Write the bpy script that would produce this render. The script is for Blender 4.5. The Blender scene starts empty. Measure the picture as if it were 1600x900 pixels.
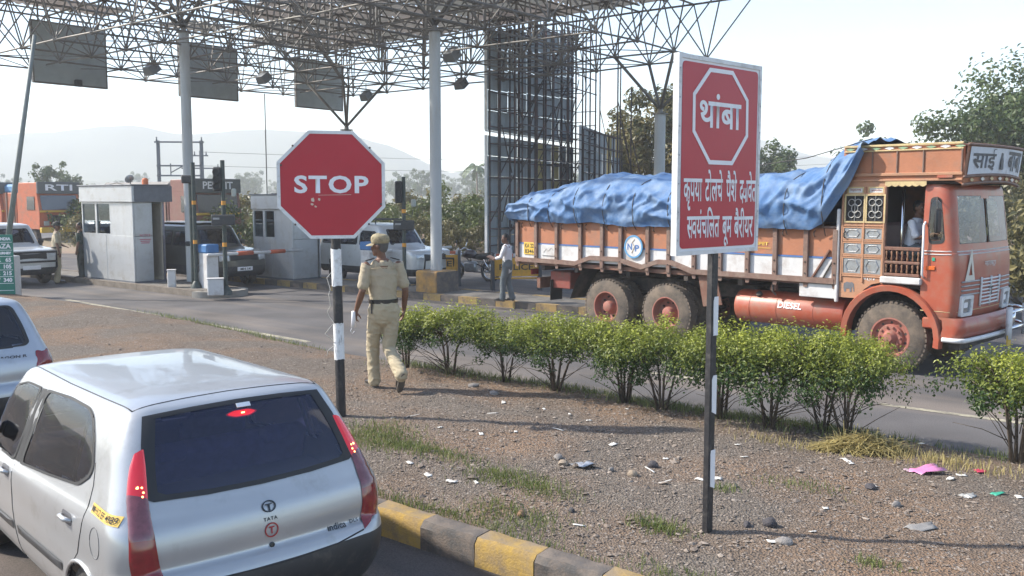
import bpy, bmesh, math, random
from mathutils import Vector, Matrix, noise
from mathutils.bvhtree import BVHTree
R = math.radians
PI = math.pi
rnd = random.Random(7)
sc = bpy.context.scene
col = sc.collection

# ---------------------------------------------------------------- camera
cam_data = bpy.data.cameras.new('camera')
cam_data.sensor_width = 36.0
cam_data.lens = 36.0 * 1450 / 1600
cam_data.clip_end = 6000
cam = bpy.data.objects.new('camera', cam_data)
col.objects.link(cam)
cam.location = (0, 0, 2.6)
cam.rotation_euler = (R(90) - math.atan(140 / 1450), 0, 0)
sc.camera = cam

# ---------------------------------------------------------------- sky, sun, exposure
SUN_EL, SUN_AZ = R(40), math.atan2(-0.987, 0.16)          # azimuth measured from +Y towards +X
world = bpy.data.worlds.new('World')
sc.world = world
world.use_nodes = True
wn = world.node_tree
bg = wn.nodes['Background']
sky = wn.nodes.new('ShaderNodeTexSky')
sky.sky_type = 'NISHITA'
sky.sun_disc = False
sky.sun_elevation = SUN_EL
sky.sun_rotation = SUN_AZ
sky.altitude = 100
sky.air_density = 1.0
sky.dust_density = 1.0
sky.ozone_density = 1.0
wn.links.new(sky.outputs[0], bg.inputs[0])
bg.inputs[1].default_value = 0.15
sun_data = bpy.data.lights.new('sun', 'SUN')
sun_data.energy = 3.9
sun_data.angle = R(1.2)
sun_data.color = (1.0, 0.94, 0.84)
sun = bpy.data.objects.new('sun', sun_data)
col.objects.link(sun)
sun.rotation_euler = Vector((math.sin(SUN_AZ) * math.cos(SUN_EL), math.cos(SUN_AZ) * math.cos(SUN_EL), math.sin(SUN_EL))).to_track_quat('Z', 'Y').to_euler()
sun.location = (-30, 5, 40)
sc.view_settings.view_transform = 'Standard'
sc.view_settings.look = 'None'
sc.view_settings.gamma = 1.0
sc.view_settings.exposure = 1.06
sc.cycles.volume_bounces = 3
sc.cycles.max_bounces = 10

# ---------------------------------------------------------------- helpers
def tag(o, label=None, cat=None, group=None, kind=None):
    if label: o['label'] = label
    if cat: o['category'] = cat
    if group: o['group'] = group
    if kind: o['kind'] = kind
    return o

def thing(name, label, cat, loc=(0, 0, 0), rz=0.0, group=None):
    o = bpy.data.objects.new(name, None)
    o.empty_display_size = 0.2
    col.objects.link(o)
    o.location = loc
    o.rotation_euler = (0, 0, rz)
    return tag(o, label, cat, group)

def link(name, me, parent=None):
    o = bpy.data.objects.new(name, me)
    col.objects.link(o)
    if parent: o.parent = parent
    return o

def finish(me, smooth):
    if smooth:
        me.polygons.foreach_set('use_smooth', [True] * len(me.polygons))
        if smooth is not True:
            me.set_sharp_from_angle(angle=R(smooth))

class MB:
    """collects shapes; build() links them as one mesh object"""
    def __init__(s):
        s.v, s.f, s.mi = [], [], []
    def add(s, vs, fs, mi=0, M=None):
        b = len(s.v)
        s.v += [tuple(M @ Vector(v)) for v in vs] if M else [tuple(v) for v in vs]
        s.f += [tuple(i + b for i in f) for f in fs]
        s.mi += [mi] * len(fs)
        return s
    def box(s, c, d, rz=0, ch=0, M=None, mi=0):
        x, y, z = [k / 2 for k in d]
        T = Matrix.Translation(c) @ Matrix.Rotation(rz, 4, 'Z')
        if M: T = M @ T
        if ch <= 0:
            vs = [(sx * x, sy * y, sz * z) for sx in (-1, 1) for sy in (-1, 1) for sz in (-1, 1)]
            fs = [(0, 1, 3, 2), (4, 6, 7, 5), (0, 4, 5, 1), (2, 3, 7, 6), (0, 2, 6, 4), (1, 5, 7, 3)]
            return s.add(vs, fs, mi, T)
        ch = min(ch, x * .9, y * .9, z * .9)
        vs, idx, fs = [], {}, []
        for sx in (-1, 1):
            for sy in (-1, 1):
                for sz in (-1, 1):
                    for a in range(3):
                        q = [sx * (x - ch), sy * (y - ch), sz * (z - ch)]
                        q[a] = (sx * x, sy * y, sz * z)[a]
                        idx[sx, sy, sz, a] = len(vs)
                        vs.append(q)
        S = (-1, 1)
        for sg in S:
            fs.append([idx[sg, b, c_, 0] for b, c_ in ((-1, -1), (1, -1), (1, 1), (-1, 1))])
            fs.append([idx[b, sg, c_, 1] for b, c_ in ((-1, -1), (1, -1), (1, 1), (-1, 1))])
            fs.append([idx[b, c_, sg, 2] for b, c_ in ((-1, -1), (1, -1), (1, 1), (-1, 1))])
        for a in S:
            for b in S:
                fs.append([idx[a, b, -1, 0], idx[a, b, 1, 0], idx[a, b, 1, 1], idx[a, b, -1, 1]])
                fs.append([idx[a, -1, b, 0], idx[a, 1, b, 0], idx[a, 1, b, 2], idx[a, -1, b, 2]])
                fs.append([idx[-1, a, b, 1], idx[1, a, b, 1], idx[1, a, b, 2], idx[-1, a, b, 2]])
                for c_ in S:
                    fs.append([idx[a, b, c_, 0], idx[a, b, c_, 1], idx[a, b, c_, 2]])
        return s.add(vs, fs, mi, T)
    def tube(s, pts, r, n=6, cap=True, mi=0, M=None, closed=False):
        pts = [Vector(p) for p in pts]
        m = len(pts)
        rr = r if isinstance(r, (list, tuple)) else [r] * m
        vs, fs = [], []
        prev = None
        for i, p in enumerate(pts):
            if closed: t = pts[(i + 1) % m] - pts[i - 1]
            else: t = pts[min(i + 1, m - 1)] - pts[max(i - 1, 0)]
            t.normalize()
            if prev is None:
                a = Vector((0, 0, 1)) if abs(t.z) < .9 else Vector((1, 0, 0))
                u = t.cross(a).normalized()
            else:
                u = (prev - t * prev.dot(t)).normalized()
            prev = u
            w = t.cross(u)
            for k in range(n):
                an = 2 * PI * (k + .5) / n
                vs.append(p + (u * math.cos(an) + w * math.sin(an)) * rr[i])
        for i in range(m if closed else m - 1):
            j = (i + 1) % m
            for k in range(n):
                l = (k + 1) % n
                fs.append((i * n + k, i * n + l, j * n + l, j * n + k))
        if cap and not closed:
            fs.append(tuple(range(n))[::-1])
            fs.append(tuple(range((m - 1) * n, m * n)))
        return s.add(vs, fs, mi, M)
    def cyl(s, a, b, r, r2=None, n=12, mi=0, M=None):
        return s.tube([a, b], [r, r if r2 is None else r2], n, True, mi, M)
    def lathe(s, prof, n=24, M=None, mi=0, cap=True):
        vs, fs = [], []
        for r, z in prof:
            for k in range(n):
                a = 2 * PI * k / n
                vs.append((r * math.cos(a), r * math.sin(a), z))
        for i in range(len(prof) - 1):
            for k in range(n):
                l = (k + 1) % n
                fs.append((i * n + k, i * n + l, (i + 1) * n + l, (i + 1) * n + k))
        if cap:
            if prof[0][0] > 1e-4: fs.append(tuple(range(n))[::-1])
            if prof[-1][0] > 1e-4: fs.append(tuple(range((len(prof) - 1) * n, len(prof) * n)))
        return s.add(vs, fs, mi, M)
    def prism(s, poly, z0, z1, M=None, mi=0):
        n = len(poly)
        vs = [(x, y, z0) for x, y in poly] + [(x, y, z1) for x, y in poly]
        fs = [tuple(range(n))[::-1], tuple(range(n, 2 * n))]
        fs += [(i, (i + 1) % n, n + (i + 1) % n, n + i) for i in range(n)]
        return s.add(vs, fs, mi, M)
    def grid(s, rows, mi=0, M=None, closed_u=False, closed_v=False):
        m, n = len(rows), len(rows[0])
        vs = [p for r in rows for p in r]
        fs = []
        for i in range(m if closed_u else m - 1):
            for k in range(n if closed_v else n - 1):
                j, l = (i + 1) % m, (k + 1) % n
                fs.append((i * n + k, i * n + l, j * n + l, j * n + k))
        return s.add(vs, fs, mi, M)
    def mesh(s, name, mat, smooth=False):
        me = bpy.data.meshes.new(name)
        me.from_pydata(s.v, [], s.f)
        for m_ in (mat if isinstance(mat, (list, tuple)) else [mat]):
            me.materials.append(m_)
        if any(s.mi): me.polygons.foreach_set('material_index', s.mi)
        bm = bmesh.new(); bm.from_mesh(me)
        bmesh.ops.recalc_face_normals(bm, faces=bm.faces)
        bm.to_mesh(me); bm.free()
        finish(me, smooth)
        return me
    def build(s, name, mat, parent=None, smooth=False):
        return link(name, s.mesh(name, mat, smooth), parent)

def copy_tree(o, parent=None):
    c = o.copy()
    col.objects.link(c)
    c.parent = parent
    for ch in list(o.children):
        copy_tree(ch, c)
    return c

def frame(o, x, y):
    """matrix with given origin, x axis, y axis"""
    x = Vector(x).normalized(); y = Vector(y); z = x.cross(y).normalized(); y = z.cross(x)
    m = Matrix((x, y, z)).transposed().to_4x4()
    return Matrix.Translation(o) @ m

WORKBENCH = bpy.data.scenes.new('workbench')
def baked(o):
    """evaluated mesh of one object, worked out in a scene of its own so the big scene is not re-evaluated"""
    WORKBENCH.collection.objects.link(o)
    WORKBENCH.view_layers[0].update()
    dg = WORKBENCH.view_layers[0].depsgraph
    dg.update()
    me = bpy.data.meshes.new_from_object(o.evaluated_get(dg))
    WORKBENCH.collection.objects.unlink(o)
    return me

def apply_mods(o):
    me = baked(o)
    old = o.data
    o.modifiers.clear()
    o.data = me
    bpy.data.meshes.remove(old)
    return o

def cr(P, t):
    """catmull-rom through list of tuples, t in 0..len-1"""
    n = len(P)
    i = min(int(t), n - 2); f = t - i
    a, b, c, d = P[max(i - 1, 0)], P[i], P[i + 1], P[min(i + 2, n - 1)]
    return tuple(.5 * (2 * b[k] + (c[k] - a[k]) * f + (2 * a[k] - 5 * b[k] + 4 * c[k] - d[k]) * f * f + (3 * b[k] - a[k] - 3 * c[k] + d[k]) * f ** 3) for k in range(len(b)))

def interp(P, x):
    if x <= P[0][0]: return P[0][1]
    for (a, u), (b, w) in zip(P, P[1:]):
        if x <= b: return u + (w - u) * (x - a) / (b - a)
    return P[-1][1]

def smoothstep(a, b, x):
    t = max(0, min(1, (x - a) / (b - a)))
    return t * t * (3 - 2 * t)

def nz(x, y, z=0.0):
    return noise.noise(Vector((x, y, z)))

def rpoly(pts, r, n=4):
    """round the corners of a polygon (2-D)"""
    out = []
    m = len(pts)
    for i in range(m):
        p, a, b = Vector(pts[i]), Vector(pts[i - 1]), Vector(pts[(i + 1) % m])
        u, w = (a - p), (b - p)
        k = min(r, u.length * .45, w.length * .45)
        s, e = p + u.normalized() * k, p + w.normalized() * k
        for j in range(n + 1):
            t = j / n
            out.append(tuple((1 - t) ** 2 * s + 2 * t * (1 - t) * p + t * t * e))
    return out

# ---------------------------------------------------------------- materials
MATS = {}
def mat(name, c, rough=.6, metal=0.0, var=.12, scale=6.0, bump=0.0, bscale=60.0, dirt=None, spec=.5, coat=0.0, streak=1.0, emit=None, detail=4, dust=None):
    if name in MATS: return MATS[name]
    m = bpy.data.materials.new(name)
    m.use_nodes = True
    t = m.node_tree; N = t.nodes; L = t.links
    b = N['Principled BSDF']
    b.inputs['Roughness'].default_value = rough
    b.inputs['Metallic'].default_value = metal
    b.inputs['Specular IOR Level'].default_value = spec
    b.inputs['Coat Weight'].default_value = coat
    b.inputs['Coat Roughness'].default_value = .05
    c = tuple(c) + (1,)
    tc = N.new('ShaderNodeTexCoord')
    mp = N.new('ShaderNodeMapping')
    mp.inputs['Scale'].default_value = (1, 1, 1 / streak)
    L.new(tc.outputs['Object'], mp.inputs[0])
    src = None
    if var > 0:
        nt = N.new('ShaderNodeTexNoise'); nt.inputs['Scale'].default_value = scale; nt.inputs['Detail'].default_value = detail
        nt.inputs['Roughness'].default_value = .65
        L.new(mp.outputs[0], nt.inputs['Vector'])
        rp = N.new('ShaderNodeMapRange')
        rp.inputs['From Min'].default_value = .25; rp.inputs['From Max'].default_value = .75
        rp.inputs['To Min'].default_value = 1 - var; rp.inputs['To Max'].default_value = 1 + var
        L.new(nt.outputs['Fac'], rp.inputs['Value'])
        vm = N.new('ShaderNodeVectorMath'); vm.operation = 'SCALE'
        vm.inputs[0].default_value = c[:3]
        L.new(rp.outputs[0], vm.inputs['Scale'])
        src = vm.outputs[0]
    if dirt:
        dc, amt, ds = dirt
        n2 = N.new('ShaderNodeTexNoise'); n2.inputs['Scale'].default_value = ds; n2.inputs['Detail'].default_value = 6
        n2.inputs['Roughness'].default_value = .7
        L.new(mp.outputs[0], n2.inputs['Vector'])
        r2 = N.new('ShaderNodeMapRange')
        r2.inputs['From Min'].default_value = .62 - .35 * amt; r2.inputs['From Max'].default_value = .80 - .2 * amt
        r2.inputs['To Max'].default_value = .85
        L.new(n2.outputs['Fac'], r2.inputs['Value'])
        mx = N.new('ShaderNodeMix'); mx.data_type = 'RGBA'
        L.new(r2.outputs[0], mx.inputs['Factor'])
        if src: L.new(src, mx.inputs['A'])
        else: mx.inputs['A'].default_value = c
        mx.inputs['B'].default_value = tuple(dc) + (1,)
        src = mx.outputs['Result']
    if dust:        # settled dust on faces that look up
        ge = N.new('ShaderNodeNewGeometry'); sx = N.new('ShaderNodeSeparateXYZ'); L.new(ge.outputs['Normal'], sx.inputs[0])
        n4 = N.new('ShaderNodeTexNoise'); n4.inputs['Scale'].default_value = 7; n4.inputs['Detail'].default_value = 6; L.new(tc.outputs['Object'], n4.inputs['Vector'])
        ml = N.new('ShaderNodeMath'); ml.operation = 'MULTIPLY'; L.new(sx.outputs['Z'], ml.inputs[0]); L.new(n4.outputs['Fac'], ml.inputs[1])
        r4 = N.new('ShaderNodeMapRange'); r4.inputs['From Min'].default_value = .25; r4.inputs['From Max'].default_value = .62; r4.inputs['To Max'].default_value = dust[1]; L.new(ml.outputs[0], r4.inputs['Value'])
        m4 = N.new('ShaderNodeMix'); m4.data_type = 'RGBA'; L.new(r4.outputs[0], m4.inputs['Factor'])
        if src: L.new(src, m4.inputs['A'])
        else: m4.inputs['A'].default_value = c
        m4.inputs['B'].default_value = tuple(dust[0]) + (1,)
        src = m4.outputs['Result']
    if src: L.new(src, b.inputs['Base Color'])
    else: b.inputs['Base Color'].default_value = c
    if bump > 0:
        n3 = N.new('ShaderNodeTexNoise'); n3.inputs['Scale'].default_value = bscale; n3.inputs['Detail'].default_value = 5
        L.new(mp.outputs[0], n3.inputs['Vector'])
        bp = N.new('ShaderNodeBump'); bp.inputs['Strength'].default_value = bump; bp.inputs['Distance'].default_value = .02
        L.new(n3.outputs['Fac'], bp.inputs['Height'])
        L.new(bp.outputs[0], b.inputs['Normal'])
    if emit:
        b.inputs['Emission Color'].default_value = tuple(emit[0]) + (1,)
        b.inputs['Emission Strength'].default_value = emit[1]
    MATS[name] = m
    return m

def leaf_mat(name, c1, c2, trans=.35):
    """leaf colour runs from c1 to c2 with the per-leaf attribute 'tone'"""
    m = bpy.data.materials.new(name); m.use_nodes = True
    t = m.node_tree; N = t.nodes; L = t.links
    b = N['Principled BSDF']; b.inputs['Roughness'].default_value = .45; b.inputs['Specular IOR Level'].default_value = .4
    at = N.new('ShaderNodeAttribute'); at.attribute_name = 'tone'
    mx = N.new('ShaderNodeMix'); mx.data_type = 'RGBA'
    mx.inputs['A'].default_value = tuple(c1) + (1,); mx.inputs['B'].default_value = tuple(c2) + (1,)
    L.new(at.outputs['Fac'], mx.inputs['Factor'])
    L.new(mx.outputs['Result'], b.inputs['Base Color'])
    tr = N.new('ShaderNodeBsdfTranslucent'); L.new(mx.outputs['Result'], tr.inputs[0])
    ms = N.new('ShaderNodeMixShader'); ms.inputs[0].default_value = trans
    L.new(b.outputs[0], ms.inputs[1]); L.new(tr.outputs[0], ms.inputs[2])
    L.new(ms.outputs[0], N['Material Output'].inputs[0])
    return m

def glass_mat(name, tint, rough=.02, clear=.5):
    """thin tinted pane: part clear, part dark, with mirror reflections"""
    m = bpy.data.materials.new(name); m.use_nodes = True
    t = m.node_tree; N = t.nodes; L = t.links
    N.remove(N['Principled BSDF'])
    tr = N.new('ShaderNodeBsdfTransparent'); tr.inputs[0].default_value = tuple(k * clear for k in tint) + (1,)
    gl = N.new('ShaderNodeBsdfGlossy'); gl.inputs['Roughness'].default_value = rough
    gl.inputs[0].default_value = (.9, .93, 1, 1)
    fr = N.new('ShaderNodeFresnel'); fr.inputs[0].default_value = 1.5
    ma = N.new('ShaderNodeMath'); ma.operation = 'MULTIPLY_ADD'; ma.inputs[1].default_value = .85; ma.inputs[2].default_value = .02
    L.new(fr.outputs[0], ma.inputs[0])
    ms = N.new('ShaderNodeMixShader')
    L.new(ma.outputs[0], ms.inputs[0]); L.new(tr.outputs[0], ms.inputs[1]); L.new(gl.outputs[0], ms.inputs[2])
    L.new(ms.outputs[0], N['Material Output'].inputs[0])
    return m

def film_mat(name, tint, clear, film, amt):
    """tinted pane with a dusty sun film"""
    m = glass_mat(name, tint, .03, clear)
    t = m.node_tree; N = t.nodes; L = t.links
    ms = N['Mix Shader']
    tr = N['Transparent BSDF']
    df = N.new('ShaderNodeBsdfDiffuse'); df.inputs[0].default_value = tuple(film) + (1,)
    m2 = N.new('ShaderNodeMixShader'); m2.inputs[0].default_value = amt
    L.new(tr.outputs[0], m2.inputs[1]); L.new(df.outputs[0], m2.inputs[2])
    L.new(m2.outputs[0], ms.inputs[1])
    return m

# ---------------------------------------------------------------- lettering
def text_mesh(body, size, offset=0.0, align='CENTER', spacing=1.0):
    c = bpy.data.curves.new('lettering', 'FONT')
    c.body = body; c.size = size; c.offset = offset; c.align_x = align; c.space_character = spacing
    c.fill_mode = 'FRONT'; c.resolution_u = 3
    o = bpy.data.objects.new('lettering', c)
    me = baked(o)
    bpy.data.objects.remove(o); bpy.data.curves.remove(c)
    return me

def mesh_bounds(me):
    xs = [v.co.x for v in me.vertices] or [0]; ys = [v.co.y for v in me.vertices] or [0]
    return min(xs), max(xs), min(ys), max(ys)

def fit_text(body, w, h, offset=.012, name='lettering', spacing=1.0):
    """flat lettering scaled to w x h, centred on its own origin, in the local xy plane"""
    me = text_mesh(body, 1.0, offset, spacing=spacing)
    x0, x1, y0, y1 = mesh_bounds(me)
    sx, sy = w / (x1 - x0), h / (y1 - y0)
    for v in me.vertices:
        v.co = ((v.co.x - (x0 + x1) / 2) * sx, (v.co.y - (y0 + y1) / 2) * sy, 0)
    me.name = name
    return me

def put_text(body, w, h, M, m, parent, offset=.012, name='lettering', spacing=1.0):
    me = fit_text(body, w, h, offset, name, spacing)
    me.transform(M)
    me.materials.append(m)
    return link(name, me, parent)

def letters(parent, body, w, h, M, m, offset=.012, spacing=1.0):
    return put_text(body, w, h, M, m, parent, offset, 'lettering', spacing)
# ---------------------------------------------------------------- road frame: a runs along the road (away to the left), b across it
RE = Vector((-math.sin(R(51)), math.cos(R(51)), 0))
RN = Vector((math.cos(R(51)), math.sin(R(51)), 0))
RO = Vector((0, 6.16, 0))
def rd(a, b, z=0.0):
    return RO + RE * a + RN * b + Vector((0, 0, z))
def ab(x, y):
    v = Vector((x, y, 0)) - RO
    return v.dot(RE), v.dot(RN)
def far_edge(a):
    return 5.25 + .8 * smoothstep(7, 15, a)
def verge_z(x, y):
    a, b = ab(x, y)
    fe = far_edge(a)
    z = interp([(0, .20), (1.2, .265), (fe - 1.6, .25), (fe - .5, .17), (fe, .03)], b)
    env = smoothstep(0, .4, b) * smoothstep(0, .3, fe - b + .12)
    z += env * (.035 * nz(x * .9, y * .9, 3) + .018 * nz(x * 2.7, y * 2.7, 9) + .009 * nz(x * 9, y * 9, 5))
    return z
def on_verge(a, b):
    p = rd(a, b); p.z = verge_z(p.x, p.y)
    return p

def soil_material():
    m = bpy.data.materials.new('soil'); m.use_nodes = True
    t = m.node_tree; N = t.nodes; L = t.links
    b = N['Principled BSDF']; b.inputs['Roughness'].default_value = .95; b.inputs['Specular IOR Level'].default_value = .15
    tc = N.new('ShaderNodeTexCoord')
    def noise_(s, d=5, r=.6):
        n = N.new('ShaderNodeTexNoise'); n.inputs['Scale'].default_value = s; n.inputs['Detail'].default_value = d; n.inputs['Roughness'].default_value = r
        L.new(tc.outputs['Object'], n.inputs['Vector']); return n.outputs['Fac']
    def ramp(src, a, b_):
        r = N.new('ShaderNodeMapRange'); r.inputs['From Min'].default_value = a; r.inputs['From Max'].default_value = b_
        L.new(src, r.inputs['Value']); return r.outputs[0]
    def mix(f, a, b_):
        x = N.new('ShaderNodeMix'); x.data_type = 'RGBA'; L.new(f, x.inputs['Factor'])
        for k, q in (('A', a), ('B', b_)):
            if isinstance(q, tuple): x.inputs[k].default_value = q + (1,)
            else: L.new(q, x.inputs[k])
        return x.outputs['Result']
    c = mix(ramp(noise_(.55, 3), .44, .58), (.165, .140, .116), (.235, .158, .106))
    c = mix(ramp(noise_(2.2, 6, .7), .45, .75), c, (.135, .108, .086))
    c = mix(ramp(noise_(14, 6, .75), .52, .74), c, (.225, .18, .145))
    vo = N.new('ShaderNodeTexVoronoi'); vo.inputs['Scale'].default_value = 58; L.new(tc.outputs['Object'], vo.inputs['Vector'])
    vc = N.new('ShaderNodeSeparateColor'); L.new(vo.outputs['Color'], vc.inputs[0])
    c = mix(ramp(vc.outputs[0], .80, .9), c, (.115, .092, .076))
    c = mix(ramp(vc.outputs[1], .90, .97), c, (.30, .26, .225))
    L.new(c, b.inputs['Base Color'])
    bp = N.new('ShaderNodeBump'); bp.inputs['Strength'].default_value = .9; bp.inputs['Distance'].default_value = .02
    vd = N.new('ShaderNodeMath'); vd.operation = 'ADD'
    L.new(vo.outputs['Distance'], vd.inputs[0]); L.new(noise_(45, 6, .7), vd.inputs[1])
    L.new(vd.outputs[0], bp.inputs['Height']); L.new(bp.outputs[0], b.inputs['Normal'])
    return m
SOIL = soil_material()

def asphalt_material(name, base, dust, amt):
    m = bpy.data.materials.new(name); m.use_nodes = True
    t = m.node_tree; N = t.nodes; L = t.links
    b = N['Principled BSDF']; b.inputs['Roughness'].default_value = .88; b.inputs['Specular IOR Level'].default_value = .3
    tc = N.new('ShaderNodeTexCoord')
    mp = N.new('ShaderNodeMapping'); mp.inputs['Rotation'].default_value = (0, 0, -R(141)); L.new(tc.outputs['Object'], mp.inputs[0])
    mp2 = N.new('ShaderNodeMapping'); mp2.inputs['Scale'].default_value = (.12, 1, 1); L.new(mp.outputs[0], mp2.inputs[0])
    n1 = N.new('ShaderNodeTexNoise'); n1.inputs['Scale'].default_value = 1.1; n1.inputs['Detail'].default_value = 5; L.new(mp2.outputs[0], n1.inputs[0])
    n2 = N.new('ShaderNodeTexNoise'); n2.inputs['Scale'].default_value = 90; n2.inputs['Detail'].default_value = 3; L.new(tc.outputs['Object'], n2.inputs[0])
    n3 = N.new('ShaderNodeTexNoise'); n3.inputs['Scale'].default_value = .7; n3.inputs['Detail'].default_value = 6; L.new(tc.outputs['Object'], n3.inputs[0])
    r1 = N.new('ShaderNodeMapRange'); r1.inputs['From Min'].default_value = .62 - .3 * amt; r1.inputs['From Max'].default_value = .78 - .1 * amt; L.new(n1.outputs[0], r1.inputs[0])
    mx = N.new('ShaderNodeMix'); mx.data_type = 'RGBA'; mx.inputs['A'].default_value = tuple(base) + (1,); mx.inputs['B'].default_value = tuple(dust) + (1,)
    L.new(r1.outputs[0], mx.inputs['Factor'])
    r3 = N.new('ShaderNodeMapRange'); r3.inputs['From Min'].default_value = .3; r3.inputs['From Max'].default_value = .7; r3.inputs['To Min'].default_value = .75; r3.inputs['To Max'].default_value = 1.25; L.new(n3.outputs[0], r3.inputs[0])
    r2 = N.new('ShaderNodeMapRange'); r2.inputs['From Min'].default_value = .3; r2.inputs['From Max'].default_value = .7; r2.inputs['To Min'].default_value = .7; r2.inputs['To Max'].default_value = 1.3; L.new(n2.outputs[0], r2.inputs[0])
    mm = N.new('ShaderNodeMath'); mm.operation = 'MULTIPLY'; L.new(r2.outputs[0], mm.inputs[0]); L.new(r3.outputs[0], mm.inputs[1])
    vm = N.new('ShaderNodeVectorMath'); vm.operation = 'SCALE'; L.new(mx.outputs['Result'], vm.inputs[0]); L.new(mm.outputs[0], vm.inputs['Scale'])
    L.new(vm.outputs[0], b.inputs['Base Color'])
    bp = N.new('ShaderNodeBump'); bp.inputs['Strength'].default_value = .35; bp.inputs['Distance'].default_value = .01
    L.new(n2.outputs[0], bp.inputs['Height']); L.new(bp.outputs[0], b.inputs['Normal'])
    return m
ASPHALT = asphalt_material('asphalt', (.100, .094, .093), (.18, .15, .125), .5)
ASPHALT_D = asphalt_material('asphalt_dusty', (.075, .066, .062), (.19, .14, .105), .8)
CONCRETE = mat('concrete', (.26, .245, .22), .9, var=.25, scale=3, bump=.3, dirt=((.15, .12, .095), .5, 1.5))

# ground to the horizon
g = MB().add([(-3000, -800, -.02), (3000, -800, -.02), (3000, 4000, -.02), (-3000, 4000, -.02)], [(0, 1, 2, 3)])
GROUND_M = mat('dry_field', (.20, .17, .10), .95, var=.35, scale=.05, dirt=((.10, .12, .05), .6, .02))
tag(g.build('ground', GROUND_M), kind='structure')

def sheet(name, poly, z, m):
    return tag(MB().add([(p[0], p[1], z) for p in poly], [tuple(range(len(poly)))]).build(name, m), kind='structure')
sheet('toll_lane_road', [rd(-40, 4.6), rd(-40, 40), rd(90, 40), rd(90, 4.6)], .0, ASPHALT)
sheet('approach_road', [rd(-40, -14), rd(-40, .30), rd(90, .30), rd(90, -14)], .004, ASPHALT_D)
# dusty white line near the verge on the toll lane
ln = MB()
for a0, a1 in ((-6, -.2), (1.5, 4.0), (9.5, 20)):
    ln.add([rd(a0, 7.1 if a0 < 5 else far_edge(a0) + .35, .004), rd(a1, 7.1 if a0 < 5 else far_edge(a1) + .35, .004), rd(a1, 7.22 if a0 < 5 else far_edge(a1) + .5, .004), rd(a0, 7.22 if a0 < 5 else far_edge(a0) + .5, .004)], [(0, 1, 2, 3)])
tag(ln.build('road_marking', mat('worn_line_paint', (.42, .38, .27), .85, var=.3, scale=9, dirt=((.09, .08, .075), .75, 5))), kind='structure')

# the raised verge
NA, NB = 300, 96
rows = []
for i in range(NA + 1):
    a = -9 + 33 * i / NA
    r_ = []
    for k in range(NB + 1):
        b = .16 + (far_edge(a) + .12 - .16) * k / NB
        if k == NB: b += .10 * nz(a * 2.1, 4.2)
        if k == NB - 1: b += .05 * nz(a * 2.1, 4.2)
        p = rd(a, b)
        p.z = verge_z(p.x, p.y) if k < NB else -.01
        r_.append(p)
    rows.append(r_)
verge = tag(MB().grid(rows).build('verge', SOIL, None, True), kind='structure')

# kerb along the verge, painted yellow and black block by block
YEL = mat('kerb_yellow', (.40, .25, .05), .8, var=.22, scale=9, bump=.3, dirt=((.19, .14, .09), .7, 6), dust=((.21, .165, .12), .85))
BLK = mat('kerb_black', (.075, .068, .064), .8, var=.3, scale=9, bump=.3, dirt=((.19, .14, .105), .55, 6), dust=((.20, .16, .125), .85))
kerb = thing('kerb', 'long yellow and black painted kerb along the gravel verge', 'kerb')
prof = [(0, -.02), (0, .17), (.035, .215), (.17, .222), (.20, .20), (.20, -.02)]
def kerb_mesh(L, m, seed):
    b = MB(); rows = []
    q = random.Random(seed)
    n = 7
    for i in range(n):
        x = L * i / (n - 1)
        rows.append([(x, y + q.uniform(-.004, .004), z + q.uniform(-.005, .004) * (z > 0)) for y, z in prof])
    b.grid(rows)
    b.add(rows[0], [tuple(range(6))]); b.add(rows[-1], [tuple(range(6))[::-1]])
    return b.mesh('kerb_block', m, 40)
KM = [kerb_mesh(.525, YEL, 1), kerb_mesh(.525, BLK, 2), kerb_mesh(.525, YEL, 3), kerb_mesh(.525, BLK, 4)]
for i in range(-14, 34):
    o = link('kerb_block', KM[i % 4], kerb)
    o.location = rd(.86 + i * .53, -.02)
    o.rotation_euler = (0, 0, math.atan2(RE.y, RE.x) + rnd.uniform(-.006, .006))
    o.scale = (1, -1, 1)

# toll islands with kerbs
ISL = mat('island_paving', (.17, .155, .135), .9, var=.3, scale=2.5, bump=.3, dirt=((.10, .085, .07), .55, 1.2))
def island(name, label, a0, a1, b0, b1, painted):
    t = thing(name, label, 'island')
    poly = rpoly([(a0, b0), (a1, b0), (a1, b1), (a0, b1)], .7, 8)
    b = MB()
    top = [rd(a, c, .15) for a, c in rpoly([(a0 + .18, b0 + .18), (a1 - .18, b0 + .18), (a1 - .18, b1 - .18), (a0 + .18, b1 - .18)], .55, 8)]
    b.add(top, [tuple(range(len(top)))])
    b.build('paving', ISL, t)
    n = int((a1 - a0 - 1.4) / .6)
    w = (a1 - a0 - 1.4) / n
    for side in (b0, b1 - .18):
        for i in range(n):
            me = KMI[i % 2 if painted else 2]
            o = link('kerb_block', me, t)
            o.location = rd(a0 + .7 + i * w, side + (.18 if side == b0 else 0))
            o.rotation_euler = (0, 0, math.atan2(RE.y, RE.x))
            o.scale = (w / .6, 1, 1)
    for aa, sgn in ((a0, 1), (a1, -1)):
        e = MB()
        rows = []
        for k in range(13):
            an = -PI / 2 + PI * k / 12
            bm_ = (b0 + b1) / 2
            for rr in (0,):
                o1 = (aa + sgn * .7 - sgn * .7 * math.cos(an), bm_ + (b1 - b0) / 2 * math.sin(an))
                i1 = (aa + sgn * .7 - sgn * .52 * math.cos(an), bm_ + ((b1 - b0) / 2 - .18) * math.sin(an))
            rows.append([rd(*o1, -.01), rd(*o1, .15), rd(*o1, .165), rd(*i1, .165), rd(*i1, .10)])
        e.grid(rows).build('kerb_end', YEL if painted else CONCRETE, t, 40)
    return t
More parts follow.
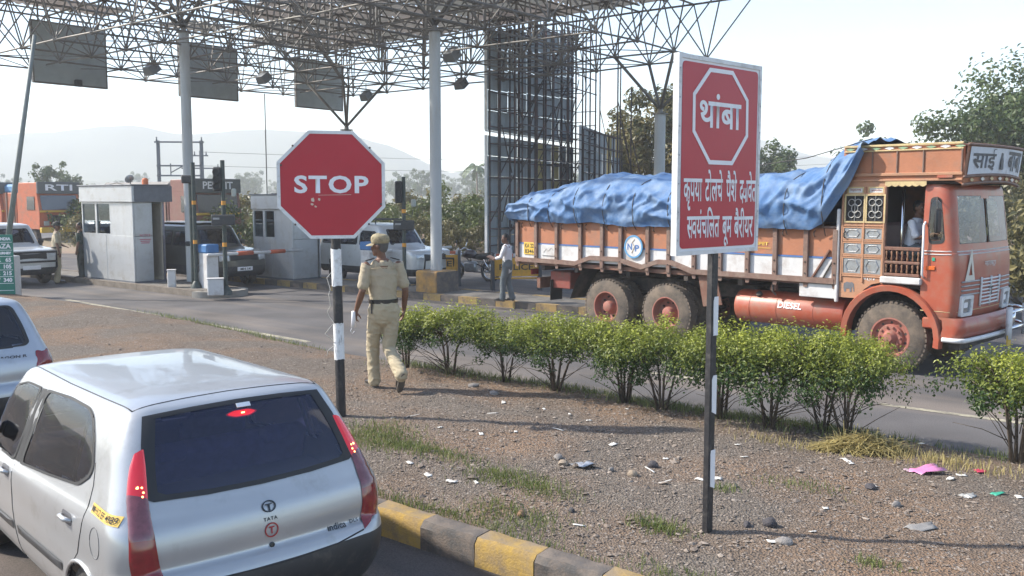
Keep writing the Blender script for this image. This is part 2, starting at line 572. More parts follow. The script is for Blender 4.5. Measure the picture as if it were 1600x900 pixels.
def kmi(m):
    rows = [[(x, 0, -.01), (x, 0, .165), (x, .18, .165), (x, .18, -.01)] for x in (0, .59)]
    b = MB().grid(rows); b.add(rows[0], [(0, 1, 2, 3)]); b.add(rows[1], [(3, 2, 1, 0)])
    return b.mesh('kerb_block', m)
KMI = [kmi(mat('kerb_yellow_faded', (.36, .24, .08), .85, var=.25, scale=9, dirt=((.13, .10, .08), .6, 4))), kmi(mat('kerb_black_faded', (.085, .075, .068), .85, var=.25, scale=9, dirt=((.16, .12, .09), .4, 4))), kmi(mat('kerb_plain', (.15, .125, .10), .9, var=.3, scale=5))]
for m_ in KMI: m_.transform(Matrix.Scale(-1, 4, (0, 1, 0)))
island('booth_island', 'low dusty traffic island under the nearest toll booth', 17.2, 31, 8.75, 10.35, False)
island('column_island', 'yellow and black edged traffic island carrying the thick grey column', 5.5, 27, 12.1, 13.9, True)
# ---------------------------------------------------------------- road signs
SIGN_RED = mat('sign_red', (.42, .012, .028), .38, var=.06, scale=3, spec=.5, dirt=((.33, .03, .04), .12, 6))
SIGN_WHITE = mat('sign_white', (.74, .74, .76), .45, var=.05)
SIGN_EDGE = mat('sign_edge_white', (.66, .66, .66), .5, var=.12, dirt=((.35, .33, .30), .3, 9))
POST_BLACK = mat('post_black', (.022, .021, .023), .55, var=.25, scale=12, dirt=((.09, .08, .07), .3, 12))
POST_WHITE = mat('post_white', (.70, .70, .70), .5, var=.10, dirt=((.36, .33, .29), .38, 14))

def octagon(rx, ry, k=.4142):
    return [(rx, -ry * k), (rx, ry * k), (rx * k, ry), (-rx * k, ry), (-rx, ry * k), (-rx, -ry * k), (-rx * k, -ry), (rx * k, -ry)]

def ring_prism(mb, outer, inner, z0, z1, M=None):
    n = len(outer)
    vs = [(x, y, z) for z in (z0, z1) for x, y in outer] + [(x, y, z) for z in (z0, z1) for x, y in inner]
    fs = []
    for i in range(n):
        j = (i + 1) % n
        fs += [(i, j, n + j, n + i), (2 * n + i, 3 * n + i, 3 * n + j, 2 * n + j), (n + i, n + j, 3 * n + j, 3 * n + i), (i, 2 * n + i, 2 * n + j, j)]
    mb.add(vs, fs, 0, M)

# octagonal STOP sign on its banded post
sp = thing('stop_sign', 'octagonal red STOP sign on a black and white banded post', 'sign', (-1.84, 9.83, .2))
yaw = R(15)
Mst = frame((-.045, -.07, 2.54), (math.cos(yaw), math.sin(yaw), 0), (.012, 0, 1))
b = MB(); b.prism(octagon(.530, .535), -.012, .004, Mst); face = b.build('sign_face', SIGN_RED, sp)
b = MB(); ring_prism(b, octagon(.556, .560), octagon(.522, .526), -.016, .012, Mst); b.build('border', SIGN_EDGE, sp)
letters(face, 'STOP', .765, .185, Mst @ Matrix.Translation((.0, .005, .0075)), SIGN_WHITE, .028, 1.1)
b = MB()
q = random.Random(3)
for cx, cy, s_ in ((-.20, -.155, .035), (-.17, -.225, .016), (-.13, -.15, .018), (-.205, -.20, .02)):
    pl = [(cx + s_ * q.uniform(.4, 1) * math.cos(k * PI / 3), cy + s_ * q.uniform(.4, 1) * math.sin(k * PI / 3)) for k in range(6)]
    b.prism(pl, .0042, .0062, Mst)
b.add([(-.14, -.105, .0065), (.2, -.098, .0065), (.2, -.103, .0065), (-.14, -.108, .0065)], [(0, 1, 2, 3)], 0, Mst)
b.build('chipped_paint', mat('bare_primer', (.62, .52, .42), .8), face)
for sx, sy in ((-.39, .40), (.40, .39), (.51, -.2), (-.51, .2), (.38, -.41), (-.38, -.41)):
    b = MB(); b.lathe([(.011, 0), (.011, .005), (.006, .008)], 8, Mst @ Matrix.Translation((sx, sy, .012))); b.build('bolt', mat('bolt_dark', (.08, .06, .05), .6), sp)
b = MB(); b.tube([(0, 0, -.1), (-.012, 0, 1.0), (-.03, .01, 2.02), (-.04, .01, 2.85)], .052, 14); b.build('post', POST_BLACK, sp, 40)
def sleeve(z0, z1, seed):
    q = random.Random(seed); rows = []
    for i in range(8):
        z = z0 + (z1 - z0) * i / 7
        rows.append([(-.014 * z / 1.0 + (.0555 + q.uniform(0, .002)) * math.cos(2 * PI * k / 16), .003 + (.0555 + q.uniform(0, .002)) * math.sin(2 * PI * k / 16), z + (q.uniform(-.008, .008) if i in (0, 7) else 0)) for k in range(16)])
    MB().grid(rows, closed_v=True).build('white_band', POST_WHITE, sp, 50)
sleeve(1.475, 1.87, 1); sleeve(.685, 1.075, 2)
wr = tag(MB().tube([(-.06 - .05 * math.sin(t * 2.1) ** 2 - .03 * math.sin(t * 5.3), -.05 + .02 * math.sin(t * 3.1), 1.62 - t * .17) for t in [k * .35 for k in range(16)]], .004, 5).build('wire', mat('frayed_wire', (.42, .40, .36), .7), None, True), 'thin frayed wire hanging down the post of the octagonal sign', 'wire')
wr.location = (-1.85, 9.83, .2)

# rectangular warning sign in Marathi
sg = thing('toll_sign', 'tall rectangular red board with white Marathi lettering on a slim banded post', 'sign', (1.40, 6.36, .2))
U = Vector((.73448, .67863, 0)); V0 = Vector((1.0625, 6.05, 0)) - Vector((1.40, 6.36, .2))
def SM(s, z, off=0.0):
    """frame in the board's plane: s along the board, z world height"""
    m = frame(V0 + U * s + Vector((0, 0, z)), U, (0, 0, 1))
    return m @ Matrix.Translation((0, 0, off))
W_, Z0_, Z1_ = .958, 2.225, 3.53
b = MB(); b.prism(rpoly([(.02, Z0_ + .02), (W_ - .02, Z0_ + .02), (W_ - .02, Z1_ - .02), (.02, Z1_ - .02)], .012, 2), -.02, .002, SM(0, 0)); board = b.build('board', SIGN_WHITE, sg)
b = MB(); b.prism(rpoly([(.045, Z0_ + .045), (W_ - .042, Z0_ + .045), (W_ - .042, Z1_ - .045), (.045, Z1_ - .045)], .035, 5), .003, .0055, SM(0, 0)); redp = b.build('red_panel', SIGN_RED, sg)
b = MB(); ring_prism(b, [(0, Z0_), (W_, Z0_), (W_, Z1_), (0, Z1_)], [(.028, Z0_ + .028), (W_ - .026, Z0_ + .028), (W_ - .026, Z1_ - .028), (.028, Z1_ - .028)], -.035, .010, SM(0, 0)); b.build('aluminium_frame', SIGN_EDGE, sg)
for i in range(14):
    b = MB()
    sx, sz = ((.014 if i % 2 else W_ - .013), Z0_ + .10 + (i // 2) * .185)
    b.lathe([(.006, 0), (.006, .003), (.003, .005)], 6, SM(sx, sz, .010)); b.build('rivet', mat('rivet_grey', (.4, .4, .42), .4, .6), sg)
oc = [(.335, 3.464), (.605, 3.466), (.797, 3.285), (.803, 3.03), (.62, 2.828), (.345, 2.828), (.157, 3.035), (.155, 3.285)]
def shrink(P, d):
    cx = sum(p[0] for p in P) / len(P); cy = sum(p[1] for p in P) / len(P)
    return [(cx + (x - cx) * (1 - d / .32), cy + (y - cy) * (1 - d / .32)) for x, y in P]
b = MB(); ring_prism(b, oc, shrink(oc, .028), .006, .0085, SM(0, 0)); b.build('octagon_outline', SIGN_WHITE, redp)

def deva(parts, w, h):
    """Devanagari word from pieces; 'half' cuts the stem off, 'sub' tucks a letter under the one before"""
    ref = text_mesh('प', 1.0, .0); rh = mesh_bounds(ref)[3]; bpy.data.meshes.remove(ref)
    bm = bmesh.new(); x = 0.0
    for txt, mode in parts:
        me = text_mesh(txt, 1.0, .016, 'LEFT')
        t_ = bmesh.new(); t_.from_mesh(me); bpy.data.meshes.remove(me)
        x0 = min(v.co.x for v in t_.verts); x1 = max(v.co.x for v in t_.verts)
        if mode == 'half':
            cut = x1 - .145
            bmesh.ops.bisect_plane(t_, geom=t_.verts[:] + t_.edges[:] + t_.faces[:], plane_co=(cut, 0, 0), plane_no=(1, 0, 0), clear_outer=True)
            x1 = cut
        if mode == 'sub':
            bmesh.ops.translate(t_, verts=t_.verts, vec=(-x0, 0, 0))
            bmesh.ops.bisect_plane(t_, geom=t_.verts[:] + t_.edges[:] + t_.faces[:], plane_co=(0, rh * .80, 0), plane_no=(0, 1, 0), clear_outer=True)
            bmesh.ops.bisect_plane(t_, geom=t_.verts[:] + t_.edges[:] + t_.faces[:], plane_co=(.10, 0, 0), plane_no=(-1, 0, 0), clear_outer=True)
            bmesh.ops.scale(t_, verts=t_.verts, vec=(1, .85, 1))
            bmesh.ops.translate(t_, verts=t_.verts, vec=(x - .16, -.02, 0))
            x += (x1 - x0) - .16 - .13
        else:
            bmesh.ops.translate(t_, verts=t_.verts, vec=(x - x0, 0, 0))
            x += x1 - x0
        tmp = bpy.data.meshes.new('tmp'); t_.to_mesh(tmp); t_.free(); bm.from_mesh(tmp); bpy.data.meshes.remove(tmp)
    me = bpy.data.meshes.new('lettering'); bm.to_mesh(me); bm.free()
    for v in me.vertices:
        v.co = (v.co.x * w / x, v.co.y * h / rh, 0)
    return me
def word(parts, s0, s1, zb, zt, parent):
    me = deva(parts, s1 - s0, zt - zb)
    me.transform(SM(s0, zb, .0075)); me.materials.append(SIGN_WHITE)
    link('lettering', me, parent)
word([('थांबा', None)], .232, .712, 3.075, 3.240, redp)
word([('कृपया', None)], .072, .275, 2.585, 2.727, redp)
word([('टोलचे', None)], .308, .512, 2.585, 2.727, redp)
word([('पैशे', None)], .552, .681, 2.582, 2.725, redp)
word([('द', None), ('य', 'sub'), ('ावेत', None)], .714, .924, 2.580, 2.723, redp)
word([('स', 'half'), ('वयंचिलत', None)], .115, .482, 2.340, 2.478, redp)
word([('बूम', None)], .516, .629, 2.335, 2.474, redp)
word([('बैरीयर', None)], .657, .891, 2.330, 2.470, redp)
# post with reflective strips
Mp = frame((0, 0, 0), U, (0, 0, 1))
b = MB(); b.box((0, 1.35, -.025), (.066, 3.1, .05), 0, .006, frame((.0, .0, -.05), U, (0, 0, 1))); b.build('post', POST_BLACK, sg)
for z0, z1 in ((1.655, 1.925), (1.095, 1.375), (.565, .845)):
    b = MB()
    q = random.Random(z0)
    pl = [(-.014, z0 - .2 + q.uniform(0, .03)), (.036, z0 - .2), (.036, z1 - .2), (.0 + q.uniform(-.012, .0), z1 - .2), (-.018, z1 - .23)]
    b.prism(pl, .0005, .004, Mp); b.build('reflective_strip', SIGN_WHITE, sg)
# ---------------------------------------------------------------- vehicle shells
def ring_pts(z, xr, xf, w, rr, rf, br, bf, dz, n=(10, 7, 30, 7, 8)):
    """plan outline at one level: rear half face, rear corner, side, front corner, front half face (left half), mirrored"""
    rr = min(rr, w * .98); rf = min(rf, w * .98)
    half = []
    for i in range(n[0]):
        y = (w - rr) * i / n[0]
        half.append((xr + br * (y / w) ** 2, y))
    xa = xr + br * ((w - rr) / w) ** 2
    for i in range(n[1]):
        t = PI / 2 * i / n[1]
        half.append((xa + rr * (1 - math.cos(t)), w - rr + rr * math.sin(t)))
    xb = xf - bf * ((w - rf) / w) ** 2
    s0, s1 = xa + rr, xb - rf
    for i in range(n[2]):
        t = i / n[2]
        half.append((s0 + (s1 - s0) * t, w * (1 + .012 * (1 - (2 * t - 1) ** 2))))
    for i in range(n[3]):
        t = PI / 2 * i / n[3]
        half.append((s1 + rf * math.sin(t), w - rf + rf * math.cos(t)))
    for i in range(n[4] + 1):
        y = (w - rf) * (1 - i / n[4])
        half.append((xf - bf * (y / w) ** 2, y))
    full = half + [(x, -y) for x, y in half[-2:0:-1]]
    L_ = max(xf - xr, .01)
    return [(x, y, z + dz * (x - xr) / L_) for x, y in full]

def shell(levels, sub=6, n=(10, 7, 30, 7, 8)):
    rows = []
    m = len(levels)
    for i in range((m - 1) * sub + 1):
        rows.append(ring_pts(*cr(levels, i / sub), n=n))
    b = MB().grid(rows, closed_v=True)
    k = len(rows[0])
    last = (len(rows) - 1) * k
    b.f.append(tuple(range(last, last + k))); b.mi.append(0)
    return b

def bvh_of(b):
    return BVHTree.FromPolygons([Vector(v) for v in b.v], b.f)

def inside(poly, x, y):
    c = False
    n = len(poly)
    for i in range(n):
        (x1, y1), (x2, y2) = poly[i], poly[i - 1]
        if (y1 > y) != (y2 > y) and x < (x2 - x1) * (y - y1) / (y2 - y1) + x1: c = not c
    return c

def cut(b, tests):
    """remove faces whose centre passes any test"""
    nf, nm = [], []
    for f, m_ in zip(b.f, b.mi):
        c = sum((Vector(b.v[i]) for i in f), Vector()) / len(f)
        if not any(t(c) for t in tests):
            nf.append(f); nm.append(m_)
    b.f, b.mi = nf, nm

def proj_poly(tree, poly, axis, side=1):
    """outline given in (x,z) cast from the side, or (y,z) cast from rear (-1) or front (+1): points on the shell"""
    out = []
    for u, w in poly:
        if axis == 'Y': o, d = Vector((u, 4 * side, w)), Vector((0, -side, 0))
        else: o, d = Vector((8 * side, u, w)), Vector((-side, 0, 0))
        h = tree.ray_cast(o, d)
        if h[0] is None:
            h = tree.find_nearest(o + d * (3.2 if axis == 'Y' else 8 if side < 0 else 5))
        out.append(h[0])
    return out

def patch(tree, pts, off, rings=5, inner=0.0, thick=0.0):
    """sheet over the shell bounded by 3-D points, lifted by off; inner>0 leaves a hole (a frame)"""
    pts = [Vector(p) for p in pts]
    n = len(pts)
    c = sum(pts, Vector()) / n
    rows = []
    for i in range(rings + 1):
        s = 1 - (1 - inner) * i / rings
        r_ = []
        for p in pts:
            q = c + (p - c) * s
            h = tree.find_nearest(q)
            nrm = h[1]
            if nrm.dot(h[0] - Vector((1.7, 0, .7))) < 0: nrm = -nrm
            r_.append(h[0] + nrm * (off if (i > 0 or inner > 0) else off * .4))
        rows.append(r_)
    b = MB()
    if inner > 0:
        b.grid(rows, closed_v=True)
    else:
        rows = rows[:-1]
        b.grid(rows, closed_v=True)
        h = tree.find_nearest(c); nrm = h[1]
        if nrm.dot(h[0] - Vector((1.7, 0, .7))) < 0: nrm = -nrm
        k = len(b.v); b.v.append(tuple(h[0] + nrm * off))
        s = (len(rows) - 1) * n
        for i in range(n):
            b.f.append((s + i, s + (i + 1) % n, k)); b.mi.append(0)
    return b

def line_on(tree, pts, r=.004, n=5, lift=0.0, step=.05):
    out = []
    pts = [Vector(p) for p in pts]
    for a, c in zip(pts, pts[1:]):
        m_ = max(1, int((c - a).length / step))
        for i in range(m_):
            h = tree.find_nearest(a.lerp(c, i / m_)); out.append(h[0] + h[1] * lift)
    h = tree.find_nearest(pts[-1]); out.append(h[0] + h[1] * lift)
    return MB().tube(out, r, n)

RUBBER = mat('black_rubber', (.018, .018, .019), .55, var=.2)
TYRE = mat('tyre_rubber', (.030, .028, .027), .85, var=.3, scale=10, dirt=((.13, .10, .075), .5, 6))
CHROME = mat('chrome', (.75, .75, .76), .16, 1.0, var=.05)
PLASTIC = mat('black_plastic', (.030, .031, .034), .5, var=.15, dirt=((.09, .08, .07), .25, 8))
CABIN = mat('cabin_grey', (.055, .053, .065), .85, var=.2)
GLASS_D = glass_mat('tinted_glass', (.72, .78, .95), .015, .48)
GLASS_C = glass_mat('clear_glass', (.85, .92, .9), .015, .9)

def wheel(parent, c, r, w, rimr, rim_m, side, seg=28, hub=True):
    """side=+1: outer face towards +y"""
    M_ = Matrix.Translation(c) @ Matrix.Rotation(-PI / 2 * side, 4, 'X')
    h = w / 2
    t = MB().lathe([(rimr, -h * .8), (rimr * 1.03, -h), (r * .93, -h * .98), (r * .985, -h * .8), (r, -h * .4), (r, h * .4), (r * .985, h * .8), (r * .93, h * .98), (rimr * 1.03, h), (rimr, h * .8)], seg, M_, cap=False).build('wheel', TYRE, parent, 45)
    MB().lathe([(rimr * 1.02, h * .8), (rimr * .97, h * .85), (rimr * .9, h * .45), (rimr * .55, h * .55), (rimr * .42, h * .72), (rimr * .18, h * .75), (0, h * .75)], seg, M_).build('rim', rim_m, t, 40)
    return t
SILVER_RIM = mat('wheel_silver', (.42, .42, .43), .4, .6, var=.1, dirt=((.18, .15, .12), .4, 10))
# ---------------------------------------------------------------- silver hatchback in the foreground
def car_paint(name, c, metal=.55, rough=.34, dirt=.25):
    return mat(name, c, rough, metal, var=.035, scale=2.5, coat=.6, dirt=((c[0] * .72, c[1] * .70, c[2] * .66), dirt, 3.5), detail=6)
SILVER = car_paint('silver_paint', (.42, .43, .44), .5, .34, .2)
CAR_LOC, CAR_RZ = (-1.325, 5.042, 0), R(42.45) + PI / 2
car = thing('hatchback', 'silver hatchback with glowing tail lamps in the near lane, seen from behind', 'car', CAR_LOC, CAR_RZ)
#        z    xr    xf    w    rr   rf   br   bf   dz
HB = [(.20, .14, 3.48, .74, .22, .30, .05, .12, 0),
      (.30, .05, 3.60, .80, .24, .34, .07, .16, 0),
      (.44, -.02, 3.66, .825, .24, .36, .08, .18, 0),
      (.56, -.03, 3.67, .832, .24, .38, .08, .18, 0),
      (.62, .00, 3.66, .832, .22, .38, .08, .18, 0),
      (.655, .045, 3.64, .832, .18, .38, .075, .18, 0),
      (.75, .045, 3.58, .834, .18, .38, .07, .2, 0),
      (.85, .065, 3.40, .828, .18, .40, .07, .2, -.05),
      (.915, .10, 3.16, .812, .18, .40, .07, .2, -.09),
      (.965, .13, 2.98, .792, .17, .30, .06, .2, -.10),
      (1.10, .205, 2.85, .745, .17, .26, .06, .16, -.05),
      (1.24, .295, 2.72, .702, .16, .24, .055, .14, -.02),
      (1.355, .375, 2.60, .655, .15, .22, .05, .12, -.01),
      (1.412, .425, 2.52, .622, .14, .2, .05, .1, 0),
      (1.442, .475, 2.42, .575, .14, .2, .05, .08, .0),
      (1.464, .58, 2.28, .48, .14, .18, .04, .06, .0),
      (1.480, .80, 2.00, .32, .12, .12, .02, .03, .0)]
hb = shell(HB, 5, (12, 9, 60, 8, 8))
hbt = bvh_of(hb)
def mir(P): return [(-y, z) for y, z in P]
RG = [(.545, 1.402), (.28, 1.418), (0, 1.424), (-.28, 1.418), (-.545, 1.402), (-.592, 1.27), (-.628, 1.13), (-.645, 1.02), (-.60, 1.0), (-.32, .988), (0, .984), (.32, .988), (.60, 1.0), (.645, 1.02), (.628, 1.13), (.592, 1.27)]
RW = [(1.76, 1.375), (1.31, 1.395), (.98, 1.388), (.87, 1.355), (.74, 1.25), (.655, 1.12), (.67, 1.06), (.80, .985), (1.3, .935), (1.90, .885)]
FW = [(1.86, 1.372), (2.18, 1.365), (2.38, 1.32), (2.56, 1.18), (2.76, .94), (2.74, .865), (2.02, .878)]
def scale_poly(P, s):
    cx = sum(p[0] for p in P) / len(P); cy = sum(p[1] for p in P) / len(P)
    return [(cx + (x - cx) * s, cy + (y - cy) * s) for x, y in P]
WS = [(-.60, .97), (.60, .97), (.56, 1.2), (.50, 1.36), (0, 1.375), (-.50, 1.36), (-.56, 1.2)]
arch = [(.655, .27), (3.04, .27)]
holes = [lambda c: c.x < .62 and inside(scale_poly(RG, .93), c.y, c.z),
         lambda c: abs(c.y) > .5 and (inside(scale_poly(RW, .93), c.x, c.z) or inside(scale_poly(FW, .93), c.x, c.z)),
         lambda c: c.x > 1.9 and c.z > .9 and inside(scale_poly(WS, .95), c.y, c.z),
         lambda c: abs(c.y) > .45 and any(math.hypot(c.x - ax, c.z - az) < .315 for ax, az in arch)]
cut(hb, holes)
liner = MB(); liner.v = [(1.6 + (x - 1.6) * .985, y * .965, .75 + (z - .75) * .965) for x, y, z in hb.v]; liner.f = list(hb.f); liner.mi = [0] * len(hb.f)
liner.build('cabin_lining', CABIN, car, 45)
bump_f = [(f, sum((Vector(hb.v[i]) for i in f), Vector()) / len(f)) for f in hb.f]
isb = [(c.x < .30 and c.z < .575) or c.z < .25 or (c.x > 3.35 and c.z < .52) for f, c in bump_f]
bp = MB(); bp.v = list(hb.v); bp.f = [f for f, k in zip(hb.f, isb) if k]; bp.mi = [0] * len(bp.f)
hb.f = [f for f, k in zip(hb.f, isb) if not k]; hb.mi = [0] * len(hb.f)
def clean(b):
    used = sorted({i for f in b.f for i in f}); mp_ = {i: k for k, i in enumerate(used)}
    b.v = [b.v[i] for i in used]; b.f = [tuple(mp_[i] for i in f) for f in b.f]
    return b
body = clean(hb).build('body', SILVER, car, 45)
clean(bp).build('bumper', PLASTIC, car, 45)
def on_rear(P): return proj_poly(hbt, P, 'X', -1)
def on_front(P): return proj_poly(hbt, P, 'X', 1)
def on_left(P): return proj_poly(hbt, P, 'Y', 1)
def on_right(P): return proj_poly(hbt, P, 'Y', -1)
def window(parent, tree, outline, keep=.90, lift=.004, frame_m=RUBBER, glass=GLASS_D, name='window'):
    w = patch(tree, outline, lift, 3, keep).build(name, frame_m, parent, 60)
    c = sum((Vector(p) for p in outline), Vector()) / len(outline)
    patch(tree, [c + (Vector(p) - c) * (keep + .015) for p in outline], lift * .8, 6).build('pane', glass, w, True)
    return w
GLASS_F = film_mat('blue_film_glass', (.60, .64, 1.0), .60, (.055, .055, .13), .16)
tail = window(car, hbt, on_rear(RG), .885, .006, glass=GLASS_F, name='rear_window')
window(car, hbt, on_front(rpoly(WS, .06)), .93, name='windscreen')
for sd, pr in ((1, on_left), (-1, on_right)):
    window(car, hbt, pr(rpoly(RW, .05)), .93, .007, name='door_window')
    window(car, hbt, pr(rpoly(FW, .05)), .94, .007, name='door_window')
    line_on(hbt, pr([(.955, 1.385), (.935, .965)]), .011, 6, .010).build('window_divider', RUBBER, car, True)
    patch(hbt, pr([(1.77, 1.372), (1.86, 1.366), (1.96, 1.12), (2.02, .885), (1.91, .89), (1.84, 1.12)]), .003, 3).build('door_pillar', RUBBER, car, 60)
    for P in ([(.655, 1.14), (.60, 1.03), (.585, .92), (.63, .78), (.70, .64), (.86, .50), (.98, .38), (1.02, .26)], [(1.97, .87), (1.985, .6), (1.93, .25)], [(2.76, .86), (2.78, .6), (2.72, .45)], [(1.02, .255), (1.9, .25), (2.66, .25)]):
        line_on(hbt, pr(P), .0035, 5).build('panel_gap', RUBBER, car, True)
    for hx, hz in ((.86, .80), (2.12, .80)):
        h0 = pr([(hx - .10, hz), (hx + .10, hz)])
        hd = patch(hbt, pr(rpoly([(hx - .085, hz - .035), (hx + .085, hz - .035), (hx + .085, hz + .035), (hx - .085, hz + .035)], .03)), .002, 3).build('door_handle', mat('recess_shade', (.10, .10, .11), .5), car, 60)  # flat patch; its dark grey paints the shade of the grip recess
        c0 = (Vector(h0[0]) + Vector(h0[1])) / 2
        MB().tube([Vector(h0[0]) + Vector((.02, 0, 0)), c0 + Vector((-.04, .028 * sd, .006)), c0 + Vector((.04, .028 * sd, .006)), Vector(h0[1]) - Vector((.02, 0, 0))], [.010, .015, .015, .010], 8).build('grip', SILVER, hd, True)
    mo = patch(hbt, pr([(.98, .50), (1.90, .485), (1.89, .43), (1.0, .445)]), .012, 3); mo.build('rub_strip', PLASTIC, car, 40)
    patch(hbt, pr([(2.0, .485), (2.60, .475), (2.61, .425), (1.99, .43)]), .012, 3).build('rub_strip', PLASTIC, car, 40)
    for ax, az in arch:
        P = pr([(ax + .325 * math.cos(k * PI / 14), az + .325 * math.sin(k * PI / 14)) for k in range(-1, 16)])
        line_on(hbt, P, .012, 6, .0, .2).build('wheel_arch', SILVER, car, True)
        wheel(car, (ax, .72 * sd, .285), .285, .175, .19, SILVER_RIM, sd)
    mm = MB(); mm.box((2.72, .90 * sd, .99), (.10, .17, .12), 0, .03); mm.tube([(2.73, .78 * sd, .96), (2.73, .86 * sd, .97)], .02, 8); mm.build('wing_mirror', PLASTIC, car, 40)
    # lamp cluster wrapping round the corner
    inn = [(.585, 1.25), (.60, 1.15), (.625, 1.02), (.632, .93), (.634, .83), (.622, .70), (.605, .60)]
    LI = on_rear([(y * sd, z) for y, z in inn])
    LO = [Vector((x, y * sd, z)) for x, y, z in ((.352, .635, 1.222), (.322, .672, 1.15), (.265, .708, 1.04), (.20, .732, .94), (.145, .75, .83), (.13, .757, .72), (.125, .748, .635))]
    secs = [('lamp_lens_red', 0, 2), ('lamp_lens_clear', 2, 4), ('lamp_lens_red_low', 4, 6)]
    LM = {'lamp_lens_red': mat('lamp_red_lit', (.34, .006, .014), .14, coat=1, var=.15, scale=20, emit=((1, .012, .03), .14)), 'lamp_lens_clear': mat('lamp_smoky', (.16, .04, .05), .12, coat=1, var=.3, scale=30), 'lamp_lens_red_low': mat('lamp_red', (.20, .006, .012), .14, coat=1, var=.25, scale=20)}
    lamp = None
    for nm, i0, i1 in secs:
        rows = []
        for i in range(i0 * 4, i1 * 4 + 1):
            a_, c_ = Vector(cr(LI, i / 4)), Vector(cr(LO, i / 4))
            row = []
            for k in range(9):
                h = hbt.find_nearest(a_.lerp(c_, k / 8))
                nn = h[1] if h[1].dot(h[0] - Vector((1.7, 0, .7))) > 0 else -h[1]
                edge = .004 if k in (0, 8) else .012 + .006 * math.sin(PI * k / 8)
                if nm == 'lamp_lens_clear': edge += .004 * (i % 2)
                row.append(h[0] + nn * edge)
            rows.append(row)
        o = MB().grid(rows).build('tail_lamp' if lamp is None else 'lens', LM[nm], lamp or car, 60)
        if lamp is None: lamp = o
    for dy, dz_ in ((0, 0), (-.022, -.004), (-.024, -.035), (-.018, -.06)):
        h = hbt.find_nearest(Vector((.26, (.655 + dy) * sd, 1.07 + dz_)))
        MB().lathe([(.011 if dy == 0 else .006, 0), (.004, .006), (0, .007)], 8, frame(h[0] - Vector((.016, -.004 * sd, 0)), (0, -1, 0), (0, 0, 1))).build('bulb', mat('bulb_lit', (1, .3, .1), .3, emit=((1, .32, .10), 5)), lamp, True)
# tailgate details
def SF(y, z, lift=.003):
    h = hbt.ray_cast(Vector((-3, y, z)), Vector((1, 0, 0)))
    nn = h[1] if h[1].x < 0 else -h[1]
    m_ = frame(h[0], (0, -1, 0), Vector((0, 0, 1)) - nn * nn.z)
    return m_ @ Matrix.Translation((0, 0, lift))
line_on(hbt, on_rear([(.60, .60), (.40, .575), (0, .568), (-.40, .575), (-.60, .60)]), .005, 5).build('panel_gap', RUBBER, car, True)
line_on(hbt, [(.52, .575, 1.43), (.535, .29, 1.452), (.545, 0, 1.458), (.535, -.29, 1.452), (.52, -.575, 1.43)], .0035, 5).build('panel_gap', RUBBER, car, True)
for s_ in (1, -1):
    line_on(hbt, [(.52, .575 * s_, 1.43), (.9, .585 * s_, 1.44), (1.5, .587 * s_, 1.44), (2.35, .56 * s_, 1.43)], .0045, 5).build('roof_gutter', RUBBER, car, True)
br = patch(hbt, on_rear(rpoly([(.105, 1.355), (.05, 1.372), (-.05, 1.372), (-.105, 1.355), (-.05, 1.335), (.05, 1.335)], .02)), .006, 3).build('brake_lamp', mat('brake_lamp_lit', (.5, .01, .02), .2, coat=.5, emit=((1, .015, .03), .3)), car, True)
MB().box((.0, .0, 0), (.02, .006, .006), 0, 0, SF(-.005, 1.353, .010)).build('bulb', MATS['bulb_lit'], br)
MB().box((.012, 0, 0), (.085, .028, .004), 0, 0, SF(-.012, 1.392, .008)).build('washer_cover', SIGN_WHITE, car)
BADGE = mat('badge_dark', (.05, .055, .06), .3, .8)
bd = MB(); ring_prism(bd, [(.042 * math.cos(k * PI / 14), .034 * math.sin(k * PI / 14)) for k in range(28)], [(.035 * math.cos(k * PI / 14), .028 * math.sin(k * PI / 14)) for k in range(28)], 0, .006, SF(0, .87))
bd.prism([(-.022, .012), (.022, .012), (.018, .006), (.005, .004), (.003, -.028), (-.003, -.028), (-.005, .004), (-.018, .006)], 0, .006, SF(0, .872))
emb = bd.build('emblem', BADGE, car)
letters(car, 'TATA', .085, .020, SF(0, .805), BADGE, .02, 1.2)
td = MB(); ring_prism(td, [(.042 * math.cos(k * PI / 12), .042 * math.sin(k * PI / 12)) for k in range(24)], [(.035 * math.cos(k * PI / 12), .035 * math.sin(k * PI / 12)) for k in range(24)], 0, .002, SF(0, .742))
RED_STK = mat('sticker_red', (.35, .03, .03), .5)
letters(td.build('taxi_sticker', RED_STK, car), 'T', .034, .042, SF(0, .742, .005), RED_STK, .03)
MB().lathe([(.016, 0), (.016, .003), (.010, .005), (.009, .001), (0, .001)], 16, SF(0, .655)).build('key_lock', BADGE, car, 40)
letters(car, 'indica', .125, .040, SF(-.43, .652, .009), BADGE, .02)
letters(car, 'DLS', .062, .022, SF(-.555, .652, .012), BADGE, .015)
pl = MB().box((0, 0, 0), (.50, .12, .012), 0, .004, SF(0, .33, .008)).build('number_plate', mat('plate_yellow', (.75, .45, .04), .5), car)
letters(pl, 'MH12 EF 4989', .44, .06, SF(0, .33, .016), mat('ink_black', (.015, .015, .015), .6), .02)
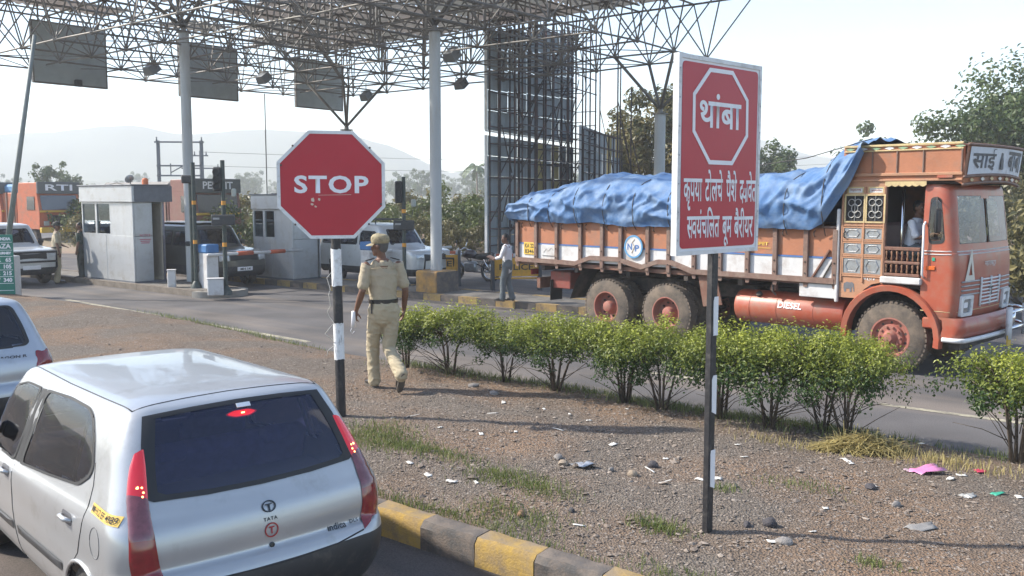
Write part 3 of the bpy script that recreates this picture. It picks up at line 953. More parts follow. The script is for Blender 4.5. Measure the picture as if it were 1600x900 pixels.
# left rear wing: number sticker and fuel flap
def SL(x, z, lift=.003, s=1):
    h = hbt.ray_cast(Vector((x, 3 * s, z)), Vector((0, -s, 0)))
    nn = h[1] if h[1].y * s > 0 else -h[1]
    m_ = frame(h[0], Vector((-s, 0, 0)) - nn * (nn.x * -s), Vector((0, 0, 1)) - nn * nn.z)
    return m_ @ Matrix.Translation((0, 0, lift))
def left_skin(x, z, lift):
    h = hbt.ray_cast(Vector((x, 3, z)), Vector((0, -1, 0)))
    return h[0] + (h[1] if h[1].y > 0 else -h[1]) * lift
st = MB().grid([[left_skin(.52 - .31 * i / 12, .912 + .05 * k / 3 - .012 * i / 12, .004) for k in range(4)] for i in range(13)]).build('number_sticker', mat('sticker_yellow', (.72, .47, .10), .5, dirt=((.66, .5, .2), .15, 14)), car, 60)
me = fit_text('MH12 EF 4989', .285, .034, .008)
for v in me.vertices:
    v.co = left_skin(.365 - v.co.x, .931 + v.co.y - .012 * v.co.x / .31, .0075)
me.materials.append(MATS['ink_black']); link('lettering', me, st)
ff = line_on(hbt, on_left([(.42 + .07 * math.cos(k * PI / 12), .77 + .085 * math.sin(k * PI / 12)) for k in range(25)]), .003, 5, 0, .5); ff.build('fuel_flap', mat('gap_grey', (.12, .12, .12), .6), car, True)
# seats and trim behind the glass
SEAT = mat('seat_cloth', (.10, .09, .14), .9, var=.3, scale=14)
for nm, c_, d_ in (('parcel_shelf', (.50, 0, .93), (.42, 1.15, .03)), ('rear_bench', (1.0, 0, .50), (.50, 1.15, .22))):
    MB().box(c_, d_, 0, .02).build(nm, CABIN if 'shelf' in nm else SEAT, car)
MB().box((0, 0, .32), (.14, 1.15, .64), 0, .05, Matrix.Translation((.80, 0, .55)) @ Matrix.Rotation(R(-14), 4, 'Y')).build('rear_seat_back', SEAT, car, 40)
for y in (.33, -.33):
    fs_ = MB().box((0, y, .30), (.14, .46, .62), 0, .05, Matrix.Translation((1.62, 0, .52)) @ Matrix.Rotation(R(-14), 4, 'Y')).build('front_seat', SEAT, car, 40)
    MB().box((1.85, y, .48), (.48, .46, .16), 0, .05).build('cushion', SEAT, fs_, 40)
    MB().box((1.43, y, 1.20), (.10, .24, .17), 0, .04).build('headrest', SEAT, fs_, 40)
    MB().box((.62, y, 1.12), (.09, .22, .13), 0, .04).build('headrest', SEAT, car, 40)
MB().box((2.5, 0, .78), (.35, 1.35, .22), 0, .06).build('dashboard', CABIN, car, 40)
MB().tube([(2.22 + .06 * math.sin(k * PI / 10), -.33 + .18 * math.cos(k * PI / 10), .88 + .17 * math.sin(k * PI / 10)) for k in range(20)], .014, 6, closed=True).build('steering_wheel', CABIN, car, True)
for s_ in (1, -1):
    patch(hbt, on_front([(.38 * s_, .62), (.70 * s_, .64), (.72 * s_, .74), (.40 * s_, .73)]), .006, 3).build('headlamp', GLASS_C, car, True)
MB().box((1.7, 0, .25), (2.9, 1.2, .1)).build('underbody', PLASTIC, car)
# ---------------------------------------------------------------- loaded truck on the toll lane (x forward, y to its left, right side at y = 0)
WOOD = mat('truck_wood_orange', (.37, .145, .072), .7, var=.16, scale=3, bump=.15, bscale=30, dirt=((.22, .14, .10), .40, 2.2))
WOOD2 = mat('truck_wood_tan', (.40, .20, .11), .65, var=.15, scale=5, bump=.1, bscale=30, dirt=((.24, .16, .11), .35, 4))
RIB = mat('truck_rib_brown', (.17, .10, .075), .7, var=.25, scale=8, dirt=((.24, .18, .14), .4, 6))
TRED = mat('truck_red', (.37, .08, .04), .42, var=.14, scale=3, coat=.2, dirt=((.26, .14, .095), .48, 3.0))
TWHITE = mat('truck_white', (.56, .55, .54), .6, var=.10, scale=4, dirt=((.33, .27, .23), .38, 2.5))
TBLUE = mat('truck_blue', (.06, .14, .34), .6)
TYEL = mat('truck_yellow', (.62, .40, .05), .6, var=.1, dirt=((.4, .28, .1), .3, 10))
CHASSIS = mat('chassis_black', (.030, .027, .025), .75, var=.3, dirt=((.12, .09, .07), .5, 3))
RUSTY = mat('rusty_brown', (.16, .075, .05), .8, var=.3, dirt=((.2, .14, .1), .4, 5))
CREAM = mat('truck_cream', (.52, .40, .20), .6, var=.15, dirt=((.3, .2, .12), .4, 9))
PANEL_S = mat('stamped_steel', (.36, .37, .38), .38, .7, var=.15, scale=14, dirt=((.25, .2, .16), .35, 10))
INK = MATS['ink_black']
TR_LOC, TR_RZ = (5.637, 13.738, 0), R(-45.5)
truck = thing('truck', 'loaded orange red truck with a wooden cab, driving on the far toll lane', 'truck', TR_LOC, TR_RZ)
def TB(name, c, d, m, ch=.006, parent=None, rz=0, M=None, smooth=False):
    return MB().box(c, d, rz, ch, M).build(name, m, parent or truck, smooth)
SIDE = lambda x, z, off=.0: frame((x, -off, z), (1, 0, 0), (0, 0, 1))       # drawing plane on the right flank, seen from outside

# chassis and running gear
for y in (.72, 1.5):
    TB('chassis_rail', (-3.36, y, .97), (8.28, .09, .24), CHASSIS)
for x in (-7.5, -6.4, -4.8, -3.0, -1.0, .6):
    TB('cross_member', (x, 1.11, .97), (.10, .69, .18), CHASSIS)
TB('bed_floor', (-4.4, 1.14, 1.28), (6.95, 2.2, .08), RUSTY)
for x in (-7.2, -6.3, -5.0, -3.7, -2.6, -1.5):
    TB('floor_beam', (x, 1.14, 1.19), (.09, 2.16, .10), CHASSIS)
def truck_wheel(x, y0, side, dish, w=.25, r=.53):
    """side=-1 outer face towards -y"""
    M_ = Matrix.Translation((x, y0 - side * w / 2, r)) @ Matrix.Rotation(-PI / 2 * side, 4, 'X')
    h = w / 2; n = 40
    t = MB()
    prof = [(.29, -h), (.33, -h), (.49, -h * .95), (.515, -h * .8), (.53, -h * .72), (.53, h * .72), (.515, h * .8), (.49, h * .95), (.33, h), (.29, h)]
    t.lathe(prof, n, M_, cap=False)
    for k in range(44):      # tread lugs on the shoulders
        a = 2 * PI * k / 44
        for sg in (-1, 1):
            t.box((.527, 0, sg * h * .74), (.026, .045, h * .34), 0, 0, M_ @ Matrix.Rotation(a, 4, 'Z'))
    tyre = t.build('wheel', TYRE_T, truck, 40)
    if dish == 'front':
        p = [(.295, h), (.30, h * 1.02), (.275, h * 1.02), (.262, h * .8), (.25, h * .62), (.20, h * .55), (.185, h * .9), (.11, h * .95), (.10, h * 1.15), (.075, h * 1.3), (.06, h * 1.62), (0, h * 1.66)]
    else:
        p = [(.295, h), (.30, h * 1.02), (.278, h * 1.02), (.268, h * .5), (.255, -h * .2), (.22, -h * .35), (.16, -h * .4), (.13, -h * .2), (.115, h * .3), (.10, h * .7), (.085, h * .78), (0, h * .8)]
    rim = MB().lathe(p, 36, M_, cap=False).build('rim', RIMRED, tyre, 40)
    nb = 10
    for k in range(nb):
        a = 2 * PI * k / nb
        rr, zz = (.155, h * .95) if dish == 'front' else (.19, -h * .38)
        MB().lathe([(.019, 0), (.019, .028), (.013, .034), (0, .034)], 6, M_ @ Matrix.Translation((rr * math.cos(a), rr * math.sin(a), zz))).build('wheel_nut', RIMRED if dish == 'front' else CHASSIS, tyre)
        if dish == 'front':
            MB().lathe([(.020, 0), (.018, .003), (0, .003)], 8, M_ @ Matrix.Translation((.226 * math.cos(a + .3), .226 * math.sin(a + .3), h * .60))).build('hole_shade_disc', CHASSIS, tyre)  # dark disc on the solid rim paints the shade of a hole
    return tyre
RIMRED = mat('rim_red', (.33, .105, .075), .7, var=.2, scale=10, dirt=((.22, .14, .10), .62, 7))
TYRE_T = mat('truck_tyre', (.055, .048, .042), .9, var=.3, scale=9, dirt=((.19, .145, .105), .85, 4))
truck_wheel(0, .02, -1, 'front'); truck_wheel(0, 2.26, 1, 'front')
for x in (-4.10, -5.50):
    truck_wheel(x, .02, -1, 'rear'); truck_wheel(x, .32, -1, 'rear')
    truck_wheel(x, 2.26, 1, 'rear'); truck_wheel(x, 1.96, 1, 'rear')
    MB().cyl((x, .2, .53), (x, 2.1, .53), .075, n=12).build('axle', CHASSIS, truck, 40)
    for y in (.72, 1.5):
        MB().tube([(x - .6, y, .86), (x - .3, y, .76), (x, y, .70), (x + .3, y, .76), (x + .6, y, .86)], .05, 6).build('leaf_spring', CHASSIS, truck)
MB().cyl((0, .2, .53), (0, 2.1, .53), .075, n=12).build('axle', CHASSIS, truck, 40)
# mud guards, flaps
for y in (.0, 1.74):
    rows = []
    for x, z in ((-6.42, .62), (-6.25, 1.0), (-6.1, 1.2)):
        rows.append([(x, y + .02, z), (x, y + .52, z)])
    MB().grid(rows).build('mud_guard', CHASSIS, truck)
    TB('mud_flap', (-7.05, y + .3, .74), (.02, .36, .42), RUBBER)
MB().prism([(-3.42, 1.28), (-3.05, 1.28), (-2.92, .78), (-3.3, .72)], 0, .03, frame((0, .05, 0), (1, 0, 0), (0, 0, 1))).build('mud_guard', RUSTY, truck)
TB('rear_bar', (-7.45, 1.14, .86), (.10, 1.9, .22), RUSTY)
TB('tool_box', (-6.85, .45, .95), (.55, .5, .34), mat('under_red', (.22, .05, .035), .7, dirt=((.1, .07, .05), .4, 6)), .015)
for i, (x, yy) in enumerate(((-7.62, .25), (-7.62, 2.0))):
    MB().box((x, yy, 1.08), (.05, .2, .12), 0, .01).build('tail_lamp', mat('lamp_red', (.28, .01, .02), .15), truck)

# cargo bed
BX0, BX1, BZ0, BZ1, BZM = -7.88, -.86, 1.36, 2.13, 1.69
ribs = [-7.86, -7.32, -6.75, -6.12, -5.57, -5.12, -4.49, -4.02, -3.48, -2.95, -2.42, -1.91, -1.37, -.88]
for a_, c_ in zip(ribs, ribs[1:]):
    w = c_ - a_ - .012
    xm = (a_ + c_) / 2
    TB('upper_panel', (xm, .03, (BZM + BZ1) / 2), (w, .04, BZ1 - BZM), WOOD, .004)
    TB('lower_panel', (xm, .03, (BZ0 + BZM) / 2 - .006), (w, .04, BZM - BZ0 - .014), TWHITE, .004)
    TB('blue_line', (xm, .006, BZM - .012), (w, .012, .026), TBLUE, 0)
    TB('upper_panel', (xm, 2.25, (BZM + BZ1) / 2), (w, .04, BZ1 - BZM), WOOD, .004)
    TB('lower_panel', (xm, 2.25, (BZ0 + BZM) / 2 - .006), (w, .04, BZM - BZ0 - .014), TWHITE, .004)
for i, x in enumerate(ribs):
    for y in (-.022, 2.302):
        r_ = TB('rib', (x, y, (1.28 + BZ1) / 2 - .01), (.085, .05, BZ1 - 1.28), RIB, .008)
    for z in (1.42, 1.6):
        MB().lathe([(.014, 0), (.014, .008), (0, .012)], 6, SIDE(x, z, .048)).build('bolt', CHASSIS, truck)
    MB().tube([(x + .14, -.005, 2.10), (x + .14, -.05, 2.07), (x + .14, -.05, 2.02), (x + .14, -.01, 2.0)], .009, 5).build('rope_hook', CHASSIS, truck)
    MB().prism([(-.05, 0), (.05, 0), (.03, -.10), (-.03, -.10)], -.02, .0, SIDE(x, 1.30, .02)).build('bracket', RIB, truck)
for y in (.03, 2.25):
    TB('top_rail', (-4.37, y, BZ1 + .022), (7.02, .075, .04), RIB, .008)
def band(name, prof, y0, y1, th, m):
    """thick strip following an (x,z) polyline on the flank"""
    rows = [[(x, y0, z - th), (x, y0, z), (x, y1, z), (x, y1, z - th)] for x, z in prof]
    b = MB().grid(rows, closed_v=True); b.add(rows[0], [(0, 1, 2, 3)]); b.add(rows[-1], [(3, 2, 1, 0)])
    return b.build(name, m, truck)
railp = [(-7.9, 1.385), (-6.55, 1.38), (-6.25, 1.37), (-6.05, 1.44), (-5.85, 1.50), (-5.15, 1.50), (-4.9, 1.44), (-4.62, 1.385), (-4.42, 1.45), (-4.25, 1.50), (-3.95, 1.50), (-3.75, 1.44), (-3.5, 1.365), (-2.3, 1.365), (-.88, 1.36)]
band('side_rail', railp, -.055, .02, .085, RIB)
band('side_rail', railp, 2.26, 2.335, .085, RIB)
for z in (1.5, 1.7, 1.9, 2.08):
    TB('tailboard_plank', (-7.90, 1.14, z), (.05, 2.2, .17), WOOD, .008)
    TB('head_board_plank', (-.90, 1.14, z), (.05, 2.2, .17), WOOD, .008)
# plates and painted marks on the flank
pl = TB('number_plate', (-7.525, -.002, 1.575), (.32, .014, .25), TYEL, .004)
letters(pl, 'KA 22', .25, .085, SIDE(-7.525, 1.632, .010), INK, .02)
letters(pl, '8346', .25, .085, SIDE(-7.525, 1.518, .010), INK, .02)
pl = TB('painted_plate', (-6.98, -.002, 1.56), (.40, .014, .22), TWHITE, .004)
MB().tube([(-.13, -.05, 0), (-.06, .03, 0), (0, -.02, 0), (.07, .05, 0), (.13, .0, 0)], .006, 4, M=SIDE(-6.98, 1.56, .010)).build('flourish', mat('faded_paint', (.30, .27, .25), .7), pl)
lg = MB().lathe([(.195, 0), (.195, .012), (0, .012)], 36, SIDE(-4.815, 1.71, .012)).build('company_logo', TWHITE, truck)
b = MB(); ring_prism(b, [(.215 * math.cos(k * PI / 18), .215 * math.sin(k * PI / 18)) for k in range(36)], [(.182 * math.cos(k * PI / 18), .182 * math.sin(k * PI / 18)) for k in range(36)], .0, .017, SIDE(-4.815, 1.71, .012)); b.build('logo_ring', mat('logo_blue', (.10, .27, .46), .5), lg)
letters(lg, 'N', .11, .12, SIDE(-4.90, 1.71, .027), TBLUE, .03)
letters(lg, 'P', .10, .12, SIDE(-4.73, 1.685, .027), TBLUE, .03)
MB().tube([(.03, .14, 0), (-.03, .08, 0), (.025, .0, 0), (-.04, -.12, 0)], .008, 4, M=SIDE(-4.815, 1.71, .027)).build('logo_stroke', mat('logo_tan', (.45, .36, .26), .6), lg)
letters(truck, 'SPET', .22, .055, SIDE(-2.16, 1.86, .001 - .0), TYEL, .02)
letters(truck, 'EX. PARSHWANATH', .30, .022, SIDE(-2.16, 1.79, .001), TYEL, .012)
letters(truck, 'DIESEL', .42, .105, frame((-1.70, .112, .86), (1, 0, 0), (0, .38, .92)), SIGN_WHITE, .012)
# fuel tank
b = MB(); b.lathe([(0, -1.0), (.20, -1.0), (.265, -.97), (.278, -.93), (.278, .93), (.265, .97), (.20, 1.0), (0, 1.0)], 32, frame((-1.77, .38, .775), (0, 1, 0), (0, 0, 1)))
tank = b.build('fuel_tank', TRED, truck, 40)
for x in (-2.45, -1.95, -1.30):
    MB().lathe([(.2775, -.006), (.283, -.006), (.283, .006), (.2775, .006)], 32, frame((x, .38, .775), (0, 1, 0), (0, 0, 1)), cap=False).build('seam', TRED, tank)
MB().lathe([(.05, 0), (.05, .05), (.03, .06), (0, .06)], 14, frame((-2.3, .2, .985), (1, 0, 0), (0, .7, .7)) @ Matrix.Rotation(0, 4, 'X')).build('filler_cap', CHASSIS, tank, 40)
for x in (-2.5, -1.2):
    TB('tank_bracket', (x, .55, .9), (.06, .3, .4), CHASSIS)
# white step panel between bed and cab
wp = TB('step_panel', (-1.17, .02, 1.15), (.62, .05, .22), TWHITE, .01)
MB().tube([(-1.30, -.01, 1.28), (-.98, -.01, 1.80)], .022, 6).build('brace', RUSTY, truck)
MB().tube([(-1.12, -.01, 1.28), (-.93, -.01, 1.62)], .014, 6).build('brace', CHASSIS, truck)
TB('corner_post', (-.845, -.01, 1.72), (.05, .06, 1.44), TWHITE, .01)
TB('valve_box', (-1.98, .10, 1.14), (.10, .08, .1), RUSTY, .01)
MB().tube([(-1.98, .06, 1.3), (-1.98, .05, 1.08), (-1.93, .08, 1.02)], .02, 6).build('pipe', CHASSIS, truck)

# wooden part of the cab
cab = truck
def flank(poly, y0, y1, name, m, parent=None, smooth=False):
    """(x,z) outline extruded across the flank"""
    return MB().prism(poly, -y1, -y0, SIDE(0, 0)).build(name, m, parent or truck, smooth)
for y0, y1 in ((.0, .06), (2.22, 2.28)):
    w = flank([(-.81, 1.08), (-.50, 1.08), (-.42, 1.22), (-.30, 1.31), (-.13, 1.35), (-.13, 2.86), (-.81, 2.86)], y0, y1, 'cab_wall', WOOD2)
    flank([(-.13, 2.78), (.44, 2.78), (.44, 2.86), (-.13, 2.86)], y0, y1, 'lintel', WOOD2)
Y0 = .0
def fr_(x0, x1, z0, z1, w, d, name, m, parent=None):
    b = MB(); ring_prism(b, [(x0 - w, z0 - w), (x1 + w, z0 - w), (x1 + w, z1 + w), (x0 - w, z1 + w)], [(x0, z0), (x1, z0), (x1, z1), (x0, z1)], -.004, d, SIDE(0, 0, 0)); return b.build(name, m, parent or truck)
for x0, x1 in ((-.735, -.455), (-.405, -.145)):
    f = fr_(x0, x1, 2.255, 2.64, .022, .022, 'grille_window', CREAM)
    TB('shade_plate', ((x0 + x1) / 2, .001, 2.4475), (x1 - x0 - .004, .012, .381), mat('inside_shade', (.012, .012, .013), .8), 0, f)  # solid near-black plate, painted to read as the unlit inside
    cx, cz = (x0 + x1) / 2, 2.4475
    GR = mat('grille_iron', (.35, .34, .32), .5, .4)
    for i, (dx, dz, rx, rz_) in enumerate(((0, 0, .05, .07), (.05, .09, .05, .05), (-.05, .09, .05, .05), (.05, -.09, .05, .05), (-.05, -.09, .05, .05))):
        MB().tube([(cx + dx + rx * math.cos(k * PI / 8), -.016, cz + dz + rz_ * math.sin(k * PI / 8)) for k in range(16)], .007, 5, closed=True).build('scroll', GR, f)
    for xx in (cx,):
        MB().cyl((xx, -.014, 2.258), (xx, -.014, 2.637), .006, n=5).build('bar', GR, f)
    n_ = fr_(x0 + .03, x1 - .03, 2.685, 2.755, .018, .014, 'name_board', CREAM)
    TB('board', (cx, .0, 2.72), (x1 - x0 - .065, .008, .066), TWHITE, 0, n_)
    letters(n_, 'महाराष' if x0 < -.5 else 'जयगणेश', .17, .035, SIDE(cx, 2.722, .006), mat('faded_red_ink', (.25, .06, .04), .7), .012)
for z0, z1 in ((1.99, 2.15), (1.76, 1.92), (1.46, 1.69)):
    for x0, x1 in ((-.755, -.475), (-.435, -.165)):
        f = fr_(x0, x1, z0, z1, .018, .016, 'panel_frame', WOOD2)
        TB('stamped_panel', ((x0 + x1) / 2, .001, (z0 + z1) / 2), (x1 - x0 - .004, .010, z1 - z0 - .004), PANEL_S, 0, f)
        cx, cz, hw, hz = (x0 + x1) / 2, (z0 + z1) / 2, (x1 - x0) / 2 - .035, (z1 - z0) / 2 - .03
        MB().tube([(cx - hw, -.006, cz), (cx - hw * .6, -.006, cz + hz), (cx + hw * .6, -.006, cz + hz), (cx + hw, -.006, cz), (cx + hw * .6, -.006, cz - hz), (cx - hw * .6, -.006, cz - hz)], .009, 5, closed=True).build('embossing', PANEL_S, f)
for x in (-.785, -.445, -.14):
    TB('upright', (x, -.006, 2.05), (.03, .03, 1.45), WOOD2, .008)
for z in (2.19, 1.955, 1.725, 1.42, 2.665):
    TB('batten', (-.46, -.004, z), (.62, .024, .026), WOOD2, .006)
# painted elephant and flourish low on the wall
el = MB(); el.prism([(-.075, -.02), (-.07, .05), (-.02, .075), (.03, .065), (.06, .075), (.09, .05), (.095, .0), (.10, -.07), (.085, -.07), (.075, -.01), (.06, .0), (.055, -.08), (.03, -.08), (.025, -.03), (-.03, -.03), (-.035, -.08), (-.06, -.08)], .001, .004, SIDE(-.665, 1.25)); el.build('painted_elephant', mat('elephant_grey', (.13, .13, .14), .7, var=.2), truck)
letters(truck, 'श्री', .20, .07, SIDE(-.34, 1.39, .004), TWHITE, .01)
# inside of the cab, door balustrade, step
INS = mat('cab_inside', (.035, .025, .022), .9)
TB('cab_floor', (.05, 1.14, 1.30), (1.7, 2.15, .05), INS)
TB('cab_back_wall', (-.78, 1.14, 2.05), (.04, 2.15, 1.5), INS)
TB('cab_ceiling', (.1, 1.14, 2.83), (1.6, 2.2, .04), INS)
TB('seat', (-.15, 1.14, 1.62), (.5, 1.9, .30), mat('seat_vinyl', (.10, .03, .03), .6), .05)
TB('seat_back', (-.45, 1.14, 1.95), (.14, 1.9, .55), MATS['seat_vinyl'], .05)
MB().cyl((.02, .25, 1.32), (.02, .25, 2.8), .022, n=8).build('inner_pole', CHROME, truck, True)
MB().tube([(.55 + .10 * math.sin(k * PI / 12), .62 + .24 * math.cos(k * PI / 12), 1.98 + .20 * math.sin(k * PI / 12)) for k in range(24)], .016, 6, closed=True).build('steering_wheel', RUBBER, truck, True)
MB().cyl((.55, .62, 1.98), (.75, .62, 1.6), .025, n=8).build('steering_column', RUBBER, truck)
for z in (1.86, 1.655, 1.475):
    TB('balustrade_rail', (.14, .01, z), (.54, .05, .055 if z > 1.7 else .045), RUSTY, .01)
for i in range(7):
    x = -.09 + i * .078
    for z0, z1 in ((1.495, 1.635), (1.675, 1.835)):
        MB().lathe([(.010, z0), (.018, z0 + .03), (.009, (z0 + z1) / 2), (.018, z1 - .03), (.010, z1)], 8, Matrix.Translation((x, .01, 0))).build('spindle', mat('spindle_wood', (.22, .105, .055), .65, var=.2), truck, True)
TB('door_post', (-.125, .01, 2.1), (.04, .05, 1.35), RUSTY, .008)
TB('step', (.15, -.02, 1.395), (.60, .10, .10), TWHITE, .015)
MB().tube([(.465, -.0, 1.46), (.465, -.055, 1.50), (.465, -.055, 2.22), (.465, -.0, 2.26)], .016, 8).build('grab_bar', SIGN_WHITE, truck, True)
# scalloped trim over the door
sc_ = [(-.14, 2.86), (-.14, 2.80)] + [(-.14 + .60 * k / 24, 2.795 - .025 * abs(math.sin(k * PI / 4))) for k in range(25)] + [(.46, 2.86)]
flank(sc_, -.018, -.001, 'scalloped_trim', CREAM)

# red metal front of the cab: plan outline swept upwards
def cab_ring(z, xf, w, r, x0=.43):
    pts = []
    y0, y1 = 1.14 - w, 1.14 + w
    for k in range(6): pts.append((x0 + (xf - r - x0) * k / 6, y0))
    for k in range(9):
        a = PI / 2 * k / 8; pts.append((xf - r + r * math.sin(a), y0 + r - r * math.cos(a)))
    for k in range(1, 12):
        t = k / 12; pts.append((xf + .05 * math.sin(PI * t), y0 + r + (y1 - y0 - 2 * r) * t))
    for k in range(9):
        a = PI / 2 * k / 8; pts.append((xf - r + r * math.cos(a), y1 - r + r * math.sin(a)))
    for k in range(6): pts.append((xf - r - (xf - r - x0) * (k + 1) / 6, y1))
    return [(x, y, z) for x, y in pts]
CL = [(.86, .90, 1.12, .10), (1.0, .92, 1.14, .11), (1.3, .935, 1.14, .12), (1.6, .935, 1.14, .12), (1.80, .92, 1.14, .13), (1.86, .905, 1.14, .14), (2.2, .87, 1.13, .15), (2.6, .82, 1.11, .16), (2.74, .80, 1.10, .17), (2.80, .76, 1.08, .18)]
rows = []
for i in range((len(CL) - 1) * 6 + 1):
    z, xf, w, r = cr(CL, i / 6); rows.append(cab_ring(z, xf, w, r))
fb = MB().grid(rows); fbt = bvh_of(fb)
QW = rpoly([(.515, 2.62), (.66, 2.62), (.70, 2.45), (.745, 1.96), (.52, 1.94), (.50, 2.2)], .07)
def WSP(y0, y1): return rpoly([(y0, 1.93), (y1, 1.93), (y1, 2.66), (y0, 2.66)], .07)
cut(fb, [lambda c: c.x < .78 and abs(c.y - 1.14) > .9 and inside(scale_poly(QW, .9), c.x, c.z), lambda c: c.x > .5 and (inside(scale_poly(WSP(.15, 1.10), .94), c.y, c.z) or inside(scale_poly(WSP(1.18, 2.13), .94), c.y, c.z)), lambda c: math.hypot(c.x, c.z - .53) < .68 and abs(c.y - 1.14) > .6])
clean(fb).build('cab_front', TRED, truck, 50)
for yr in (WSP(.12, 1.11), WSP(1.17, 2.16)):
    w = patch(fbt, proj_poly(fbt, yr, 'X', 1), .006, 3, .92).build('windscreen', RUBBER, truck, 60)
    P = proj_poly(fbt, scale_poly(yr, .93), 'X', 1); patch(fbt, P, .003, 5).build('pane', GLASS_D, w, True)
for s_ in (-1, 1):
    P = proj_poly(fbt, QW, 'Y', s_); c_ = sum(P, Vector()) / len(P)
    w = patch(fbt, P, .005, 3, .86).build('quarter_window', RUBBER, truck, 60)
    patch(fbt, [c_ + (p - c_) * .87 for p in P], .002, 4).build('pane', GLASS_C, w, True)
mr = MB().box((.70, -.17, 2.28), (.05, .16, .34), 0, .02).build('wing_mirror', RUBBER, truck, 40)
MB().tube([(.60, .04, 2.62), (.66, -.12, 2.56), (.69, -.15, 2.45)], .010, 6).build('arm', CHASSIS, mr)
def FRn(y, z, lift=.004):
    h = fbt.ray_cast(Vector((4, y, z)), Vector((-1, 0, 0)))
    nn = h[1] if h[1].x > 0 else -h[1]
    xa = Vector((0, 1, 0)); xa = xa - nn * xa.dot(nn)
    return frame(h[0], xa, Vector((0, 0, 1)) - nn * nn.z) @ Matrix.Translation((0, 0, lift))
for z in (1.845, 1.80):
    P = [Vector((.44, 0, z))] + [Vector((.7, 0.0, z))] + proj_poly(fbt, [(y, z) for y in (.10, .3, .7, 1.14, 1.6, 2.0, 2.18)], 'X', 1)
    line_on(fbt, P, .008, 5, .004, .08).build('trim_strip', TWHITE, truck, True)
line_on(fbt, [Vector((.44, 0, .98)), Vector((.75, 0, .98))] + proj_poly(fbt, [(y, .98) for y in (.1, .3, .7, 1.14, 1.6, 2.18)], 'X', 1), .006, 5, 0, .08).build('panel_gap', CREAM, truck, True)
# front: painted band, grille, lamps, triangle mark
patch(fbt, proj_poly(fbt, rpoly([(.55, 1.50), (2.05, 1.50), (2.05, 1.76), (.55, 1.76)], .03), 'X', 1), .004, 4).build('painted_band', mat('ochre_paint', (.40, .20, .055), .55, var=.25, scale=6, dirt=((.28, .10, .05), .4, 5)), truck, 60)
letters(truck, 'महाराष्ट्र', .45, .09, FRn(1.14, 1.63, .010), TWHITE, .01)
gl_ = patch(fbt, proj_poly(fbt, rpoly([(.80, 1.02), (1.55, 1.02), (1.55, 1.45), (.80, 1.45)], .04), 'X', 1), .006, 4).build('grille', CHASSIS, truck, 60)
for i in range(8):
    z = 1.05 + i * .052
    line_on(fbt, proj_poly(fbt, [(.80, z), (1.17, z), (1.55, z)], 'X', 1), .014, 6, .012, .1).build('grille_bar', SIGN_EDGE, gl_, True)
for y in (.80, 1.175, 1.55):
    line_on(fbt, proj_poly(fbt, [(y, 1.02), (y, 1.45)], 'X', 1), .016, 6, .016, .1).build('grille_post', SIGN_EDGE, gl_, True)
letters(gl_, 'T', .12, .13, FRn(1.175, 1.235, .034), CHASSIS, .03)
for i in range(4):
    for ya, yb in ((.16, .76), (1.60, 2.12)):
        z = 1.22 + i * .062
        line_on(fbt, proj_poly(fbt, [(ya, z), (yb, z)], 'X', 1), .013, 6, .008, .1).build('side_grille_bar', PANEL_S, gl_, True)
for y in (.33, 1.95):
    h_ = MB(); ring_prism(h_, rpoly([(-.19, -.15), (.19, -.15), (.19, .15), (-.19, .15)], .03, 3), rpoly([(-.12, -.10), (.12, -.10), (.12, .10), (-.12, .10)], .03, 3), -.06, .035, FRn(y, 1.06, .0)); h_ = h_.build('headlamp', SIGN_EDGE, truck, 40)
    MB().prism(rpoly([(-.118, -.098), (.118, -.098), (.118, .098), (-.118, .098)], .03), .0, .016, FRn(y, 1.06, .0)).build('lens', mat('lamp_glass', (.20, .22, .23), .08, .3, coat=1), h_)
    MB().prism(rpoly([(-.07, -.03), (.05, -.03), (.05, .05), (-.07, .05)], .02), .016, .019, FRn(y, 1.06, .0)).build('reflector', SIGN_WHITE, h_)
tri = MB(); ring_prism(tri, [(-.15, 0), (.16, 0), (.02, .46)], [(-.045, .075), (.075, .075), (.018, .27)], 0, .006, FRn(.40, 1.42, .008)); tri.build('triangle_mark', mat('mark_cream', (.62, .58, .50), .6, var=.1), truck)
MB().box((0, 0, 0), (.04, .05, .006), 0, 0, frame((.60, .0, 1.73), (1, 0, 0), (0, 0, 1)) @ Matrix.Translation((0, 0, .006))).build('green_sticker', mat('sticker_green', (.02, .30, .18), .5), truck)
MB().box((.56, -.008, 1.60), (.14, .02, .06), 0, .008).build('side_indicator', mat('lamp_orange', (.6, .12, .02), .3), truck)
# front wheel arch
ar = MB(); rows = []
for k in range(19):
    a = R(-8) + R(196) * k / 18
    ca, sa = math.cos(a), math.sin(a)
    rows.append([(.66 * ca, .16, .55 + .68 * sa), (.66 * ca, -.045, .55 + .68 * sa), (.74 * ca, -.055, .55 + .76 * sa), (.76 * ca, -.02, .55 + .78 * sa), (.76 * ca, .06, .55 + .78 * sa)])
ar.grid(rows).build('wheel_arch', TRED, truck, 40)
ar2 = MB(); ar2.grid([[(x, 2.28 - y, z) for x, y, z in r_] for r_ in rows]).build('wheel_arch', TRED, truck, 40)
rows = [[(.66 * math.cos(R(180) * k / 16), y, .55 + .68 * math.sin(R(180) * k / 16)) for y in (.15, 2.13)] for k in range(17)]
MB().grid(rows).build('arch_liner', CHASSIS, truck)
TB('side_skirt', (.60, .05, .80), (.28, .06, .16), TRED, .02)
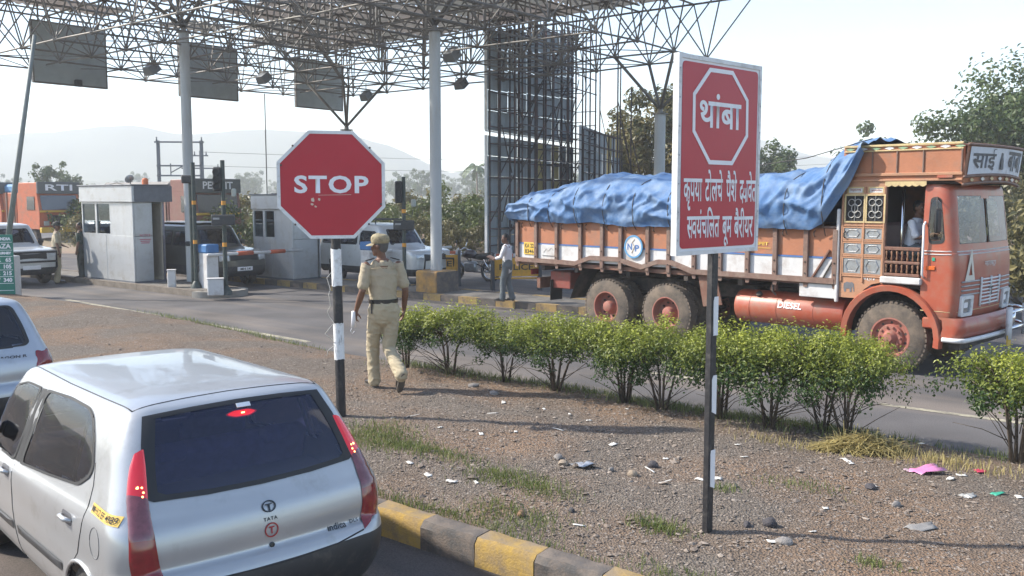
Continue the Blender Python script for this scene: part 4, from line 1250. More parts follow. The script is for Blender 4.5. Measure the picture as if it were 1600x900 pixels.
# bumper, chrome strip, bull bar
bz = MB(); rows = []
for z, xo in ((.60, .0), (.64, .05), (.74, .075), (.86, .06), (.90, .0)):
    rows.append([(x + xo - .0, y, z) for x, y, _ in [(p[0], p[1], 0) for p in cab_ring(0, .99, 1.17, .14, .70)]])
bz.grid(rows).build('bumper', TRED, truck, 50)
MB().tube([(x + .06, 1.14 + (y - 1.14) * 1.01, .585) for x, y, _ in cab_ring(0, 1.0, 1.17, .14, .72)], .035, 6).build('bumper_strip', SIGN_EDGE, truck, True)
TB('bumper_valance', (.90, 1.14, .50), (.16, 2.1, .12), CHASSIS)
bb = MB().tube([(1.02, 1.45, .62), (1.22, 1.45, .64), (1.24, 1.45, .80), (1.24, 1.45, .92)], .04, 8).build('bull_bar', CHROME, truck, True)
for z in (.66, .90):
    MB().tube([(1.24, 1.30, z), (1.25, 1.7, z), (1.22, 2.1, z), (1.06, 2.28, z), (.9, 2.33, z)], .032, 8).build('tube', CHROME, bb, True)
for y in (1.3, 2.1):
    MB().tube([(1.24 if y < 2 else 1.22, y, .50), (1.24 if y < 2 else 1.22, y, .98)], .045, 8).build('upright', SIGN_EDGE, bb, True)
MB().box((1.24, 1.32, .48), (.02, .14, .16)).build('number_plate', TYEL, truck)
# wooden crown over the cab and the painted visor
cr_h = [(-.80, 2.87), (.80, 2.865), (.94, 2.80), (.98, 2.88), (.95, 3.33), (-.80, 3.38)]
for y0, y1 in ((.0, .05), (2.23, 2.28)):
    flank(cr_h, y0, y1, 'crown_side', WOOD)
TB('crown_roof', (.05, 1.14, 3.36), (1.7, 2.2, .03), WOOD)
TB('crown_back', (-.79, 1.14, 3.12), (.04, 2.2, .5), WOOD)
for z, m_, hgt, dp in ((3.375, CREAM, .035, .03), (3.30, CREAM, .022, .02), (2.95, WOOD2, .045, .035), (2.865, WOOD2, .03, .025)):
    TB('crown_moulding', (.08, -.012, z), (1.74, dp, hgt), m_, .006)
for i in range(9):
    x = -.70 + i * .20
    b = MB(); b.prism([(x - .075, 3.335), (x, 3.312), (x + .075, 3.335), (x, 3.358)], .001, .012, SIDE(0, 0)); b.build('diamond', (SIGN_WHITE if i % 2 else mat('diamond_green', (.25, .36, .22), .6)), truck)
for x in (-.35, .02, .40, .93):
    TB('crown_rib', (x, -.008, 3.13), (.022, .02, .34), RIB, .004)
TB('red_reflector', (.72, -.03, 2.905), (.22, .03, .04), TRED, .008)
def visor(y, t):
    """point on the bulging visor: y across, t 0 bottom .. 1 top"""
    s_ = 1 - ((y - 1.14) / 1.16) ** 2
    return Vector((.955 + .10 * s_ + .05 * t, y, 2.90 + .04 * s_ + (.45 - .04 * s_) * t))
def vis_grid(t0, t1, lift, ya=-.02, yb=2.30):
    rows = []
    for i in range(25):
        y = ya + (yb - ya) * i / 24
        rows.append([visor(y, t0 + (t1 - t0) * k / 4) + Vector((lift, 0, 0)) for k in range(5)])
    return MB().grid(rows)
vz = vis_grid(-.30, 1.06, 0).build('visor', WOOD, truck, True)
vis_grid(.06, .94, .012, .06, 2.22).build('sign_panel', mat('visor_white', (.56, .58, .62), .55, var=.12, dirt=((.3, .3, .33), .35, 6)), vz, True)
for t in (.0, 1.0, -.24):
    MB().tube([visor(-.02 + 2.32 * i / 24, t) + Vector((.015, 0, 0)) for i in range(25)], .02, 6).build('visor_moulding', RIB, vz, True)
for k in range(7):
    y = .2 + k * .31
    MB().prism([(-.08, 0), (0, .03), (.08, 0), (0, -.03)], 0, .006, frame(visor(y, -.12) + Vector((.014, 0, 0)), (0, 1, 0), (0, 0, 1))).build('diamond', PANEL_S if k % 2 else CREAM, vz)
VINK = mat('visor_ink', (.075, .075, .08), .6, var=.2)
def on_visor(body, y0, y1, t0, t1):
    me = fit_text(body, 1, 1, .02)
    for v in me.vertices:
        v.co = visor(y0 + (v.co.x + .5) * (y1 - y0), t0 + (v.co.y + .5) * (t1 - t0)) + Vector((.018, 0, 0))
    me.materials.append(VINK); link('lettering', me, vz)
on_visor('साई', .14, .85, .16, .90); on_visor('बाबा', 1.36, 2.12, .18, .86)
b = MB()
b.prism([(.0, -.13), (.05, -.12), (.06, .0), (.035, .06), (.045, .10), (.02, .145), (-.02, .145), (-.045, .10), (-.035, .06), (-.06, .0), (-.05, -.12)], 0, .006, frame(visor(1.08, .5) + Vector((.02, 0, 0)), (0, 1, 0), (0, 0, 1))); b.build('painted_emblem', VINK, vz)

# ---------------------------------------------------------------- blue tarpaulin over the load, with ropes
HT = [(-8.10, 2.42), (-7.98, 2.62), (-7.6, 2.74), (-7.0, 2.86), (-6.4, 3.02), (-5.9, 3.09), (-5.0, 3.02), (-4.0, 2.97), (-3.0, 2.98), (-2.0, 3.06), (-1.35, 3.12), (-1.12, 3.30), (-.85, 3.50), (-.42, 3.47)]
ZB = [(-8.10, 2.19), (-7.2, 2.13), (-6.3, 2.11), (-5.8, 2.15), (-5.0, 2.08), (-3.9, 2.10), (-2.4, 2.12), (-1.30, 2.11), (-1.07, 2.2), (-.67, 2.79), (-.44, 3.28)]
RP = [-7.45, -6.85, -6.15, -5.45, -4.75, -3.95, -3.2, -2.45, -1.7]
TARP = mat('blue_tarpaulin', (.085, .175, .345), .62, var=.18, scale=2.2, bump=.5, bscale=14, dirt=((.20, .26, .34), .58, 2.2), spec=.25)
def tarp_pt(x, u):
    """u 0..1 from right hem over the top to the left hem"""
    zb, ht = interp(ZB, x), interp(HT, x)
    cinch = max(math.exp(-((x - r_) / .09) ** 2) for r_ in RP)
    puff = .03 * (1 - cinch) if x > -7.9 else 0
    v = u if u <= .5 else 1 - u
    hs = .62 if x < -1.3 else .75
    prof = [(0, -.065, 0), (.06, -.075, .15), (.16, -.075, .42), (.24, -.04, .62), (.30, .10, .78), (.38, .42, .90), (.5, 1.14, 1.0)]
    for (a, ya, za), (c, yc, zc) in zip(prof, prof[1:]):
        if v <= c:
            t = (v - a) / (c - a); y = ya + (yc - ya) * t; z = za + (zc - za) * t
            break
    side_f = 1 - smoothstep(.2, .32, v)
    lump = .07 * nz(x * 1.1, u * 3, 1) + .045 * nz(x * 2.6 + u * 4, u * 5, 4)
    def crease(s, a, b, c): return (1 - min(1, 3.2 * abs(nz(a, b, c)))) * s
    fold = .014 * nz(x * 4.5 + u * 9, u * 4.0, 7) + crease(.050, x * 1.7 + u * 5, u * 4.0 - x * .8, 2) + crease(.026, x * 3.0 - u * 7, u * 5 + x * .6, 12)
    y -= side_f * (puff * math.sin(PI * min(1, v / .24)) + fold * (.3 + 2.2 * min(1, v * 8)) * .8) + .02
    zz = zb + (ht - zb) * z + (1 - side_f) * (lump + puff - .02) * smoothstep(.2, .35, v) + fold * smoothstep(.1, .3, v)
    if v < .02: zz += .02 * nz(x * 6, 8.0)
    if u > .5: y = 2.28 - y
    return Vector((x, y, zz))
rows = []
NX = 250
for i in range(NX + 1):
    x = -8.08 + 7.64 * i / NX
    rows.append([tarp_pt(x, k / 84) for k in range(85)])
tb_ = MB().grid(rows)
back = [Vector((-8.06, p.y + .02 * nz(p.y * 3, p.z), max(2.16, p.z - .0))) for p in rows[0]]
low = [Vector((-7.98, min(max(p.y, 0), 2.28), 2.12)) for p in rows[0]]
tb_.grid([rows[0], [a_.lerp(c_, .5) + Vector((-.06, 0, 0)) for a_, c_ in zip(rows[0], low)], low])
tarp = thing('tarpaulin', 'crumpled blue tarpaulin stretched over the load of the truck', 'tarpaulin', TR_LOC, TR_RZ)
tb_.build('sheet', TARP, tarp, True)
ROPE = mat('rope_dark', (.06, .055, .05), .9)
for x in RP + [-1.05]:
    P = []
    for k in range(0, 85, 2):
        p = sum((tarp_pt(x + .012 * j, k / 84) for j in range(-4, 5)), Vector()) / 9
        c = Vector((x, 1.14, 2.3)); n_ = (p - c); n_.x = 0; n_.normalize()
        P.append(p + n_ * .016)
    P = [sum(P[max(0, i - 2):i + 3], Vector()) / len(P[max(0, i - 2):i + 3]) for i in range(len(P))]
    P = [Vector((x, -.03, 2.02))] + P + [Vector((x, 2.31, 2.02))]
    o = MB().tube(P, .008, 5).build('rope', ROPE, tarp, True)
MB().tube([(-.46, .2, 3.50), (-1.6, .35, 3.25), (-2.9, .5, 3.12)], .008, 5).build('rope', ROPE, tarp, True)
# ---------------------------------------------------------------- toll canopy: a double-layer space frame on columns
ANG_E = math.atan2(RE.y, RE.x)
STEEL = mat('frame_steel', (.165, .155, .14), .6, .15, var=.2, scale=.8, dirt=((.12, .09, .07), .4, 1.2))
COLUMN = mat('column_grey', (.40, .41, .41), .6, var=.10, scale=2, dirt=((.30, .28, .25), .35, 3), streak=6)
MOD = 2.09
CA0, CB1 = 10.2, 22.4
NAc, NBc = 9, 7
ZB_, ZT_ = 7.0, 9.0
canopy = thing('canopy', 'big steel space frame canopy spanning the toll lanes', 'canopy')
def bn(i, j): return rd(CA0 + i * MOD, CB1 - j * MOD, ZB_ + .05 * nz(i * .7, j * .7))
def tn(i, j): return rd(CA0 + (i + .5) * MOD, CB1 - (j + .5) * MOD, ZT_ + .05 * nz(i * .7, j * .7, 3))
bc, tcx, dg_ = MB(), MB(), MB()
for i in range(NAc + 1):
    for j in range(NBc + 1):
        if i < NAc: bc.cyl(bn(i, j), bn(i + 1, j), .029, n=5)
        if i < NAc and j < NBc: bc.cyl(*((bn(i, j), bn(i + 1, j + 1)) if (i + j) % 2 else (bn(i + 1, j), bn(i, j + 1))), .017, n=4)
        if j < NBc: bc.cyl(bn(i, j), bn(i, j + 1), .029, n=5)
for i in range(-1, NAc + 1):
    for j in range(-1, NBc + 1):
        if i < NAc: tcx.cyl(tn(i, j), tn(i + 1, j), .036, n=5)
        if j < NBc: tcx.cyl(tn(i, j), tn(i, j + 1), .034, n=5)
        for di in (0, 1):
            for dj in (0, 1):
                if 0 <= i + di <= NAc and 0 <= j + dj <= NBc:
                    dg_.cyl(tn(i, j), bn(i + di, j + dj), .024, n=5)
for m_, nm in ((bc, 'bottom_chords'), (tcx, 'top_chords'), (dg_, 'diagonal_struts')):
    tag(m_.build(nm, STEEL, canopy), kind='stuff')
# purlins and a third shallow layer carrying the sheets
pu = MB()
for i in range(-1, NAc + 1):
    for k in (0, .5):
        if i + k > NAc: continue
        a_ = CA0 + (i + .5 + k) * MOD
        pu.tube([rd(a_, CB1 + .5 * MOD, ZT_ + .22), rd(a_, CB1 - (NBc + .5) * MOD, ZT_ + .22)], .035, 4)
tag(pu.build('purlins', STEEL, canopy), kind='stuff')
nd = MB()
for i in range(NAc + 1):
    for j in range(NBc + 1):
        nd.lathe([(0, -.07), (.06, -.04), (.075, 0), (.06, .04), (0, .07)], 6, Matrix.Translation(bn(i, j)))
tag(nd.build('ball_joints', STEEL, canopy), kind='stuff')
def roof_mat():
    m = bpy.data.materials.new('roof_sheet'); m.use_nodes = True
    t = m.node_tree; N = t.nodes; L = t.links
    b = N['Principled BSDF']; b.inputs['Roughness'].default_value = .7
    oi = N.new('ShaderNodeObjectInfo')
    rp = N.new('ShaderNodeValToRGB')
    rp.color_ramp.elements[0].color = (.46, .45, .40, 1); rp.color_ramp.elements[1].color = (.50, .42, .37, 1)
    L.new(oi.outputs['Random'], rp.inputs[0])
    tc = N.new('ShaderNodeTexCoord'); nt = N.new('ShaderNodeTexNoise'); nt.inputs['Scale'].default_value = 1.3; nt.inputs['Detail'].default_value = 5
    L.new(tc.outputs['Object'], nt.inputs['Vector'])
    mr = N.new('ShaderNodeMapRange'); mr.inputs['From Min'].default_value = .3; mr.inputs['From Max'].default_value = .7; mr.inputs['To Min'].default_value = .72; mr.inputs['To Max'].default_value = 1.08
    L.new(nt.outputs['Fac'], mr.inputs[0])
    vm = N.new('ShaderNodeVectorMath'); vm.operation = 'SCALE'; L.new(rp.outputs[0], vm.inputs[0]); L.new(mr.outputs[0], vm.inputs['Scale'])
    L.new(vm.outputs[0], b.inputs['Base Color'])
    tr = N.new('ShaderNodeBsdfTranslucent'); L.new(vm.outputs[0], tr.inputs[0])
    ms = N.new('ShaderNodeMixShader'); ms.inputs[0].default_value = .22
    L.new(b.outputs[0], ms.inputs[1]); L.new(tr.outputs[0], ms.inputs[2]); L.new(ms.outputs[0], N['Material Output'].inputs[0])
    return m
rows = []
for k in range(29):
    y = MOD * k / 28
    rows.append([(x, y, .022 * (1 if (k // 2) % 2 else -1)) for x in (0, MOD * .98)])
ROOFS = MB().grid(rows).mesh('roof_sheet', roof_mat())
for i in range(-1, NAc):
    for j in range(-1, NBc):
        if j == 3 or (j > 5 and i < 5) or (i, j) in ((7, 4), (7, 2), (8, 1)): continue
        o = link('roof_sheet', ROOFS, canopy)
        o.location = rd(CA0 + (i + .5) * MOD, CB1 - (j + .5) * MOD, ZT_ + .29)
        o.rotation_euler = (0, 0, ANG_E)
def column(x, y, top, r, label, fan, zt, base=None):
    t = thing('column', label, 'column', (x, y, 0), 0, 'canopy columns')
    MB().lathe([(r, .1), (r, top)], 24, cap=True).build('shaft', COLUMN, t, 40)
    MB().lathe([(r * 1.45, top), (r * 1.45, top + .035)], 24).build('cap_plate', STEEL, t)
    MB().lathe([(r * .55, top + .035), (r * .4, top + .22)], 10).build('socket', STEEL, t)
    for p in fan:
        MB().cyl((0, 0, top + .15), (p[0] - x, p[1] - y, zt), .05, n=7).build('strut', STEEL, t, True)
    return t
def near_nodes(fn, x, y, k=4):
    P = [fn(i, j) for i in range(NAc + 1) for j in range(NBc + 1)]
    return sorted(P, key=lambda p: (p.x - x) ** 2 + (p.y - y) ** 2)[:k]
c2 = column(-2.0, 24.49, 6.88, .150, 'thick grey column on a square painted footing, right of the policeman', near_nodes(tn, -2.0, 24.49), ZT_)
BASE_Y = mat('footing_yellow', (.40, .22, .06), .85, var=.3, scale=4, dirt=((.12, .10, .08), .6, 3))
f_ = MB().box((0, 0, .40), (.80, .80, .62), ANG_E, .04).build('footing', BASE_Y, c2)
MB().box((0, 0, 0), (.02, .806, .60), 0, 0, Matrix.Rotation(ANG_E, 4, 'Z') @ Matrix.Translation((-.405, 0, .39))).build('black_side', BLK, f_)
column(-9.47, 27.35, 7.35, .145, 'grey column rising behind the nearest toll booth', near_nodes(tn, -9.47, 27.35), ZT_)
P3 = near_nodes(bn, 4.35, 30.6); c3 = sum(P3, Vector()) / 4
column(c3.x, c3.y, 5.25, .175, 'short grey column with fanned struts behind the truck', P3, ZB_)
P4 = near_nodes(bn, -6.5, 36.6); c4 = sum(P4, Vector()) / 4
column(c4.x, c4.y, 5.2, .17, 'grey column with fanned struts hidden behind the octagonal sign', P4, ZB_)
# lane boards hung from the far edge, seen from behind
BOARD = mat('board_back', (.33, .36, .355), .55, .2, var=.12, scale=2, dirt=((.25, .27, .265), .35, 1.5))
for i, (bb_, lab) in enumerate(((10.67, 'leftmost grey lane board hanging under the canopy'), (16.0, 'middle grey lane board hanging under the canopy beside a column'), (21.35, 'rightmost grey lane board hanging above the octagonal sign'))):
    t = thing('lane_board', lab, 'board', rd(27.9, bb_, 0), ANG_E, 'lane boards under the canopy')
    MB().box((0, 0, 7.42), (.10, 2.5, 2.0), 0, .01).build('panel', BOARD, t)
    b = MB(); ring_prism(b, [(-1.27, 6.40), (1.27, 6.40), (1.27, 8.44), (-1.27, 8.44)], [(-1.22, 6.45), (1.22, 6.45), (1.22, 8.39), (-1.22, 8.39)], -.06, .06, frame((0, 0, 0), (0, 1, 0), (0, 0, 1))); b.build('rim', STEEL, t)
    for y in (-1.0, 1.0):
        MB().cyl((0, y, 8.4), (0, y, 9.0), .03, n=6).build('hanger', STEEL, t)
    if i == 0:
        MB().box((-.12, -.2, 6.5), (.14, .24, .24), 0, .03).build('signal_box', PLASTIC, t)
# floodlights
FLM = mat('floodlight_body', (.20, .21, .21), .5, .3); FLG = mat('floodlight_glass', (.55, .58, .55), .15, coat=.5)
def gz_(px, py, z):
    """point at height z seen in that direction (used to measure positions)"""
    phi = math.atan(140 / 1450)
    d = Vector(((px - 800) / 1450, math.cos(phi) + (450 - py) / 1450 * math.sin(phi), -math.sin(phi) + (450 - py) / 1450 * math.cos(phi)))
    return Vector((0, 0, 2.6)) + d * ((z - 2.6) / d.z)
for px, py, lab in ((237, 108, 'floodlight hanging between the two left lane boards'), (572, 150, 'floodlight hanging right of the rightmost lane board'), (720, 131, 'floodlight hanging just right of the thick column'), (706, 86, 'upper floodlight close to the top of the thick column'), (412, 122, 'floodlight hanging right of the middle lane board')):
    p = gz_(px, py, 6.9)
    t = thing('floodlight', lab, 'floodlight', p, R(-35), 'floodlights under the canopy')
    M_ = Matrix.Rotation(R(35), 4, 'X')
    MB().prism([(-.22, -.13), (.22, -.13), (.16, .15), (-.16, .15)], -.20, .20, M_ @ Matrix.Rotation(R(90), 4, 'X')).build('housing', FLM, t)
    MB().box((0, -.0, -.135), (.40, .36, .02), 0, 0, M_).build('glass', FLG, t)
    MB().tube([(-.25, 0, .0), (-.25, 0, .22), (.25, 0, .22), (.25, 0, 0)], .016, 5).build('bracket', STEEL, t)
    MB().cyl((0, 0, .2), (0, 0, .5), .02, n=5).build('stem', STEEL, t)

# ---------------------------------------------------------------- hoardings seen from behind
SHEETM = mat('hoarding_sheet', (.25, .28, .30), .6, .15, var=.22, scale=1.2, dirt=((.17, .185, .19), .4, 1), streak=3)
SHEETY = mat('hoarding_sheet_yellow', (.30, .24, .10), .7, var=.25, scale=1.5)
ANGLE = mat('angle_iron', (.055, .045, .045), .7, .2, var=.3, scale=3, dirt=((.14, .05, .04), .35, 3))
EDGEW = mat('hoarding_edge', (.72, .72, .72), .6)
def hoarding(name, label, A, B, bands, ncol, scaff, seed):
    A, B = Vector(A), Vector(B)
    L_ = (B - A).length; u = (B - A).normalized(); n_ = Vector((u.y, -u.x, 0))
    t = thing(name, label, 'hoarding', A, math.atan2(u.y, u.x))
    q = random.Random(seed)
    w = L_ / ncol
    for z0, z1, slope, nr in bands:
        for c in range(ncol):
            top = z1 + slope * c / ncol
            for r_ in range(nr):
                za = z0 + (top - z0) * r_ / nr; zb = z0 + (top - z0) * (r_ + 1) / nr
                b = MB(); prof = []
                for k in range(9):
                    prof.append((c * w + .01 + (w - .02) * k / 8, .025 * (1 if k % 2 else -1) + q.uniform(-.01, .01)))
                b.grid([[(x, y, za + .01) for x, y in prof], [(x, y, zb - .01) for x, y in prof]])
                b.build('sheet', SHEETY if (z0 < 3 and c in (5, 7) and q.random() < .8 and r_ > 1) else SHEETM, t)
        MB().box((-.03, .02, (z0 + z1) / 2), (.05, .10, z1 - z0)).build('edge', EDGEW, t)
        MB().box((L_ / 2, .05, z0 - .02), (L_, .05, .05)).build('edge', EDGEW, t)
    y_ = -.12
    lo, hi = bands[0][0] - .6, max(b_[1] + b_[2] for b_ in bands)
    po = MB(); ho = MB(); di = MB()
    for c in range(ncol + 1):
        po.box((c * w, y_, (lo + hi) / 2), (.05, .05, hi - lo))
        if scaff:
            for yy in (-.55, -1.1):
                if q.random() < .8: po.box((c * w + q.uniform(-.2, .2), yy, (lo + hi) / 2), (.05, .05, hi - lo + q.uniform(-.4, .6)))
    z = lo + .4
    while z < hi:
        ho.box((L_ / 2, y_ - .04, z), (L_, .04, .04))
        if scaff and q.random() < .6: ho.box((L_ / 2, -1.1, z + .1), (L_, .04, .04))
        if scaff:
            for c in range(0, ncol + 1):
                if q.random() < .5: ho.box((c * w, -.6, z), (.035, 1.0, .035))
        z += .62
    for c in range(0, ncol):
        zz = lo + q.uniform(0, 1)
        while zz < hi - 1.8 and scaff:
            s_ = 1 if q.random() < .5 else -1
            x0, x1 = (c * w, (c + 1) * w) if s_ > 0 else ((c + 1) * w, c * w)
            if q.random() < .6: di.tube([(x0, -.6, zz), (x1, -.6, zz + 1.7)], .022, 4)
            if q.random() < .35: di.tube([(x0, -.15, zz), (x0, -1.1, zz + 1.7)], .022, 4)
            zz += 1.8
    for m_, nm in ((po, 'posts'), (ho, 'rails'), (di, 'braces')):
        if m_.v: tag(m_.build(nm, ANGLE, t), kind='stuff')
    return t
hoarding('hoarding', 'tall dark hoarding of corrugated sheets with scaffolding, behind the truck tail', (-.92, 34.2, 0), (2.75, 42.3, 0), ((.45, 4.9, 0, 6), (5.08, 8.75, 1.3, 5)), 10, True, 5)
hoarding('hoarding', 'lower dark hoarding with a slanting top edge, right of the tall one', (2.95, 40.2, 0), (5.45, 47.5, 0), ((.8, 5.72, -.15, 5),), 8, False, 6)
# bare scaffold masts beside the lower hoarding
for i, (x, y, h_) in enumerate(((3.55, 38.0, 8.6), (4.55, 39.5, 8.2), (4.1, 36.5, 8.9), (5.2, 41.0, 7.4))):
    t = thing('scaffold_mast', ('thin bare scaffold mast nearest the tall hoarding', 'thin bare scaffold mast in the middle of the gap under the canopy', 'tall thin scaffold mast just left of the short column', 'shortest thin scaffold mast above the lower hoarding')[i], 'mast', (x, y, 0), 0, 'scaffold masts')
    MB().box((0, 0, h_ / 2), (.05, .05, h_)).build('upright', ANGLE, t)
    MB().tube([(0, 0, h_ * .72), (1.1, 1.6, h_ * .25)], .022, 4).build('brace', ANGLE, t)
    MB().tube([(0, 0, h_ * .55), (-1.3, -1.0, h_ * .58)], .018, 4).build('tie_rod', ANGLE, t)

# ---------------------------------------------------------------- toll booths
ALU = mat('booth_aluminium', (.47, .48, .49), .42, .45, var=.07, scale=2, bump=.05, bscale=20, dirt=((.36, .34, .31), .35, 2.5))
ROOFB = mat('booth_roof', (.13, .14, .16), .6, var=.15)
BOOTH_IN = mat('booth_inside', (.20, .185, .15), .8, var=.15)
def booth(loc, L_, W_, H_, label, full):
    """local x up the road, local +y towards the viewer's side; origin at the near right corner"""
    t = thing('toll_booth', label, 'booth', loc, ANG_E, 'toll booths')
    zs, zw = H_ * .48, H_ * .83
    th = .05
    # near side: two lower panels, blank upper panel, window band
    wp = L_ * .42
    for x0, x1 in ((0, L_ * .52), (L_ * .52, L_)):
        MB().box(((x0 + x1) / 2, -th / 2, zs / 2 + .03), (x1 - x0 - .012, th, zs - .03), 0, .008).build('wall_panel', ALU, t)
    MB().box((wp / 2, -th / 2, (zs + zw) / 2), (wp - .012, th, zw - zs - .012), 0, .008).build('wall_panel', ALU, t)
    for x0, x1 in ((wp, wp + (L_ - wp) / 2), (wp + (L_ - wp) / 2, L_)):
        fw = MB(); ring_prism(fw, [(x0, zs), (x1, zs), (x1, zw), (x0, zw)], [(x0 + .05, zs + .05), (x1 - .05, zs + .05), (x1 - .05, zw - .05), (x0 + .05, zw - .05)], 0, th, frame((0, -th, 0), (1, 0, 0), (0, 0, 1)) @ Matrix.Scale(-1, 4, (0, 0, 1)))
        w = fw.build('window', ALU, t)
        MB().box(((x0 + x1) / 2, -th / 2, (zs + zw) / 2), (x1 - x0 - .1, .008, zw - zs - .1)).build('pane', GLASS_C, w)
    # right end: panel with notice, then open doorway
    we = W_ * (.62 if full else .9)
    for z0, z1 in ((.03, zs), (zs, zw)):
        MB().box((th / 2, -th - (we - th) / 2, (z0 + z1) / 2), (th, we - th - .01, z1 - z0 - .01), 0, .008).build('end_panel', ALU, t)
    # far side, left end
    MB().box((L_ - th / 2, -W_ / 2 - .02, zw / 2), (th, W_ - th, zw - .03)).build('end_panel', BOOTH_IN, t)
    for x0, x1 in ((th, L_ * .5), (L_ * .5, L_ - th)):
        MB().box(((x0 + x1) / 2, -W_ + th / 2 - .04, zs / 2), (x1 - x0, th, zs)).build('wall_panel', ALU, t)
        fw = MB(); ring_prism(fw, [(x0, zs), (x1, zs), (x1, zw), (x0, zw)], [(x0 + .06, zs + .05), (x1 - .06, zs + .05), (x1 - .06, zw - .05), (x0 + .06, zw - .05)], 0, th, frame((0, -W_ + .01, 0), (1, 0, 0), (0, 0, 1)) @ Matrix.Scale(-1, 4, (0, 0, 1)))
        w = fw.build('window', ALU, t)
        MB().box(((x0 + x1) / 2, -W_ - .015, (zs + zw) / 2), (x1 - x0 - .12, .008, zw - zs - .1)).build('pane', GLASS_C, w)
    MB().box((L_ / 2, -W_ / 2, .02), (L_, W_, .06)).build('floor', ROOFB, t)
    MB().box((L_ * .5, -W_ * .5, zs * .92), (L_ * .5, W_ * .5, .05)).build('desk', BOOTH_IN, t)
    MB().box((L_ * .45, -W_ * .55, zs * 1.1), (.30, .34, .30), 0, .03).build('monitor', PLASTIC, t)
    r_ = MB().box((L_ / 2 - .06, -W_ / 2, (zw + H_) / 2), (L_ + .12, W_ + .14, H_ - zw), 0, .015).build('roof', ALU, t)
    MB().box((-.125, -W_ / 2 - .1, (zw + H_) / 2), (.02, W_ + .2, (H_ - zw) * .96)).build('fascia', ROOFB, r_)
    MB().box((L_ / 2 - .06, -W_ / 2, H_ + .015), (L_ + .2, W_ + .22, .035), 0, .01).build('cover_sheet', ROOFB, r_)
    MB().tube([(L_ * .2, -.1, H_ + .03), (L_ * .4, -.2, H_ + .09), (L_ * .55, -.2, H_ + .04), (L_ * .7, -.3, H_ + .05)], .012, 5).build('cable', RUBBER, r_, True)
    if full:
        letters(t, 'NOTICE', W_ * .34, .07, frame((-.004, -.36, zs * 1.02), (0, -1, 0), (0, 0, 1)), mat('notice_red', (.45, .12, .16), .7), .02)
        for k in range(3):
            MB().box((-.003, -.36, zs * .93 - k * .05), (.004, W_ * (.36 - .05 * k), .026)).build('notice_line', MATS['notice_red'], t)
        d_ = MB().box((.42, -W_ * .93, zw / 2), (.80, .04, zw - .08), 0, .008).build('door', mat('door_tan', (.34, .30, .24), .7, var=.12), t)
        MB().box((.08, -W_ - .01, zw / 2), (.06, .05, zw)).build('door_post', mat('post_violet', (.24, .23, .28), .5), t)
        MB().lathe([(.09, 0), (.09, .16), (.05, .2), (0, .2)], 12, Matrix.Translation((.55, -W_ * .75, H_ + .03))).build('beacon', mat('beacon_orange', (.6, .16, .06), .4), r_, 40)
        MB().lathe([(0, 0), (.10, .02), (.14, .06)], 14, Matrix.Translation((.95, -W_ * .5, H_ + .18)) @ Matrix.Rotation(R(60), 4, 'Y'), cap=False).build('dish', PANEL_S, r_, True)
        MB().cyl((.95, -W_ * .5, H_), (.95, -W_ * .5, H_ + .2), .015, n=6).build('dish_stem', STEEL, r_)
    else:
        MB().box((L_ * .72, .03, (zw + H_) / 2), (.26, .04, .22), 0, .01).build('speaker_box', PLASTIC, t)
        MB().cyl((L_ * .82, -.3, H_), (L_ * .82, -.3, H_ + 3.1), .016, n=6).build('mast', STEEL, t)
    return t
booth(rd(21.45, 9.15, .15), 3.0, .98, 2.82, 'silver toll booth with an open door, left of the grey column', True)
booth(rd(18.64, 12.62, .15), 1.95, 1.05, 2.55, 'pale toll booth partly hidden behind the octagonal sign', False)

# ---------------------------------------------------------------- signal posts, barriers, cabinets
POSTG = mat('post_dark_green', (.03, .045, .04), .5, var=.2, dirt=((.1, .09, .08), .3, 8))
ORB = mat('band_orange', (.65, .28, .03), .6)
def signal_post(loc, h, label, head, cam_, box_, rz=ANG_E + PI / 2):
    t = thing('signal_post', label, 'traffic light', loc, rz, 'lane signal posts')
    MB().cyl((0, 0, 0), (0, 0, h), .055, n=12).build('post', POSTG, t, 40)
    MB().lathe([(.17, 0), (.15, .10), (.07, .22)], 14).build('foot', POSTG, t, 40)
    for z in (h * .36, h * .67):
        MB().lathe([(.0575, z), (.0585, z + .005), (.0585, z + .10), (.0575, z + .105)], 12, cap=False).build('orange_band', ORB, t)
    if head:
        hd = MB().box((-.14, 0, h * .86), (.20, .16, .62), 0, .03).build('signal_head', PLASTIC, t)
        for z in (-.18, 0, .18):
            MB().lathe([(.09, 0), (.085, .10), (.08, .10), (.085, .0)], 12, Matrix.Translation((-.14, -.06, h * .86 + z)) @ Matrix.Rotation(R(90), 4, 'X'), cap=False).build('visor', PLASTIC, hd, True)
    if cam_:
        MB().tube([(.05, 0, h * .66), (.22, 0, h * .64), (.26, 0, h * .70)], .014, 6).build('camera_arm', POSTG, t)
        MB().box((.27, 0, h * .76), (.11, .2, .22), .3, .03).build('camera', mat('camera_case', (.33, .35, .32), .5), t)
    if box_:
        MB().box((.0, -.08, h * .56), (.58, .14, .27), 0, .02).build('display_box', PLASTIC, t)
        MB().box((-.16, -.155, h * .57), (.16, .008, .05)).build('display_text', mat('display_grey', (.3, .3, .3), .5), t)
        MB().tube([(-.25, -.02, h * .51), (0, -.02, h * .5), (.25, -.02, h * .51)], .01, 5).build('bracket', POSTG, t)
    return t
FACE = R(4)
signal_post((-8.67, 25.4, .12), 3.45, 'dark lane post with two orange bands, right of the nearest booth', False, False, False, FACE)
signal_post((-7.40, 23.9, .12), 3.45, 'signal post with a black display box in front of the dark van', True, True, True, FACE)
signal_post((-3.02, 26.0, .15), 3.05, 'signal post with a black display box beside the walking policeman', True, True, True, FACE)
t = thing('camera_post', 'short dark post topped with a camera beside the nearest booth', 'post', (-8.86, 25.7, .12))
